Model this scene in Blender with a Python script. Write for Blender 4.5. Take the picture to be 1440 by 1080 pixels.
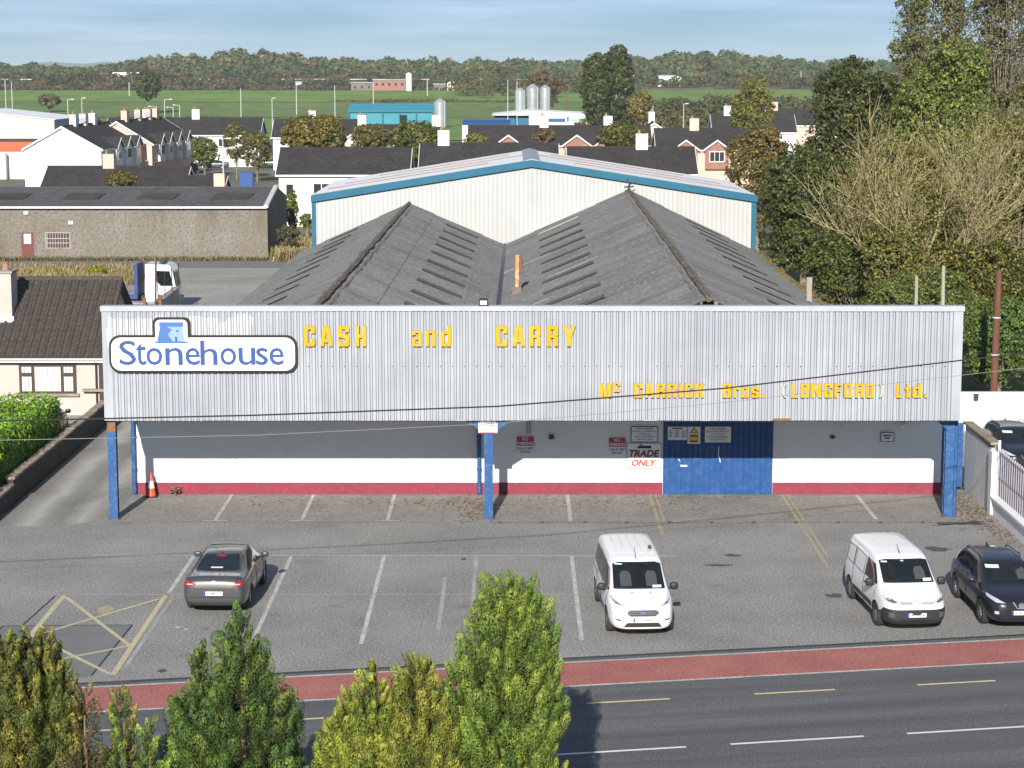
import bpy, bmesh, math, random
import numpy as np
from mathutils import Vector, Matrix, geometry
from mathutils.bvhtree import BVHTree

random.seed(7)
RNG = np.random.default_rng(11)
R = math.radians
sc = bpy.context.scene
for o in list(bpy.data.objects):
    bpy.data.objects.remove(o)
C = sc.collection

# ---------------------------------------------------------------- camera, sky, sun, exposure
CAM_H, FOCAL = 15.0, 2912.0 / 1440.0 * 36.0
PITCH = math.atan(440 / 2912.0)
cam_data = bpy.data.cameras.new('camera')
cam_data.sensor_width = 36.0
cam_data.lens = FOCAL
cam_data.clip_start = 0.5
cam_data.clip_end = 40000
cam = bpy.data.objects.new('camera', cam_data)
C.objects.link(cam)
cam.location = (0, 0, CAM_H)
cam.rotation_euler = (R(90) - PITCH, 0, 0)
sc.camera = cam

SUN_DIR = Vector((0.115, 1.0, -0.475)).normalized()      # the way the light travels
SUN_EL = math.asin(-SUN_DIR.z)
SUN_AZ = math.atan2(-SUN_DIR.x, -SUN_DIR.y)               # clockwise from +Y
world = bpy.data.worlds.new('World')
sc.world = world
world.use_nodes = True
wn, wl = world.node_tree.nodes, world.node_tree.links
wn.clear()
w_out = wn.new('ShaderNodeOutputWorld')
w_bg = wn.new('ShaderNodeBackground')
w_sky = wn.new('ShaderNodeTexSky')
w_sky.sky_type = 'NISHITA'
w_sky.sun_disc = False
w_sky.sun_elevation = SUN_EL
w_sky.sun_rotation = SUN_AZ
w_sky.air_density = 1.0
w_sky.dust_density = 0.0
w_sky.ozone_density = 5.0
w_bg.inputs['Strength'].default_value = 0.053
# thin streaky cloud, the same all round the sky
w_tc = wn.new('ShaderNodeTexCoord')
w_map = wn.new('ShaderNodeMapping')
w_map.inputs['Scale'].default_value = (3.0, 3.0, 34.0)
w_noi = wn.new('ShaderNodeTexNoise')
w_noi.inputs['Scale'].default_value = 2.6
w_noi.inputs['Detail'].default_value = 7
w_noi.inputs['Roughness'].default_value = 0.55
w_ramp = wn.new('ShaderNodeValToRGB')
w_ramp.color_ramp.elements[0].position = 0.40
w_ramp.color_ramp.elements[0].color = (0, 0, 0, 1)
w_ramp.color_ramp.elements[1].position = 0.68
w_ramp.color_ramp.elements[1].color = (0.44, 0.44, 0.44, 1)
w_mix = wn.new('ShaderNodeMixRGB')
w_mix.inputs['Color2'].default_value = (9.4, 12.0, 15.4, 1)
wl.new(w_tc.outputs['Generated'], w_map.inputs['Vector'])
wl.new(w_map.outputs[0], w_noi.inputs['Vector'])
wl.new(w_noi.outputs['Fac'], w_ramp.inputs[0])
wl.new(w_ramp.outputs[0], w_mix.inputs['Fac'])
# the horizon of the place is clear and blue: the sky model is read a little above its hazy rim
w_sep = wn.new('ShaderNodeSeparateXYZ'); w_cmb = wn.new('ShaderNodeCombineXYZ')
w_mul = wn.new('ShaderNodeMath'); w_mul.operation = 'MULTIPLY_ADD'; w_mul.inputs[1].default_value = 0.8; w_mul.inputs[2].default_value = 0.085
w_nrm = wn.new('ShaderNodeVectorMath'); w_nrm.operation = 'NORMALIZE'
wl.new(w_tc.outputs['Generated'], w_sep.inputs[0])
wl.new(w_sep.outputs['X'], w_cmb.inputs['X']); wl.new(w_sep.outputs['Y'], w_cmb.inputs['Y'])
wl.new(w_sep.outputs['Z'], w_mul.inputs[0]); wl.new(w_mul.outputs[0], w_cmb.inputs['Z'])
wl.new(w_cmb.outputs[0], w_nrm.inputs[0]); wl.new(w_nrm.outputs[0], w_sky.inputs['Vector'])
wl.new(w_sky.outputs[0], w_mix.inputs['Color1'])
wl.new(w_mix.outputs[0], w_bg.inputs['Color'])
wl.new(w_bg.outputs[0], w_out.inputs['Surface'])

sun_data = bpy.data.lights.new('sun', 'SUN')
sun_data.energy = 5.0
sun_data.angle = R(0.5)
sun_data.color = (1.0, 0.94, 0.85)
sun = bpy.data.objects.new('sun', sun_data)
C.objects.link(sun)
sun.rotation_mode = 'QUATERNION'
sun.rotation_quaternion = SUN_DIR.to_track_quat('-Z', 'Y')

vs = sc.view_settings
vs.view_transform = 'Standard'
vs.look = 'None'
vs.exposure = 0.52
vs.gamma = 1.0
vs.use_curve_mapping = False
sc.cycles.max_bounces = 6
sc.cycles.diffuse_bounces = 3
sc.cycles.glossy_bounces = 3
sc.cycles.transmission_bounces = 4
sc.cycles.volume_bounces = 1
sc.cycles.caustics_reflective = False
sc.cycles.caustics_refractive = False
sc.cycles.use_denoising = True

# ---------------------------------------------------------------- surveying: photo bearing -> metres
_c, _s = math.cos(PITCH), math.sin(PITCH)
def _ray(u, v):
    a, b = (u - 720) / 2912.0, (540 - v) / 2912.0
    return a, _c + b * _s, -_s + b * _c
def G(u, v, z=0.0):
    """the point at height z seen under that bearing"""
    d = _ray(u, v); t = (z - CAM_H) / d[2]
    return Vector((d[0] * t, d[1] * t, z))
def at(u, v, Y):
    """the point on the upright plane y = Y seen under that bearing"""
    d = _ray(u, v); t = Y / d[1]
    return Vector((d[0] * t, Y, CAM_H + d[2] * t))

# ---------------------------------------------------------------- materials
MATS = {}
def _nt(name):
    m = bpy.data.materials.new(name); m.use_nodes = True
    return m, m.node_tree.nodes, m.node_tree.links, m.node_tree.nodes['Principled BSDF']
def plain(name, col, rough=0.6, metal=0.0, spec=0.5, coat=0.0):
    m, n, l, b = _nt(name)
    b.inputs['Base Color'].default_value = (*col, 1)
    b.inputs['Roughness'].default_value = rough
    b.inputs['Metallic'].default_value = metal
    b.inputs['Specular IOR Level'].default_value = spec
    b.inputs['Coat Weight'].default_value = coat
    b.inputs['Coat Roughness'].default_value = 0.04
    MATS[name] = m
    return m
def mixn(n, l, fac, a, b):
    x = n.new('ShaderNodeMixRGB')
    for sock, v in ((x.inputs['Fac'], fac), (x.inputs['Color1'], a), (x.inputs['Color2'], b)):
        if isinstance(v, (int, float)): sock.default_value = v
        elif isinstance(v, (tuple, list)): sock.default_value = (*v, 1)
        else: l.new(v, sock)
    return x.outputs[0]
def noise(n, l, scale, detail=4, rough=0.55, stretch=None, local=False, lo=None, hi=None, turn=0.0):
    """a 0..1 noise in metres"""
    if local:
        p = n.new('ShaderNodeTexCoord').outputs['Object']
    else:
        p = n.new('ShaderNodeNewGeometry').outputs['Position']
    if turn:
        vr = n.new('ShaderNodeVectorRotate'); vr.rotation_type = 'Z_AXIS'; vr.inputs['Angle'].default_value = turn; l.new(p, vr.inputs['Vector']); p = vr.outputs[0]
    if stretch:
        mp = n.new('ShaderNodeMapping'); mp.inputs['Scale'].default_value = stretch
        l.new(p, mp.inputs['Vector']); p = mp.outputs[0]
    t = n.new('ShaderNodeTexNoise')
    t.inputs['Scale'].default_value = scale; t.inputs['Detail'].default_value = detail
    t.inputs['Roughness'].default_value = rough
    l.new(p, t.inputs['Vector'])
    o = t.outputs['Fac']
    if lo is not None:
        r = n.new('ShaderNodeMapRange'); r.inputs['From Min'].default_value = lo; r.inputs['From Max'].default_value = hi
        l.new(o, r.inputs['Value']); o = r.outputs[0]
    return o
def weathered(name, c1, c2, scale=0.6, rough=0.8, speckle=None, sp_scale=30.0, stains=None, st_scale=0.25, st_lo=0.55, st_hi=0.75,
              bump=0.0, bump_scale=25.0, grit=None, grit_scale=20.0, stretch=None, metal=0.0, spec=0.3, coat=0.0, st_stretch=None, turn=0.0):
    m, n, l, b = _nt(name)
    col = mixn(n, l, noise(n, l, scale, 5, 0.6, stretch, lo=0.3, hi=0.7, turn=turn), c1, c2)
    if speckle is not None:
        col = mixn(n, l, noise(n, l, sp_scale, 2, 0.7, lo=0.50, hi=0.72), col, speckle)
    if grit is not None:
        col = mixn(n, l, noise(n, l, grit_scale, 1, 0.5, (1.0,1.13,0.9), lo=0.52, hi=0.66), col, grit)
    if stains is not None:
        col = mixn(n, l, noise(n, l, st_scale, 6, 0.65, st_stretch, lo=st_lo, hi=st_hi, turn=turn), col, stains)
    l.new(col, b.inputs['Base Color'])
    b.inputs['Roughness'].default_value = rough
    b.inputs['Metallic'].default_value = metal
    b.inputs['Specular IOR Level'].default_value = spec
    b.inputs['Coat Weight'].default_value = coat
    if bump:
        bp = n.new('ShaderNodeBump'); bp.inputs['Strength'].default_value = bump; bp.inputs['Distance'].default_value = 0.02
        l.new(noise(n, l, bump_scale, 4, 0.6), bp.inputs['Height'])
        l.new(bp.outputs[0], b.inputs['Normal'])
    MATS[name] = m
    return m
def leafy(name, trans=0.35, rough=0.5):
    """foliage: the colour of each leaf is stored on the leaf"""
    m, n, l, b = _nt(name)
    a = n.new('ShaderNodeAttribute'); a.attribute_name = 'leaf'
    l.new(a.outputs['Color'], b.inputs['Base Color'])
    b.inputs['Roughness'].default_value = rough
    b.inputs['Specular IOR Level'].default_value = 0.4
    t = n.new('ShaderNodeBsdfTranslucent'); l.new(a.outputs['Color'], t.inputs['Color'])
    x = n.new('ShaderNodeMixShader'); x.inputs[0].default_value = trans
    l.new(b.outputs[0], x.inputs[1]); l.new(t.outputs[0], x.inputs[2])
    l.new(x.outputs[0], n['Material Output'].inputs['Surface'])
    MATS[name] = m
    return m

# ---------------------------------------------------------------- mesh helpers
class MB:
    """collects the faces of ONE mesh"""
    def __init__(s): s.v, s.f = [], []
    def add(s, vs, fs):
        k = len(s.v); s.v += [tuple(p) for p in vs]; s.f += [tuple(i + k for i in f) for f in fs]; return s
    def box(s, x0, y0, z0, x1, y1, z1):
        return s.add([(x0,y0,z0),(x1,y0,z0),(x1,y1,z0),(x0,y1,z0),(x0,y0,z1),(x1,y0,z1),(x1,y1,z1),(x0,y1,z1)],
                     [(0,3,2,1),(4,5,6,7),(0,1,5,4),(1,2,6,5),(2,3,7,6),(3,0,4,7)])
    def hexa(s, b, t):
        """four bottom corners, four top corners (anticlockwise from above)"""
        return s.add(list(b) + list(t), [(0,3,2,1),(4,5,6,7),(0,1,5,4),(1,2,6,5),(2,3,7,6),(3,0,4,7)])
    def slab(s, quad, th):
        """a quad (anticlockwise from its outside) made th thick inwards"""
        q = [Vector(p) for p in quad]; n = (q[1]-q[0]).cross(q[3]-q[0]).normalized() * th
        return s.hexa([p - n for p in q], q)
    def prism(s, poly, axis, a, b):
        """2-D outline pushed from a to b along an axis; outline given in the two other axes"""
        n = len(poly); mk = {'x': lambda p, t: (t, p[0], p[1]), 'y': lambda p, t: (p[0], t, p[1]), 'z': lambda p, t: (p[0], p[1], t)}[axis]
        vs = [mk(p, a) for p in poly] + [mk(p, b) for p in poly]
        fs = [tuple(range(n)), tuple(range(2*n-1, n-1, -1))] + [(i, i+n, (i+1) % n + n, (i+1) % n) for i in range(n)]
        return s.add(vs, fs)
    def tube(s, pts, r, n=8, cap=True):
        pts = [Vector(p) for p in pts]; rs = r if isinstance(r, (list, tuple)) else [r] * len(pts)
        k = len(s.v); up = Vector((0,0,1)); prev = None
        for i, p in enumerate(pts):
            d = (pts[min(i+1, len(pts)-1)] - pts[max(i-1, 0)]).normalized()
            ref = prev if prev is not None else (Vector((1,0,0)) if abs(d.dot(up)) > 0.9 else up)
            a = (ref - d * ref.dot(d)).normalized(); prev = a; b = d.cross(a)
            for j in range(n):
                t = 2 * math.pi * j / n; q = p + (a * math.cos(t) + b * math.sin(t)) * rs[i]; s.v.append(tuple(q))
        for i in range(len(pts) - 1):
            for j in range(n):
                s.f.append((k+i*n+j, k+i*n+(j+1) % n, k+(i+1)*n+(j+1) % n, k+(i+1)*n+j))
        if cap:
            s.f.append(tuple(k + j for j in range(n-1, -1, -1))); s.f.append(tuple(k + (len(pts)-1)*n + j for j in range(n)))
        return s
    def lathe(s, prof, n=24, cx=0, cy=0):
        """profile of (radius, z) turned about the upright through cx, cy"""
        k = len(s.v)
        for r_, z in prof:
            for j in range(n):
                t = 2*math.pi*j/n; s.v.append((cx + r_*math.cos(t), cy + r_*math.sin(t), z))
        for i in range(len(prof)-1):
            for j in range(n):
                s.f.append((k+i*n+j, k+i*n+(j+1) % n, k+(i+1)*n+(j+1) % n, k+(i+1)*n+j))
        s.f.append(tuple(k + j for j in range(n-1, -1, -1))); s.f.append(tuple(k + (len(prof)-1)*n + j for j in range(n)))
        return s
    def mesh(s, name):
        m = bpy.data.meshes.new(name); m.from_pydata(s.v, [], s.f); m.update(); return m

def link(name, me, mat, parent=None, smooth=None, loc=None, world=False):
    """one mesh object; world=True: the mesh is in metres of the place and is moved under its (unrotated) parent"""
    if isinstance(me, MB):
        me = me.mesh(name)
    if mat is not None and len(me.materials) == 0:
        me.materials.append(MATS[mat] if isinstance(mat, str) else mat)
    if smooth is not None:
        me.shade_smooth()
        if smooth: me.set_sharp_from_angle(angle=R(smooth))
    o = bpy.data.objects.new(name, me); C.objects.link(o)
    if loc is not None: o.location = loc
    if parent is not None:
        o.parent = parent
        if world:
            off = Vector((0,0,0)); p = parent
            while p is not None: off += Vector(p.location); p = p.parent
            o.location = Vector(o.location) - off
    return o
def tag(o, label, cat, group=None, kind=None):
    if label: o['label'] = label
    if cat: o['category'] = cat
    if group: o['group'] = group
    if kind: o['kind'] = kind
    return o
def thing(name, label, cat, loc=(0,0,0), rotz=0.0, group=None):
    o = bpy.data.objects.new(name, None); C.objects.link(o)
    o.location = loc; o.rotation_euler = (0, 0, rotz)
    o.empty_display_size = 0.3
    return tag(o, label, cat, group)
def struct(name, me, mat, label=None):
    o = link(name, me, mat); o['kind'] = 'structure'
    if label: o['label'] = label
    return o
def sheet(name, pts, z, mat, label=None):
    """a level piece of ground"""
    m = MB(); m.add([(p[0], p[1], z) for p in pts], [tuple(range(len(pts)))])
    return struct(name, m, mat, label)
def dup(root, loc, rotz=None, label=None, group=None):
    r = root.copy(); C.objects.link(r); r.location = loc
    if rotz is not None: r.rotation_euler = (0, 0, rotz)
    if label: r['label'] = label
    if group: r['group'] = group
    for ch in list(root.children):
        c = ch.copy(); C.objects.link(c); c.parent = r
        for g in ch.children:
            d = g.copy(); C.objects.link(d); d.parent = c
    return r
def evaluated(o):
    dg = bpy.context.evaluated_depsgraph_get(); dg.update()
    return bpy.data.meshes.new_from_object(o.evaluated_get(dg), depsgraph=dg)
_glyphs = {}
def glyph(ch, bold=0.0, depth=0.0, shear=0.0):
    """outline of one written character or word, as vertices (x, y, z) and faces"""
    key = (ch, bold, depth, shear)
    if key not in _glyphs:
        cu = bpy.data.curves.new('writing', 'FONT'); cu.body = ch; cu.offset = bold; cu.extrude = depth; cu.shear = shear
        cu.resolution_u = 3
        o = bpy.data.objects.new('writing', cu); C.objects.link(o)
        me = evaluated(o); bpy.data.objects.remove(o); bpy.data.curves.remove(cu)
        v = np.array([tuple(p.co) for p in me.vertices]).reshape(-1, 3); f = [tuple(p.vertices) for p in me.polygons]
        bpy.data.meshes.remove(me); _glyphs[key] = (v, f)
    return _glyphs[key]
def lettering(mb, ch, x0, x1, z0, z1, y, bold=0.0, depth=0.0, shear=0.0):
    """writes ch into the upright rectangle x0..x1, z0..z1 at y, read from -y; depth is the half thickness"""
    v, f = glyph(ch, bold, depth, shear)
    if not len(v): return mb
    a, b = v.min(0), v.max(0); w = np.maximum(b - a, 1e-6)
    vs = [(x0 + (p[0]-a[0])/w[0]*(x1-x0), y - p[2], z0 + (p[1]-a[1])/w[1]*(z1-z0)) for p in v]
    return mb.add(vs, f)
# ---------------------------------------------------------------- palette
weathered('lot_asphalt', (0.19,0.184,0.175), (0.30,0.292,0.28), 0.30, 0.9, speckle=(0.44,0.43,0.41), sp_scale=15, grit=(0.11,0.105,0.10), grit_scale=19, stains=(0.11,0.105,0.10), st_scale=0.55, st_lo=0.60, st_hi=0.85, bump=0.25, bump_scale=18)
weathered('apron_concrete', (0.225,0.214,0.196), (0.30,0.288,0.266), 0.9, 0.9, speckle=(0.13,0.115,0.09), sp_scale=7, stains=(0.13,0.11,0.08), st_scale=0.7, st_lo=0.58, st_hi=0.8, bump=0.15)
weathered('road_asphalt', (0.085,0.085,0.09), (0.155,0.155,0.157), 0.75, 0.85, stretch=(0.04,1.0,1), turn=-0.1815, speckle=(0.22,0.22,0.22), sp_scale=18, grit=(0.06,0.06,0.063), grit_scale=24, stains=(0.075,0.075,0.08), st_scale=0.8, st_lo=0.45, st_hi=0.75, st_stretch=(0.10,1.6,1), bump=0.2)
weathered('patch_asphalt', (0.145,0.143,0.142), (0.19,0.188,0.187), 0.8, 0.9, speckle=(0.2,0.2,0.2), sp_scale=22, bump=0.2)
weathered('red_surfacing', (0.31,0.10,0.085), (0.42,0.16,0.135), 0.7, 0.85, speckle=(0.45,0.20,0.17), sp_scale=14, grit=(0.20,0.075,0.065), grit_scale=17, stains=(0.16,0.07,0.06), st_scale=1.1, st_lo=0.68, st_hi=0.85, bump=0.15)
def drive_material():
    m, n, l, bs = _nt('drive_concrete')
    g = n.new('ShaderNodeSeparateXYZ'); l.new(n.new('ShaderNodeNewGeometry').outputs['Position'], g.inputs[0])
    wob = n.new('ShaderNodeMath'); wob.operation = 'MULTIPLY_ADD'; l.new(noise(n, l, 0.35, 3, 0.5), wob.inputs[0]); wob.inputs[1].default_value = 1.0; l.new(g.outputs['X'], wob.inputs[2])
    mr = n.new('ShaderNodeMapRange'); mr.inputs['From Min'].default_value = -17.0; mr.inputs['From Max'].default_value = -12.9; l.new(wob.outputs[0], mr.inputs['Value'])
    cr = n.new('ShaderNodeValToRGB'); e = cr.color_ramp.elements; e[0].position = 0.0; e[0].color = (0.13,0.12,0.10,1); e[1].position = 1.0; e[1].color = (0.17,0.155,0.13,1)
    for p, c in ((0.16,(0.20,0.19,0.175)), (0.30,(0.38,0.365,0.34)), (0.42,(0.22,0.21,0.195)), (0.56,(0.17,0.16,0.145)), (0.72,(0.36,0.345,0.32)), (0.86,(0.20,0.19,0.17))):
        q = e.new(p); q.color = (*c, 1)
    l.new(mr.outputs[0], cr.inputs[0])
    col = mixn(n, l, noise(n, l, 14, 2, 0.7, lo=0.5, hi=0.72), cr.outputs[0], (0.42,0.41,0.39)); col = mixn(n, l, noise(n, l, 0.5, 5, 0.6, (1,0.4,1), lo=0.5, hi=0.8), col, (0.14,0.13,0.11))
    l.new(col, bs.inputs['Base Color']); bs.inputs['Roughness'].default_value = 0.9; MATS['drive_concrete'] = m
drive_material()
weathered('yard_gravel', (0.26,0.25,0.235), (0.38,0.37,0.35), 0.12, 0.95, speckle=(0.2,0.19,0.17), sp_scale=3, stains=(0.20,0.17,0.10), st_scale=0.09, st_lo=0.55, st_hi=0.72, st_stretch=(0.4,1,1))
weathered('estate_ground', (0.12,0.115,0.10), (0.17,0.165,0.155), 0.08, 0.95, stains=(0.09,0.11,0.04), st_scale=0.06, st_lo=0.45, st_hi=0.6)
weathered('rough_ground', (0.10,0.12,0.04), (0.19,0.16,0.075), 0.012, 0.95, speckle=(0.055,0.065,0.03), sp_scale=0.14, stains=(0.20,0.15,0.08), st_scale=0.006, st_lo=0.55, st_hi=0.7)
weathered('field_grass', (0.12,0.20,0.035), (0.17,0.26,0.045), 0.02, 0.95, speckle=(0.075,0.125,0.03), sp_scale=0.09, stains=(0.16,0.19,0.07), st_scale=0.02, st_lo=0.55, st_hi=0.75, st_stretch=(0.15,1,1))
weathered('field_grass_dull', (0.10,0.165,0.035), (0.15,0.21,0.045), 0.015, 0.95, speckle=(0.06,0.095,0.03), sp_scale=0.09, stains=(0.16,0.15,0.07), st_scale=0.018, st_lo=0.52, st_hi=0.72, st_stretch=(0.15,1,1))
weathered('dry_soil', (0.30,0.23,0.13), (0.20,0.17,0.10), 0.3, 0.95)
weathered('white_line', (0.58,0.57,0.54), (0.34,0.335,0.32), 1.6, 0.8, speckle=(0.24,0.235,0.225), sp_scale=9)
weathered('worn_line', (0.42,0.41,0.39), (0.26,0.255,0.245), 1.2, 0.85, speckle=(0.21,0.205,0.20), sp_scale=9)
weathered('fresh_line', (0.74,0.73,0.70), (0.66,0.65,0.62), 2.0, 0.7)
weathered('yellow_line', (0.55,0.47,0.26), (0.46,0.41,0.28), 2.0, 0.8, speckle=(0.30,0.28,0.22), sp_scale=11)
weathered('faint_yellow_line', (0.42,0.35,0.18), (0.31,0.275,0.19), 1.2, 0.85, speckle=(0.22,0.215,0.20), sp_scale=8)
weathered('road_yellow_line', (0.72,0.58,0.30), (0.66,0.54,0.30), 2.0, 0.75)
plain('tar', (0.035,0.035,0.037), 0.7)
weathered('oil_stain', (0.10,0.095,0.09), (0.065,0.06,0.055), 3.0, 0.7)
weathered('white_render', (0.82,0.82,0.82), (0.76,0.765,0.77), 0.7, 0.85, stains=(0.52,0.50,0.45), st_scale=0.5, st_lo=0.60, st_hi=0.85, bump=0.25, bump_scale=9)
weathered('plinth_red', (0.27,0.04,0.075), (0.22,0.034,0.06), 1.2, 0.8, speckle=(0.20,0.075,0.08), sp_scale=5, stains=(0.17,0.10,0.075), st_scale=1.1, st_lo=0.6, st_hi=0.8, bump=0.2)
weathered('blue_paint', (0.02,0.075,0.22), (0.03,0.10,0.26), 2.2, 0.55, speckle=(0.075,0.15,0.28), sp_scale=6, stains=(0.12,0.09,0.08), st_scale=1.3, st_lo=0.70, st_hi=0.9)
weathered('blue_door_paint', (0.010,0.062,0.215), (0.018,0.08,0.25), 1.8, 0.5, speckle=(0.04,0.105,0.26), sp_scale=5)
weathered('rusty_steel', (0.28,0.12,0.06), (0.16,0.09,0.06), 5, 0.85)
plain('dark_steel', (0.03,0.032,0.036), 0.5)
weathered('flue_clay', (0.62,0.36,0.17), (0.45,0.18,0.07), 2.5, 0.8, speckle=(0.65,0.6,0.5), sp_scale=3)
weathered('cement_roof', (0.088,0.091,0.097), (0.128,0.132,0.139), 0.25, 0.9, speckle=(0.20,0.20,0.195), sp_scale=4.5, stains=(0.07,0.07,0.068), st_scale=0.35, st_lo=0.5, st_hi=0.75, st_stretch=(0.35,1.5,0.35))
weathered('rooflight_sheet', (0.055,0.045,0.042), (0.085,0.072,0.066), 1.0, 0.6)
weathered('pale_rooflight', (0.36,0.36,0.28), (0.28,0.28,0.22), 1.0, 0.6)
weathered('ridge_moss', (0.07,0.05,0.035), (0.15,0.115,0.085), 1.2, 0.95, speckle=(0.30,0.26,0.22), sp_scale=5)
weathered('ridge_mortar', (0.25,0.215,0.18), (0.14,0.115,0.09), 1.6, 0.95)
weathered('moss', (0.20,0.13,0.02), (0.09,0.075,0.025), 1.3, 0.95)
weathered('white_cladding', (0.48,0.485,0.48), (0.43,0.435,0.43), 0.4, 0.5, stains=(0.37,0.375,0.37), st_scale=0.3, st_lo=0.55, st_hi=0.8, st_stretch=(2,2,0.2))
weathered('white_sheet_roof', (0.80,0.81,0.82), (0.74,0.75,0.76), 0.3, 0.5)
weathered('teal_trim', (0.014,0.105,0.175), (0.018,0.13,0.21), 1.0, 0.45)
weathered('brown_lap', (0.26,0.16,0.11), (0.34,0.25,0.2), 1.0, 0.7)
weathered('cap_flashing', (0.36,0.385,0.41), (0.44,0.465,0.49), 0.7, 0.5, stains=(0.40,0.36,0.30), st_scale=0.6, st_lo=0.62, st_hi=0.85)
weathered('rib_side_dark', (0.16,0.17,0.19), (0.26,0.275,0.305), 0.9, 0.6, stretch=(3,1,0.5))  # darker tone for the sloping sides of the ribs
plain('steel_grey', (0.36,0.38,0.40), 0.45, 0.3)
plain('sign_white', (0.80,0.80,0.80), 0.4)
plain('sign_cream', (0.86,0.85,0.79), 0.35)
plain('sign_black', (0.012,0.012,0.014), 0.4)
plain('sign_red', (0.42,0.02,0.03), 0.4)
plain('sign_orange_red', (0.68,0.065,0.03), 0.4)
plain('sign_maroon', (0.22,0.01,0.015), 0.4)
plain('sign_blue', (0.032,0.08,0.26), 0.4)
plain('sign_midblue', (0.06,0.15,0.40), 0.4)
plain('sign_paleblue', (0.24,0.36,0.58), 0.4)
plain('sign_yellow', (0.85,0.50,0.01), 0.4)
plain('sign_text_grey', (0.06,0.06,0.07), 0.5)
weathered('letter_yellow', (0.72,0.36,0.003), (0.66,0.31,0.002), 0.9, 0.5, speckle=(0.66,0.36,0.05), sp_scale=1.5)
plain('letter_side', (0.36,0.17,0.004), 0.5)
plain('faded_letter', (0.42,0.42,0.33), 0.6)
plain('cable_black', (0.035,0.028,0.028), 0.7)
plain('cable_grey', (0.24,0.24,0.24), 0.6)
plain('white_plastic', (0.75,0.76,0.77), 0.4)
weathered('leaf_litter', (0.30,0.13,0.035), (0.16,0.085,0.03), 9, 0.9)

# the profiled cladding of the fascia, with an old roller-painted patch round the big sign
def fascia_material():
    m, n, l, b = _nt('fascia_sheet')
    base = mixn(n, l, noise(n, l, 0.55, 5, 0.6, lo=0.3, hi=0.7), (0.315,0.34,0.38), (0.40,0.422,0.46))
    base = mixn(n, l, noise(n, l, 1.0, 5, 0.65, (5.0,1,0.12), lo=0.50, hi=0.80), base, (0.25,0.265,0.29))
    p = n.new('ShaderNodeNewGeometry').outputs['Position']
    s = n.new('ShaderNodeSeparateXYZ'); l.new(p, s.inputs[0])
    wob = noise(n, l, 1.6, 5, 0.6)
    def edge(sock, lo, hi, amp):
        a = n.new('ShaderNodeMath'); a.operation = 'MULTIPLY_ADD'; l.new(wob, a.inputs[0]); a.inputs[1].default_value = amp; l.new(sock, a.inputs[2])
        g = n.new('ShaderNodeMath'); g.operation = 'GREATER_THAN'; l.new(a.outputs[0], g.inputs[0]); g.inputs[1].default_value = lo
        h = n.new('ShaderNodeMath'); h.operation = 'LESS_THAN'; l.new(a.outputs[0], h.inputs[0]); h.inputs[1].default_value = hi
        k = n.new('ShaderNodeMath'); k.operation = 'MULTIPLY'; l.new(g.outputs[0], k.inputs[0]); l.new(h.outputs[0], k.inputs[1])
        return k.outputs[0]
    k = n.new('ShaderNodeMath'); k.operation = 'MULTIPLY'
    l.new(edge(s.outputs['X'], -13.25, -8.45, 0.4), k.inputs[0]); l.new(edge(s.outputs['Z'], 6.45, 7.42, 1.0), k.inputs[1])
    k2 = n.new('ShaderNodeMath'); k2.operation = 'MULTIPLY'; l.new(k.outputs[0], k2.inputs[0]); l.new(noise(n, l, 9, 3, 0.7, lo=0.3, hi=0.5), k2.inputs[1])
    col = mixn(n, l, k2.outputs[0], base, (0.50,0.515,0.54))
    l.new(col, b.inputs['Base Color'])
    b.inputs['Roughness'].default_value = 0.42
    b.inputs['Metallic'].default_value = 0.0
    b.inputs['Specular IOR Level'].default_value = 0.5
    MATS['fascia_sheet'] = m
fascia_material()

# ---------------------------------------------------------------- ground
def land(y, x=0.0):
    """height of the land: level town, then a slope up to the far woods"""
    ys = [-1e5, 760, 1040, 1120, 1600, 2600, 5000, 14000]; zs = [0, 0, 8.6, 9.4, 11.5, 17, 14, 0]
    z = float(np.interp(y, ys, zs))
    far = min(max((y - 1100) / 900.0, 0), 1)
    return z + far * (6.0 * math.exp(-((x - 330) / 230.0) ** 2) - 5.0 * math.exp(-((x + 420) / 160.0) ** 2))
def terrain(name, xs, ys, lift, mat, kind='structure', label=None):
    v = [(x, y, land(y, x) + lift) for y in ys for x in xs]; nx = len(xs)
    f = [(j*nx+i, j*nx+i+1, (j+1)*nx+i+1, (j+1)*nx+i) for j in range(len(ys)-1) for i in range(nx-1)]
    o = link(name, MB().add(v, f), mat); o['kind'] = kind
    if label: o['label'] = label
    return o
gx = [-5000, -3500, -2000] + list(range(-1200, 1201, 80)) + [2000, 3500, 5000]
terrain('ground', gx, [-400, 0, 120, 300, 500, 700, 760, 860, 960, 1040, 1080, 1120, 1250, 1400, 1600, 2000, 2600, 3500, 5000, 7000], -0.06, 'rough_ground')
fx = list(range(-420, 461, 40))
terrain('field', fx, [455, 520, 600, 668], 0.10, 'field_grass', label='bright green grass field nearest behind the housing estate')
terrain('field', fx, [672, 760, 800, 842], 0.10, 'field_grass_dull', label='green grass field in the middle behind the teal shed')
terrain('field', fx, [846, 900, 960], 0.10, 'field_grass', label='farthest green field below the rough bank')
terrain('field', list(range(85,216,10)), [1058,1075,1090,1108], 0.35, 'dry_soil', label='pale stubble strip on the far rise at the right')
sheet('estate_ground', [(-130,172),(150,172),(150,452),(-130,452)], -0.03, 'estate_ground')
sheet('yard', [(-75,88),(-13.7,88),(-13.7,168),(-75,168)], -0.02, 'yard_gravel')
sheet('grass_verge', [(-75,145.5),(-30,145.5),(-26,150),(-28,157.5),(-75,157.5)], -0.012, 'dry_soil')
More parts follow.
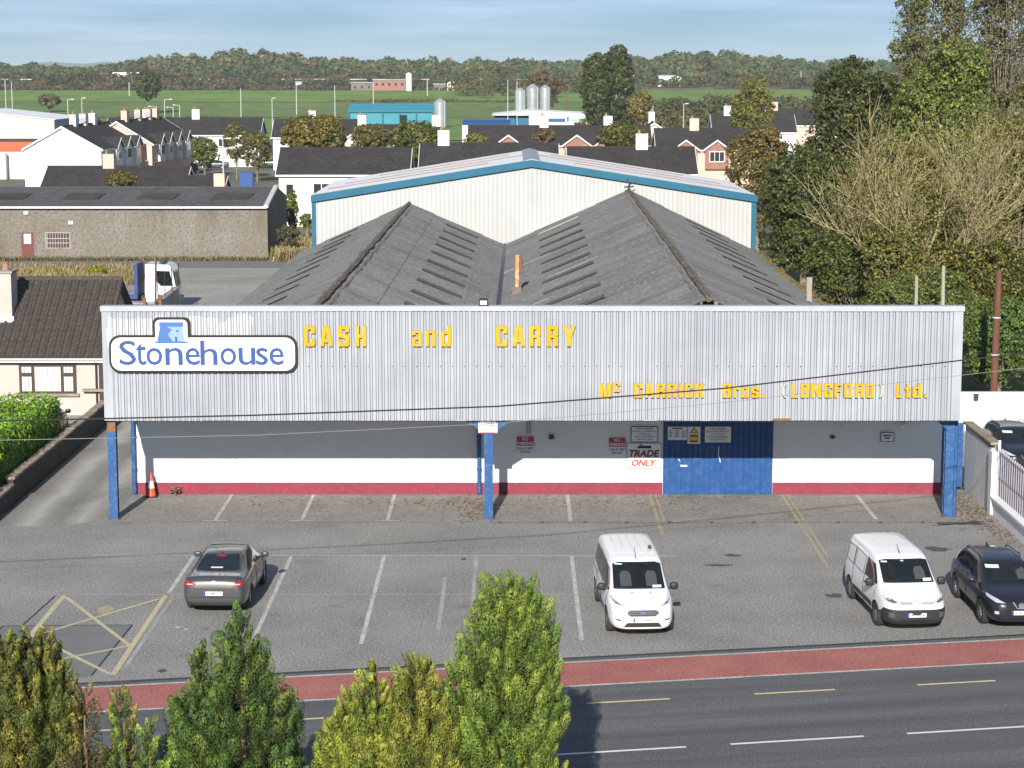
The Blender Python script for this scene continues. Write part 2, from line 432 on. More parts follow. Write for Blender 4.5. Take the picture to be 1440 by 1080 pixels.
sheet('yard_track', [(-75,158.5),(-13.8,159.5),(-13.8,165),(-75,165.6)], -0.014, 'patch_asphalt')

SL = 0.1836                                       # the road runs at a slant to the building
RD = Vector((1, SL, 0)).normalized(); RN = Vector((-RD.y, RD.x, 0)); R0 = Vector((0, 49.11, 0))
def rp(t, n): 
    p = R0 + RD * t + RN * n; return (p.x, p.y)
def strip(t0, t1, n0, n1): return [rp(t0, n0), rp(t1, n0), rp(t1, n1), rp(t0, n1)]
lot = sheet('car_park', [rp(-60,2.36), rp(60,2.36), (60,73.6), (16.45,73.6), (-13.6,73.6), (-13.6,72.8), (-17.4,72.8), (-17.4,69.8), (-40,69.8)], 0.0, 'lot_asphalt')
road = sheet('road', strip(-70, 70, -10.4, 2.37), -0.004, 'road_asphalt')
lane = sheet('cycle_lane', strip(-70, 70, 0.05, 2.0), 0.0, 'red_surfacing', 'brick red surfaced lane between the car park and the road')
sheet('grass_bank', strip(-70, 70, -40, -10.4), -0.004, 'rough_ground')
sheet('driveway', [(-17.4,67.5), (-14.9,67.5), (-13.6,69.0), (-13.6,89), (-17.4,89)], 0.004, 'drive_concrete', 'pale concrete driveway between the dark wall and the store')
apron = sheet('apron', [(-13.55,68.16), (15.3,68.16), (16.45,69.5), (16.45,73.5), (15.4,72.83), (-13.55,72.83)], 0.008, 'apron_concrete', 'worn concrete strip along the foot of the store wall')
def line(parent, a, b, w, mat, z=0.004, name='painted_line'):
    a, b = Vector((*a[:2], 0)), Vector((*b[:2], 0)); d = (b - a).normalized(); q = Vector((-d.y, d.x, 0)) * w / 2
    m = MB(); m.add([(p.x, p.y, z) for p in (a - q, b - q, b + q, a + q)], [(0, 1, 2, 3)])
    return link(name, m, mat, parent)
for n_ in (0.0, 2.05):
    line(lane, rp(-70, n_), rp(70, n_), 0.11, 'white_line', 0.005, 'edge_line')
for k in range(-9, 12):
    t = 1.56 + 4.18 * k
    line(road, rp(t, -1.44), rp(t + 2.05, -1.44), 0.085, 'road_yellow_line', 0.004, 'dash')
    t = -0.10 + 4.19 * k
    line(road, rp(t, -5.0), rp(t + 3.15, -5.0), 0.10, 'fresh_line', 0.004, 'dash')
line(lot, rp(-60, 2.42), rp(60, 2.42), 0.13, 'tar', 0.003, 'tar_joint')
for x in (-10.02, -7.1, -4.2): 
    line(apron, (x, 72.75), (x, 68.36), 0.12, 'white_line', 0.013)
    line(apron, (x - 0.42, 68.34), (x + 0.42, 68.34), 0.10, 'white_line', 0.0135)
line(apron, (1.98, 72.6), (1.98, 68.3), 0.13, 'white_line', 0.013)
line(apron, (12.32, 72.6), (12.32, 68.6), 0.13, 'white_line', 0.013)
for x, y1 in ((4.93, 66.2), (9.66, 61.6)):
    line(apron, (x, 72.7), (x, 68.2), 0.10, 'faint_yellow_line', 0.013); line(lot, (x, 68.1), (x, y1), 0.10, 'faint_yellow_line', 0.004)
    line(apron, (x + 0.2, 72.7), (x + 0.2, 68.2), 0.08, 'faint_yellow_line', 0.013); line(lot, (x + 0.2, 68.1), (x + 0.2, y1 + 1.5), 0.08, 'faint_yellow_line', 0.004)
for x, y0, y1, m_ in ((-6.9, 63.2, 53.2, 'white_line'), (-4.0, 63.2, 53.2, 'white_line'), (-1.12, 63.2, 54.6, 'worn_line'), (1.86, 63.2, 53.6, 'white_line'), (-2.0, 60.5, 54.5, 'worn_line')):
    line(lot, (x, y0), (x, y1), 0.12, m_)
line(lot, (-9.95, 63.2), (-9.98, 58.6), 0.13, 'white_line')
line(lot, (-9.78, 58.2), (-9.84, 50.9), 0.10, 'worn_line')
line(lot, (-13.1, 63.36), (5.2, 63.24), 0.075, 'white_line', 0.005)
line(lot, (-12.9, 58.44), (4.0, 58.44), 0.075, 'worn_line', 0.005)
hatch = [((-12.95,58.3),(-12.95,50.2)), ((-10.02,58.3),(-10.02,50.35)), ((-12.85,58.1),(-10.08,53.0)), ((-10.15,57.9),(-12.9,53.9)), ((-10.1,53.0),(-12.9,50.7)), ((-12.9,54.0),(-10.1,50.4))]
for k, (a, b) in enumerate(hatch):
    line(lot, a, b, 0.15 if k < 2 else 0.12, 'yellow_line', 0.006 + 0.0006 * k)
pt = MB(); pt.add([(x, y, 0.002) for x, y in ((-13.9,55.0),(-10.4,55.1),(-10.55,50.25),(-14.6,49.3))], [(0,1,2,3)]); link('tar_patch', pt, 'patch_asphalt', lot)
for a, b in (((-13.9,55.0),(-10.4,55.1)), ((-10.4,55.1),(-10.55,50.3)), ((-13.9,55.0),(-14.6,49.4)), ((-13.2,58.3),(-13.4,55.0)), ((16.2,68.3),(14.0,67.6))):
    line(lot, a, b, 0.06, 'tar', 0.0035, 'tar_joint')
line(lot, (-0.7, 68.10), (14.6, 68.12), 0.07, 'apron_concrete', 0.012, 'kerb_edge')
for k in range(11):
    m = MB().box(-0.05,-0.05,0,0.05,0.05,0.035); link('edge_bolt', m, 'dark_steel', lot, loc=(-0.4 + 1.42*k, 68.06, 0.0))
def blot(cx, cy, rx, ry, mat, name, z=0.003, n=22, seed=0):
    rr = random.Random(seed); pts = []
    for i in range(n):
        t = 2*math.pi*i/n; k = rr.uniform(0.55, 1.15); pts.append((cx + rx*k*math.cos(t), cy + ry*k*math.sin(t), z))
    return link(name, MB().add(pts, [tuple(range(n))]), mat, lot)
for i, (u, v, rx, ry, m_) in enumerate([(148,857,0.24,0.5,'faint_yellow_line'),(250,882,0.13,0.10,'white_line'),(262,885,0.07,0.08,'white_line'),(290,884,0.12,0.10,'red_surfacing'),
        (1318,772,0.55,0.35,'oil_stain'),(1172,838,0.28,0.30,'oil_stain'),(1030,781,0.28,0.22,'oil_stain'),(228,943,0.16,0.2,'oil_stain'),
        (645,890,0.11,0.12,'oil_stain'),(607,932,0.10,0.10,'oil_stain'),(652,786,0.10,0.16,'oil_stain'),(165,960,0.5,0.14,'oil_stain'),(1205,874,0.12,0.08,'red_surfacing'),(1345,735,1.0,0.5,'oil_stain'),(1010,795,0.5,0.16,'oil_stain')]):
    p = G(u, v); blot(p.x, p.y, rx, ry, m_, 'stain', 0.0022 + 0.0001*i, seed=i)

# ---------------------------------------------------------------- the cash and carry store
YW, YF, XL, XR = 72.82, 68.36, -13.62, 14.98
store = thing('store_building', 'long low store with grey ribbed fascia on blue posts and twin dark roofs', 'building', (0.7, 72.8, 0))
def SP(name, mb, mat, parent=store, **k): return link(name, mb, mat, parent, world=True, **k)
DX0, DX1 = 5.42, 9.30
wall = MB()
wall.box(-13.56, YW, 0, DX0, YW+0.3, 3.62); wall.box(DX1, YW, 0, 15.35, YW+0.3, 3.62); wall.box(DX0, YW+0.001, 2.95, DX1, YW+0.3, 3.62)
wall.box(-13.56, YW+0.3, 0, -13.26, 132, 3.5); wall.box(15.05, YW+0.3, 0, 15.35, 132, 3.5)
SP('wall', wall, 'white_render')
pl = MB(); pl.box(-13.57, YW-0.012, 0, DX0-0.03, YW, 0.43); pl.box(DX1+0.03, YW-0.012, 0, 15.36, YW, 0.43)
SP('painted_plinth', pl, 'plinth_red')
door = SP('sliding_door', MB().box(DX0-0.02, YW-0.03, 0.02, DX1+0.02, YW-0.005, 2.95), 'blue_door_paint')
plank_me = MB().box(0.008, 0, 0.02, 0.182, -0.035, 2.94).mesh('plank')
plank_me.materials.append(MATS['blue_door_paint'])
for k in range(19):
    o = link('plank', plank_me, None, door); o.location = (DX0 + 0.02 + 0.2025*k, YW-0.03 - 0.004*(k % 2), 0)
SP('door_handle', MB().tube([(5.95,YW-0.06,1.28),(5.95,YW-0.10,1.30),(6.0,YW-0.10,1.22)], 0.02, 6), 'white_plastic', door)
SP('letter_plate', MB().box(6.02, YW-0.075, 1.02, 6.26, YW-0.055, 1.08), 'white_plastic', door)
SP('cord', MB().tube([(7.38,YW-0.07,1.75),(7.37,YW-0.08,1.45),(7.42,YW-0.085,1.3),(7.44,YW-0.08,1.18)], 0.018, 6), 'white_plastic', door)
# canopy
SP('canopy_roof', MB().box(XL+0.1, YF+0.12, 3.46, XR-0.1, YW-0.002, 3.58), 'steel_grey')
SP('soffit_rail', MB().box(XL+0.02, YF+0.03, 3.40, XR-0.02, YF+0.12, 3.52), 'dark_steel')
ftop, fbot, fper = 7.14, 3.44, 0.2
def rib_sheet(w, z0, z1):
    prof, x = [], 0.0
    while x < w - 1e-6:
        prof += [(x, 0.0), (x+0.045, 0.0), (x+0.075, -0.035), (x+0.170, -0.035), (x+0.192, 0.0)]; x += fper
    prof.append((w, 0.0)); m = MB()
    m.add([(p[0], p[1], z0) for p in prof] + [(p[0], p[1], z1) for p in prof], [(i, i+1, i+1+len(prof), i+len(prof)) for i in range(len(prof)-1)])
    me = m.mesh('cladding_sheet'); me.materials.append(MATS['fascia_sheet']); me.materials.append(MATS['rib_side_dark'])
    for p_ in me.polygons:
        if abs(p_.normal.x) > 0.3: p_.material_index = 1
    return me
fascia = SP('fascia', MB().box(XL+0.02, YF+0.02, 3.46, XR-0.02, YF+0.10, 7.15), 'steel_grey')
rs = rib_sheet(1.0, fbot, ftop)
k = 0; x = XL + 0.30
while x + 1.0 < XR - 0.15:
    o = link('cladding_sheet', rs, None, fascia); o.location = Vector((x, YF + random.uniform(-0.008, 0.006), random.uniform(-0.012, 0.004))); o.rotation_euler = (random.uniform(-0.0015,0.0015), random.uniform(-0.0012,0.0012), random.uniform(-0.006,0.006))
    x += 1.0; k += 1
SP('corner_sheet', MB().box(XL, YF-0.04, fbot, XL+0.31, YF+0.02, ftop), 'fascia_sheet', fascia)
SP('corner_sheet', MB().box(x-0.01, YF-0.04, fbot, XR, YF+0.02, ftop), 'fascia_sheet', fascia)
SP('end_sheet', MB().box(XL-0.012, YF-0.03, fbot, XL-0.002, YF+1.1, ftop), 'fascia_sheet', fascia)
SP('end_sheet', MB().box(XR+0.002, YF-0.03, fbot, XR+0.012, YF+1.1, ftop), 'fascia_sheet', fascia)
cap = MB()
xs = np.linspace(XL-0.05, XR+0.05, 9)
for a, b in zip(xs[:-1], xs[1:]): cap.box(a+0.002, YF-0.075, 7.12 + random.uniform(-0.006,0.006), b-0.002, YF+0.34, 7.29)
SP('cap_flashing', cap, 'cap_flashing', fascia)
fx_ = MB(); x = XL + 0.42
while x < XR - 0.3:
    fx_.box(x, YF-0.043, 5.255, x+0.035, YF-0.03, 5.29); x += 0.4
o = SP('fixings', fx_, 'dark_steel', fascia); o['kind'] = 'stuff'
for u0, u1 in ((640,655),(905,925),(1088,1113),(985,1000)):
    a, b = at(u0, 588, YF-0.05).x, at(u1, 588, YF-0.05).x
    SP('rust_patch', MB().box(a, YF-0.046, 3.43, b, YF-0.036, 3.43 + random.uniform(0.03,0.09)), 'rusty_steel' if u0 == 1088 else 'steel_grey', fascia)
for x_ in (-10, 0.5, 11): SP('brace', MB().tube([(x_, YF+0.15, 7.0), (x_, 72.9, 4.2)], 0.05, 6), 'dark_steel', fascia)
# steel posts
def ibeam(m, x, y, z0, z1, w=0.29, d=0.26, t=0.025):
    m.box(x-w/2, y-d/2, z0, x+w/2, y-d/2+t, z1); m.box(x-w/2, y+d/2-t, z0, x+w/2, y+d/2, z1); m.box(x-t/2, y-d/2+t, z0, x+t/2, y+d/2-t, z1); return m
for i, (x, y, ztop) in enumerate(((-13.45, 68.62, 3.02), (-0.79, 68.66, 3.40), (14.80, 69.0, 3.40))):
    p = SP('post', ibeam(MB(), x, y, 0, ztop), 'blue_paint')
    SP('base_plate', MB().box(x-0.2, y-0.18, 0.008, x+0.2, y+0.18, 0.03), 'rusty_steel', p)
    if i == 0:
        SP('rusty_head', ibeam(MB(), x, y, 3.02, 3.44, 0.28, 0.25, 0.02), 'rusty_steel', p); p['label'] = 'blue steel post with rusty bare top'
    else:
        SP('haunch', MB().prism([(x-0.82, 3.41), (x-0.14, 2.98), (x+0.14, 2.98), (x+0.82, 3.41)] if i == 1 else [(x-0.55, 3.41), (x-0.14, 3.05), (x+0.14, 3.05), (x+0.14, 3.41)], 'y', y-0.15, y-0.131 + 0.28), 'blue_paint', p)
    SP('beam', MB().box(x-0.09, y+0.14, 3.12, x+0.09, YW-0.003, 3.38), 'blue_paint', p)
def downpipe(x, y, z0, z1, r, mat, name='downpipe'):
    p = SP(name, MB().tube([(x,y,z0),(x,y,z1)], r, 10), mat, smooth=40)
    for z in (0.9, 2.1): SP('pipe_collar', MB().tube([(x,y,z),(x,y,z+0.07)], r*1.25, 10), mat, p)
downpipe(-1.17, YW-0.11, 0.05, 3.44, 0.075, 'blue_paint'); downpipe(-13.50, YW-0.12, 0.05, 3.44, 0.08, 'blue_paint')
downpipe(15.02, 68.98, 0.0, 7.0, 0.075, 'blue_paint')
SP('conduit', MB().tube([(0.55,YW-0.03,2.2),(0.55,YW-0.03,3.4)], 0.025, 6).tube([(0.65,YW-0.03,2.2),(0.65,YW-0.03,3.4)], 0.02, 6), 'steel_grey')
SP('meter_box', MB().box(1.32, YW-0.12, 2.02, 1.5, YW, 2.17).box(1.36, YW-0.13, 2.06, 1.46, YW-0.12, 2.13), 'dark_steel')
SP('wall_mark', MB().box(11.38, YW-0.05, 2.03, 11.5, YW, 2.15).box(11.33, YW-0.03, 2.07, 11.56, YW, 2.10), 'dark_steel')
SP('bulkhead_lamp', MB().lathe([(0.02,2.45),(0.11,2.50),(0.13,2.56),(0.08,2.66),(0.02,2.68)], 12, 13.93, YW-0.12), 'white_plastic', smooth=60)
# twin roofs
def corr(name, low0, low1, high0, high1, mat='cement_roof', pitch=0.16, amp=0.028, courses=4):
    """corrugated sheeting between an eaves line low0-low1 and a ridge line high0-high1, laid in lapped courses"""
    low0, low1, high0, high1 = (Vector(p) for p in (low0, low1, high0, high1))
    n = int((low1 - low0).length / pitch) * 4
    nrm = (low1 - low0).cross(high0 - low0).normalized()
    if nrm.z < 0: nrm = -nrm
    for c in range(courses):
        f0, f1 = c / courses - (0.012 if c else 0), (c + 1) / courses
        m = MB(); lift = 0.02 * (1 if c % 2 else 0) + 0.0
        for i in range(n + 1):
            t = i / n; a = low0.lerp(low1, t); b = high0.lerp(high1, t); w = nrm * (amp * math.cos(i * math.pi / 2) + lift)
            m.v.append(tuple(a.lerp(b, f0) + w + nrm * 0.025)); m.v.append(tuple(a.lerp(b, f1) + w))
        m.f = [(2*i, 2*i+2, 2*i+3, 2*i+1) for i in range(n)]
        SP('sheet_course', m, mat, roofs[name])
EL, VL, RLz, RRz = 3.5, 4.0, 6.7, 7.5
eL0, eL1 = (-13.75, 72.6, EL), (-13.55, 132, EL); v0, v1 = (-0.78, 72.6, VL), (-0.45, 132, VL)
rL0, rL1 = (-6.98, 72.6, RLz-0.1), (-6.50, 131.2, RLz); rR0, rR1 = (6.95, 72.6, 7.02), (7.42, 131.8, RRz); eR0, eR1 = (15.5, 72.6, EL), (15.75, 132, EL)
roofs = {}
for nm, a0, a1, b0, b1 in (('l_out', eL0, eL1, rL0, rL1), ('l_in', v0, v1, rL0, rL1), ('r_in', v0, v1, rR0, rR1), ('r_out', eR0, eR1, rR0, rR1)):
    a0, a1, b0, b1 = (Vector(p) for p in (a0, a1, b0, b1)); dn = Vector((0,0,0.12))
    m = MB(); m.add([tuple(p - dn) for p in (a0, a1, b1, b0)], [(0,1,2,3)])
    roofs[nm] = SP('roof', m, 'dark_steel')
    corr(nm, a0, a1, b0, b1)
def on_roof(a0, a1, b0, b1, y, f, lift):
    a0, a1, b0, b1 = (Vector(p) for p in (a0, a1, b0, b1)); t = (y - 72.6) / (132 - 72.6)
    p = a0.lerp(a1, t).lerp(b0.lerp(b1, t), f); n = (a1-a0).cross(b0-a0).normalized(); n = n if n.z > 0 else -n
    return p + n * lift
def rooflights(nm, a0, a1, b0, b1, f0, f1, ys, w=1.0, pale=()):
    for i, y in enumerate(ys):
        m = MB(); n = int(w / 0.16) * 4; vs = []
        for k in range(n + 1):
            yy = y + w * k / n
            for f in (f0, f1): vs.append(tuple(on_roof(a0, a1, b0, b1, yy, f, 0.062 + 0.028*math.cos(k*math.pi/2))))
        m.add(vs, [(2*k, 2*k+2, 2*k+3, 2*k+1) for k in range(n)])
        SP('rooflight', m, 'pale_rooflight' if i in pale else 'rooflight_sheet', roofs[nm])
ysl = [84 + 4.85 * i for i in range(10)]
rooflights('r_in', v0, v1, rR0, rR1, 0.27, 0.585, ysl, pale=(9,))
rooflights('l_in', v0, v1, rL0, rL1, 0.27, 0.60, ysl)
rooflights('l_out', eL0, eL1, rL0, rL1, 0.34, 0.58, ysl, 0.7)
rooflights('r_out', eR0, eR1, rR0, rR1, 0.34, 0.60, ysl, 0.7)
def ridge_cap(a, b, nm):
    a, b = Vector(a), Vector(b); rr = random.Random(3); pts, rad = [], []
    for i in range(61):
        pts.append(a.lerp(b, i/60) + Vector((rr.uniform(-0.03,0.03), 0, 0.03 + rr.uniform(-0.02,0.02)))); rad.append(rr.uniform(0.10, 0.15))
    SP('ridge_cap', MB().tube(pts, rad, 6), 'ridge_moss', roofs[nm])
    for s in (-1, 1):
        p2 = [p + Vector((s*0.26, 0, -0.13 + rr.uniform(-0.02,0.02))) for p in pts]
        SP('ridge_mortar', MB().tube(p2, [rr.uniform(0.05,0.10) for _ in p2], 5), 'ridge_mortar', roofs[nm])
ridge_cap(rL0, rL1, 'l_in'); ridge_cap(rR0, rR1, 'r_in')
SP('valley_gutter', MB().tube([Vector(v0) + Vector((0,0,0.02)), Vector(v1) + Vector((0,0,0.02))], 0.14, 6), 'dark_steel', roofs['l_in'])
for f_, y0, w in ((0.0,0,0),):
    for y, fa, fb in ((91.5, 0.02, 0.30), (100.5, 0.30, 0.62), (112.5, 0.02, 0.34)):
        m = MB().tube([on_roof(v0, v1, rR0, rR1, y, fa, 0.07), on_roof(v0, v1, rR0, rR1, y + 0.05, fb, 0.07)], 0.02, 5)
        SP('lead_flashing', m, 'steel_grey', roofs['r_in'])
SP('verge_trim', MB().tube([Vector(rR1) + Vector((0,0.05,0.10)), Vector(v1) + Vector((0,0.05,0.10))], 0.07, 5), 'white_cladding', roofs['r_in'])
mm = MB()
for i in range(40):
    y = 88 + i * 1.08 + random.uniform(-0.4, 0.4); p = on_roof(eR0, eR1, rR0, rR1, min(y, 131), random.uniform(0.0, 0.10), 0.06)
    r_ = random.uniform(0.15, 0.45); mm.lathe([(r_, p.z-0.03), (r_*0.8, p.z+0.05), (r_*0.3, p.z+0.08)], 7, p.x, p.y)
o = SP('roof_moss', mm, 'moss', roofs['r_out']); o['kind'] = 'stuff'
fl = at(727, 404, 99.5)
flue = SP('flue', MB().tube([(fl.x, 99.5, 4.3), (fl.x+0.02, 99.5, 6.25)], 0.115, 10), 'flue_clay', smooth=40)
SP('flue', MB().tube([(fl.x+0.2, 99.5, 5.6), (fl.x+0.2, 99.5, 6.2)], 0.07, 8), 'rusty_steel', flue)
SP('flue_base', MB().box(fl.x-0.22, 99.25, 4.2, fl.x+0.22, 99.75, 4.72), 'ridge_mortar', flue)
fin = SP('ridge_finial', MB().tube([(7.42,131.2,7.5),(7.40,131.2,8.05)], 0.05, 6).tube([(7.1,131.2,7.75),(7.7,131.2,7.8)], 0.05, 6).tube([(7.38,131.2,8.0),(7.25,131.2,8.3)], 0.04, 6).tube([(7.42,131.2,7.9),(7.75,131.2,8.05)],0.035,6), 'dark_steel', roofs['r_in'])

# ---------------------------------------------------------------- writing on the store
YS = YF - 0.06
LS, LT, LK = 0.35, 0.16, 0.10
def _mir(P): return [(1-x, y) for x, y in P][::-1]
_O = [(LK,0),(0.5,0),(0.5,LT),(LS,LT),(LS,1-LT),(0.5,1-LT),(0.5,1),(LK,1),(0,1-LK),(0,LK)]
_C = [(LK,0),(1-LK,0),(1,LK),(1,.36),(1-LS,.36),(1-LS,LT),(LS,LT),(LS,1-LT),(1-LS,1-LT),(1-LS,.64),(1,.64),(1,1-LK),(1-LK,1),(LK,1),(0,1-LK),(0,LK)]
_S = [(LK,0),(1-LK,0),(1,LK),(1,.47),(1-LK,.56),(LS,.64),(LS,1-LT),(1-LS,1-LT),(1-LS,.70),(1,.70),(1,1-LK),(1-LK,1),(LK,1),(0,1-LK),(0,.55),(LK,.46),(1-LS,.37),(1-LS,LT),(LS,LT),(LS,.30),(0,.30),(0,LK)]
_A = [(0,0),(.30,0),(.35,.2),(.5,.2),(.5,.36),(.405,.36),(.5,.78),(.5,1),(.24,1)]
_stem = [(0,0),(LS,0),(LS,1),(0,1)]
BLOCK = {'C': [_C], 'c': [_C], 'S': [_S], 's': [_S], 'O': [_O, _mir(_O)], 'o': [_O, _mir(_O)], 'A': [_A, _mir(_A)],
 'G': [[(LK,0),(1-LK,0),(1,LK),(1,.5),(.52,.5),(.52,.36),(1-LS,.36),(1-LS,LT),(LS,LT),(LS,1-LT),(1-LS,1-LT),(1-LS,.66),(1,.66),(1,1-LK),(1-LK,1),(LK,1),(0,1-LK),(0,LK)]],
 'H': [[(0,0),(LS,0),(LS,.42),(1-LS,.42),(1-LS,0),(1,0),(1,1),(1-LS,1),(1-LS,.6),(LS,.6),(LS,1),(0,1)]],
 'R': [_stem, [(LS,1),(1-LK,1),(1,1-LK),(1,.58),(.93,.5),(1,.42),(1,0),(1-LS,0),(1-LS,.42),(LS,.42),(LS,.56),(1-LS,.56),(1-LS,1-LT),(LS,1-LT)]],
 'B': [_stem, [(LS,0),(1-LK,0),(1,LK),(1,.44),(.92,.52),(1,.6),(1,1-LK),(1-LK,1),(LS,1),(LS,1-LT),(1-LS,1-LT),(1-LS,.6),(LS,.6),(LS,.44),(1-LS,.44),(1-LS,LT),(LS,LT)]],
 'D': [_stem, [(LS,0),(.87,0),(1,.13),(1,.87),(.87,1),(LS,1),(LS,1-LT),(1-LS,1-LT),(1-LS,LT),(LS,LT)]],
 'Y': [[(.5-LS/2,0),(.5+LS/2,0),(.5+LS/2,.4),(1,1),(.66,1),(.5,.62),(.34,1),(0,1),(.5-LS/2,.4)]],
 'M': [[(0,0),(.26,0),(.26,.6),(.42,0),(.58,0),(.74,.6),(.74,0),(1,0),(1,1),(.68,1),(.5,.4),(.32,1),(0,1)]],
 'I': [[(0,0),(1,0),(1,1),(0,1)]], '.': [[(0,0),(1,0),(1,1),(0,1)]],
 'K': [[(0,0),(LS,0),(LS,.32),(.42,.42),(.64,0),(1,0),(.66,.6),(.97,1),(.62,1),(LS,.62),(LS,1),(0,1)]],
 'L': [[(0,0),(1,0),(1,.18),(.43,.18),(.43,1),(0,1)]],
 'N': [[(0,0),(.3,0),(.3,.55),(.7,0),(1,0),(1,1),(.7,1),(.7,.45),(.3,1),(0,1)]],
 'F': [[(0,0),(.4,0),(.4,.42),(.85,.42),(.85,.58),(.4,.58),(.4,1-LT),(1,1-LT),(1,1),(0,1)]],
 'n': [[(0,0),(LS,0),(LS,.84),(1-LS,.84),(1-LS,0),(1,0),(1,.9),(.9,1),(0,1)]],
 'd': [[(1-LS,0),(1,0),(1,1),(1-LS,1)], [(1-LS,0),(LK,0),(0,LK),(0,.66),(LK,.74),(1-LS,.74),(1-LS,.61),(LS,.61),(LS,.13),(1-LS,.13)]],
 'a': [[(1-LS,0),(1,0),(1,.9),(.9,1),(.1,1),(0,.9),(0,.72),(LS,.72),(LS,.86),(1-LS,.86)], [(1-LS,0),(1-LS,.14),(LS,.14),(LS,.44),(1-LS,.44),(1-LS,.58),(.1,.58),(0,.5),(0,.1),(.1,0)]],
 'r': [[(0,0),(.5,0),(.5,.78),(1,.74),(1,1),(0,1)]],
 't': [[(.3,.1),(.4,0),(1,0),(1,.14),(.74,.14),(.74,.62),(1,.62),(1,.75),(.74,.75),(.74,1),(.3,1),(.3,.75),(0,.75),(0,.62),(.3,.62)]]}
def block_letter(m, ch, x0, x1, z0, z1, y0, y1):
    for P in BLOCK[ch]: m.prism([(x0 + p[0]*(x1-x0), z0 + p[1]*(z1-z0)) for p in P], 'y', y0, y1)
def word(name, label, letters, v0_, v1_, mat='letter_yellow'):
    first = at(letters[0][1], v1_, YS); last = at(letters[-1][2], v1_, YS)
    t = thing(name, label, 'sign lettering', ((first.x + last.x)/2, YS, first.z))
    for ch, u0, u1, a, b, m_ in letters:
        p, q = at(u0, b, YS - 0.06), at(u1, a, YS - 0.06); m = MB()
        if ch in BLOCK: block_letter(m, ch, p.x, q.x, p.z, q.z, YS - 0.085, YS + 0.02)
        else: lettering(m, ch, p.x, q.x, p.z, q.z, YS - 0.03, bold=0.03, depth=0.055)
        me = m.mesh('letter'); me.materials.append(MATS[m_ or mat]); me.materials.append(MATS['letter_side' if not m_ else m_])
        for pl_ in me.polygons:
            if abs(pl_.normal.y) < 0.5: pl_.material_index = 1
        link('letter', me, None, t, world=True)
    return t
r1 = lambda s: [(c, a, b, 458.5 if c not in 'an' else 465, 487, None) for c, a, b in s]
word('raised_lettering', 'large yellow raised letters along the upper fascia reading CASH and CARRY', r1([('C',427.5,442.8),('A',450.5,467),('S',475.5,491),('H',500,514.7),('a',579.5,593),('n',599,612.5),('d',619.6,634),('C',697.5,713.5),('A',720.5,738),('R',744.6,760),('R',768.8,784.7),('Y',791.4,809)]), 458.5, 487)
low = 'rosc'
L2 = [('M',843.6,859.4),('c',862.4,872.5),('C',891,904),('A',907,920),('R',923,935.5),('R',938.5,951),('I',954.5,959.5),('C',962.5,974.5),('K',977.5,991),('B',1016,1028),('r',1031,1039),('o',1042,1053),('s',1056,1067.5),('.',1071,1075.5),('(',1099,1106),('L',1112.5,1122),('O',1125.6,1138),('N',1140.6,1155),('G',1158.6,1170.6),('F',1173,1183.7),('O',1186.7,1198.7),('R',1202.5,1215),('D',1217.5,1229.5),(')',1236,1242),('L',1260,1269),('t',1272,1280.5),('d',1283,1295.5),('.',1300,1304.5)]
def row2(c, a, b):
    t, bt = 539, 559
    if c == 'c': t, bt = 538, 551
    elif c in 'ros': t = 544.5
    elif c == '.': t = 554.5
    elif c == 't': t = 540.5
    return (c, a, b, t, bt, 'faded_letter' if c in '()' else None)
word('raised_lettering', 'smaller yellow raised letters at lower right of the fascia, crossed by cables', [row2(*x) for x in L2], 539, 559)

def rounded(x0, z0, x1, z1, r, n=6):
    pts = []
    for cx, cz, a0 in ((x1-r, z0+r, -90), (x1-r, z1-r, 0), (x0+r, z1-r, 90), (x0+r, z0+r, 180)):
        for i in range(n+1):
            t = R(a0 + 90*i/n); pts.append((cx + r*math.cos(t), cz + r*math.sin(t)))
    return pts
def sign_outline(g):
    """the big board: a long rounded plate with a tab on its top edge; g shrinks it"""
    a = at(155, 523.5, YS); b = at(418, 471, YS); c = at(216, 471, YS); d = at(267, 446, YS); r = 0.36
    x0, z0, x1, z1 = a.x+g, a.z+g, b.x-g, b.z-g; tx0, tx1, tz = c.x+g, d.x-g, d.z-g
    arc = lambda cx, cz, rr, a0, a1: [(cx + rr*math.cos(R(t)), cz + rr*math.sin(R(t))) for t in np.linspace(a0, a1, 7)]
    r = r - g*0.6
    return arc(x1-r, z0+r, r, -90, 0) + arc(x1-r, z1-r, r, 0, 90) + [(tx1, z1)] + arc(tx1-0.16, tz-0.16, 0.16, 0, 90) + arc(tx0+0.16, tz-0.16, 0.16, 90, 180) + [(tx0, z1)] + arc(x0+r, z1-r, r, 90, 180) + arc(x0+r, z0+r, r, 180, 270)
sgn = thing('sign_board', 'big white black-edged board with blue lettering and a round tower, on the fascia', 'sign', (at(286, 523, YS).x, YS, at(286, 523, YS).z))
link('frame', MB().prism(sign_outline(0), 'y', YS-0.10, YS), 'sign_black', sgn, world=True)
link('panel', MB().prism(sign_outline(0.075), 'y', YS-0.115, YS-0.09), 'sign_cream', sgn, world=True)
for ch, u0, u1, a in (('S',168,191,479),('t',191,205.5,482),('o',206,228,489),('n',232.7,256.7,489),('e',261,281,489),('h',282,305.5,479),('o',310,332,489),('u',335.5,359,489),('s',360,376.7,489),('e',379,399,489)):
    p, q = at(u0, 513.5, YS-0.12), at(u1, a, YS-0.12)
    link('letter', lettering(MB(), ch, p.x, q.x, p.z, q.z, YS-0.122, bold=0.006), 'sign_blue', sgn, world=True)
    pass
def flat(name, pts, y, mat, parent): return link(name, MB().add([(p[0], y, p[1]) for p in pts], [tuple(range(len(pts)))]), mat, parent, world=True)
Q = lambda u, v: ((lambda p: (p.x, p.z))(at(u, v, YS-0.12)))
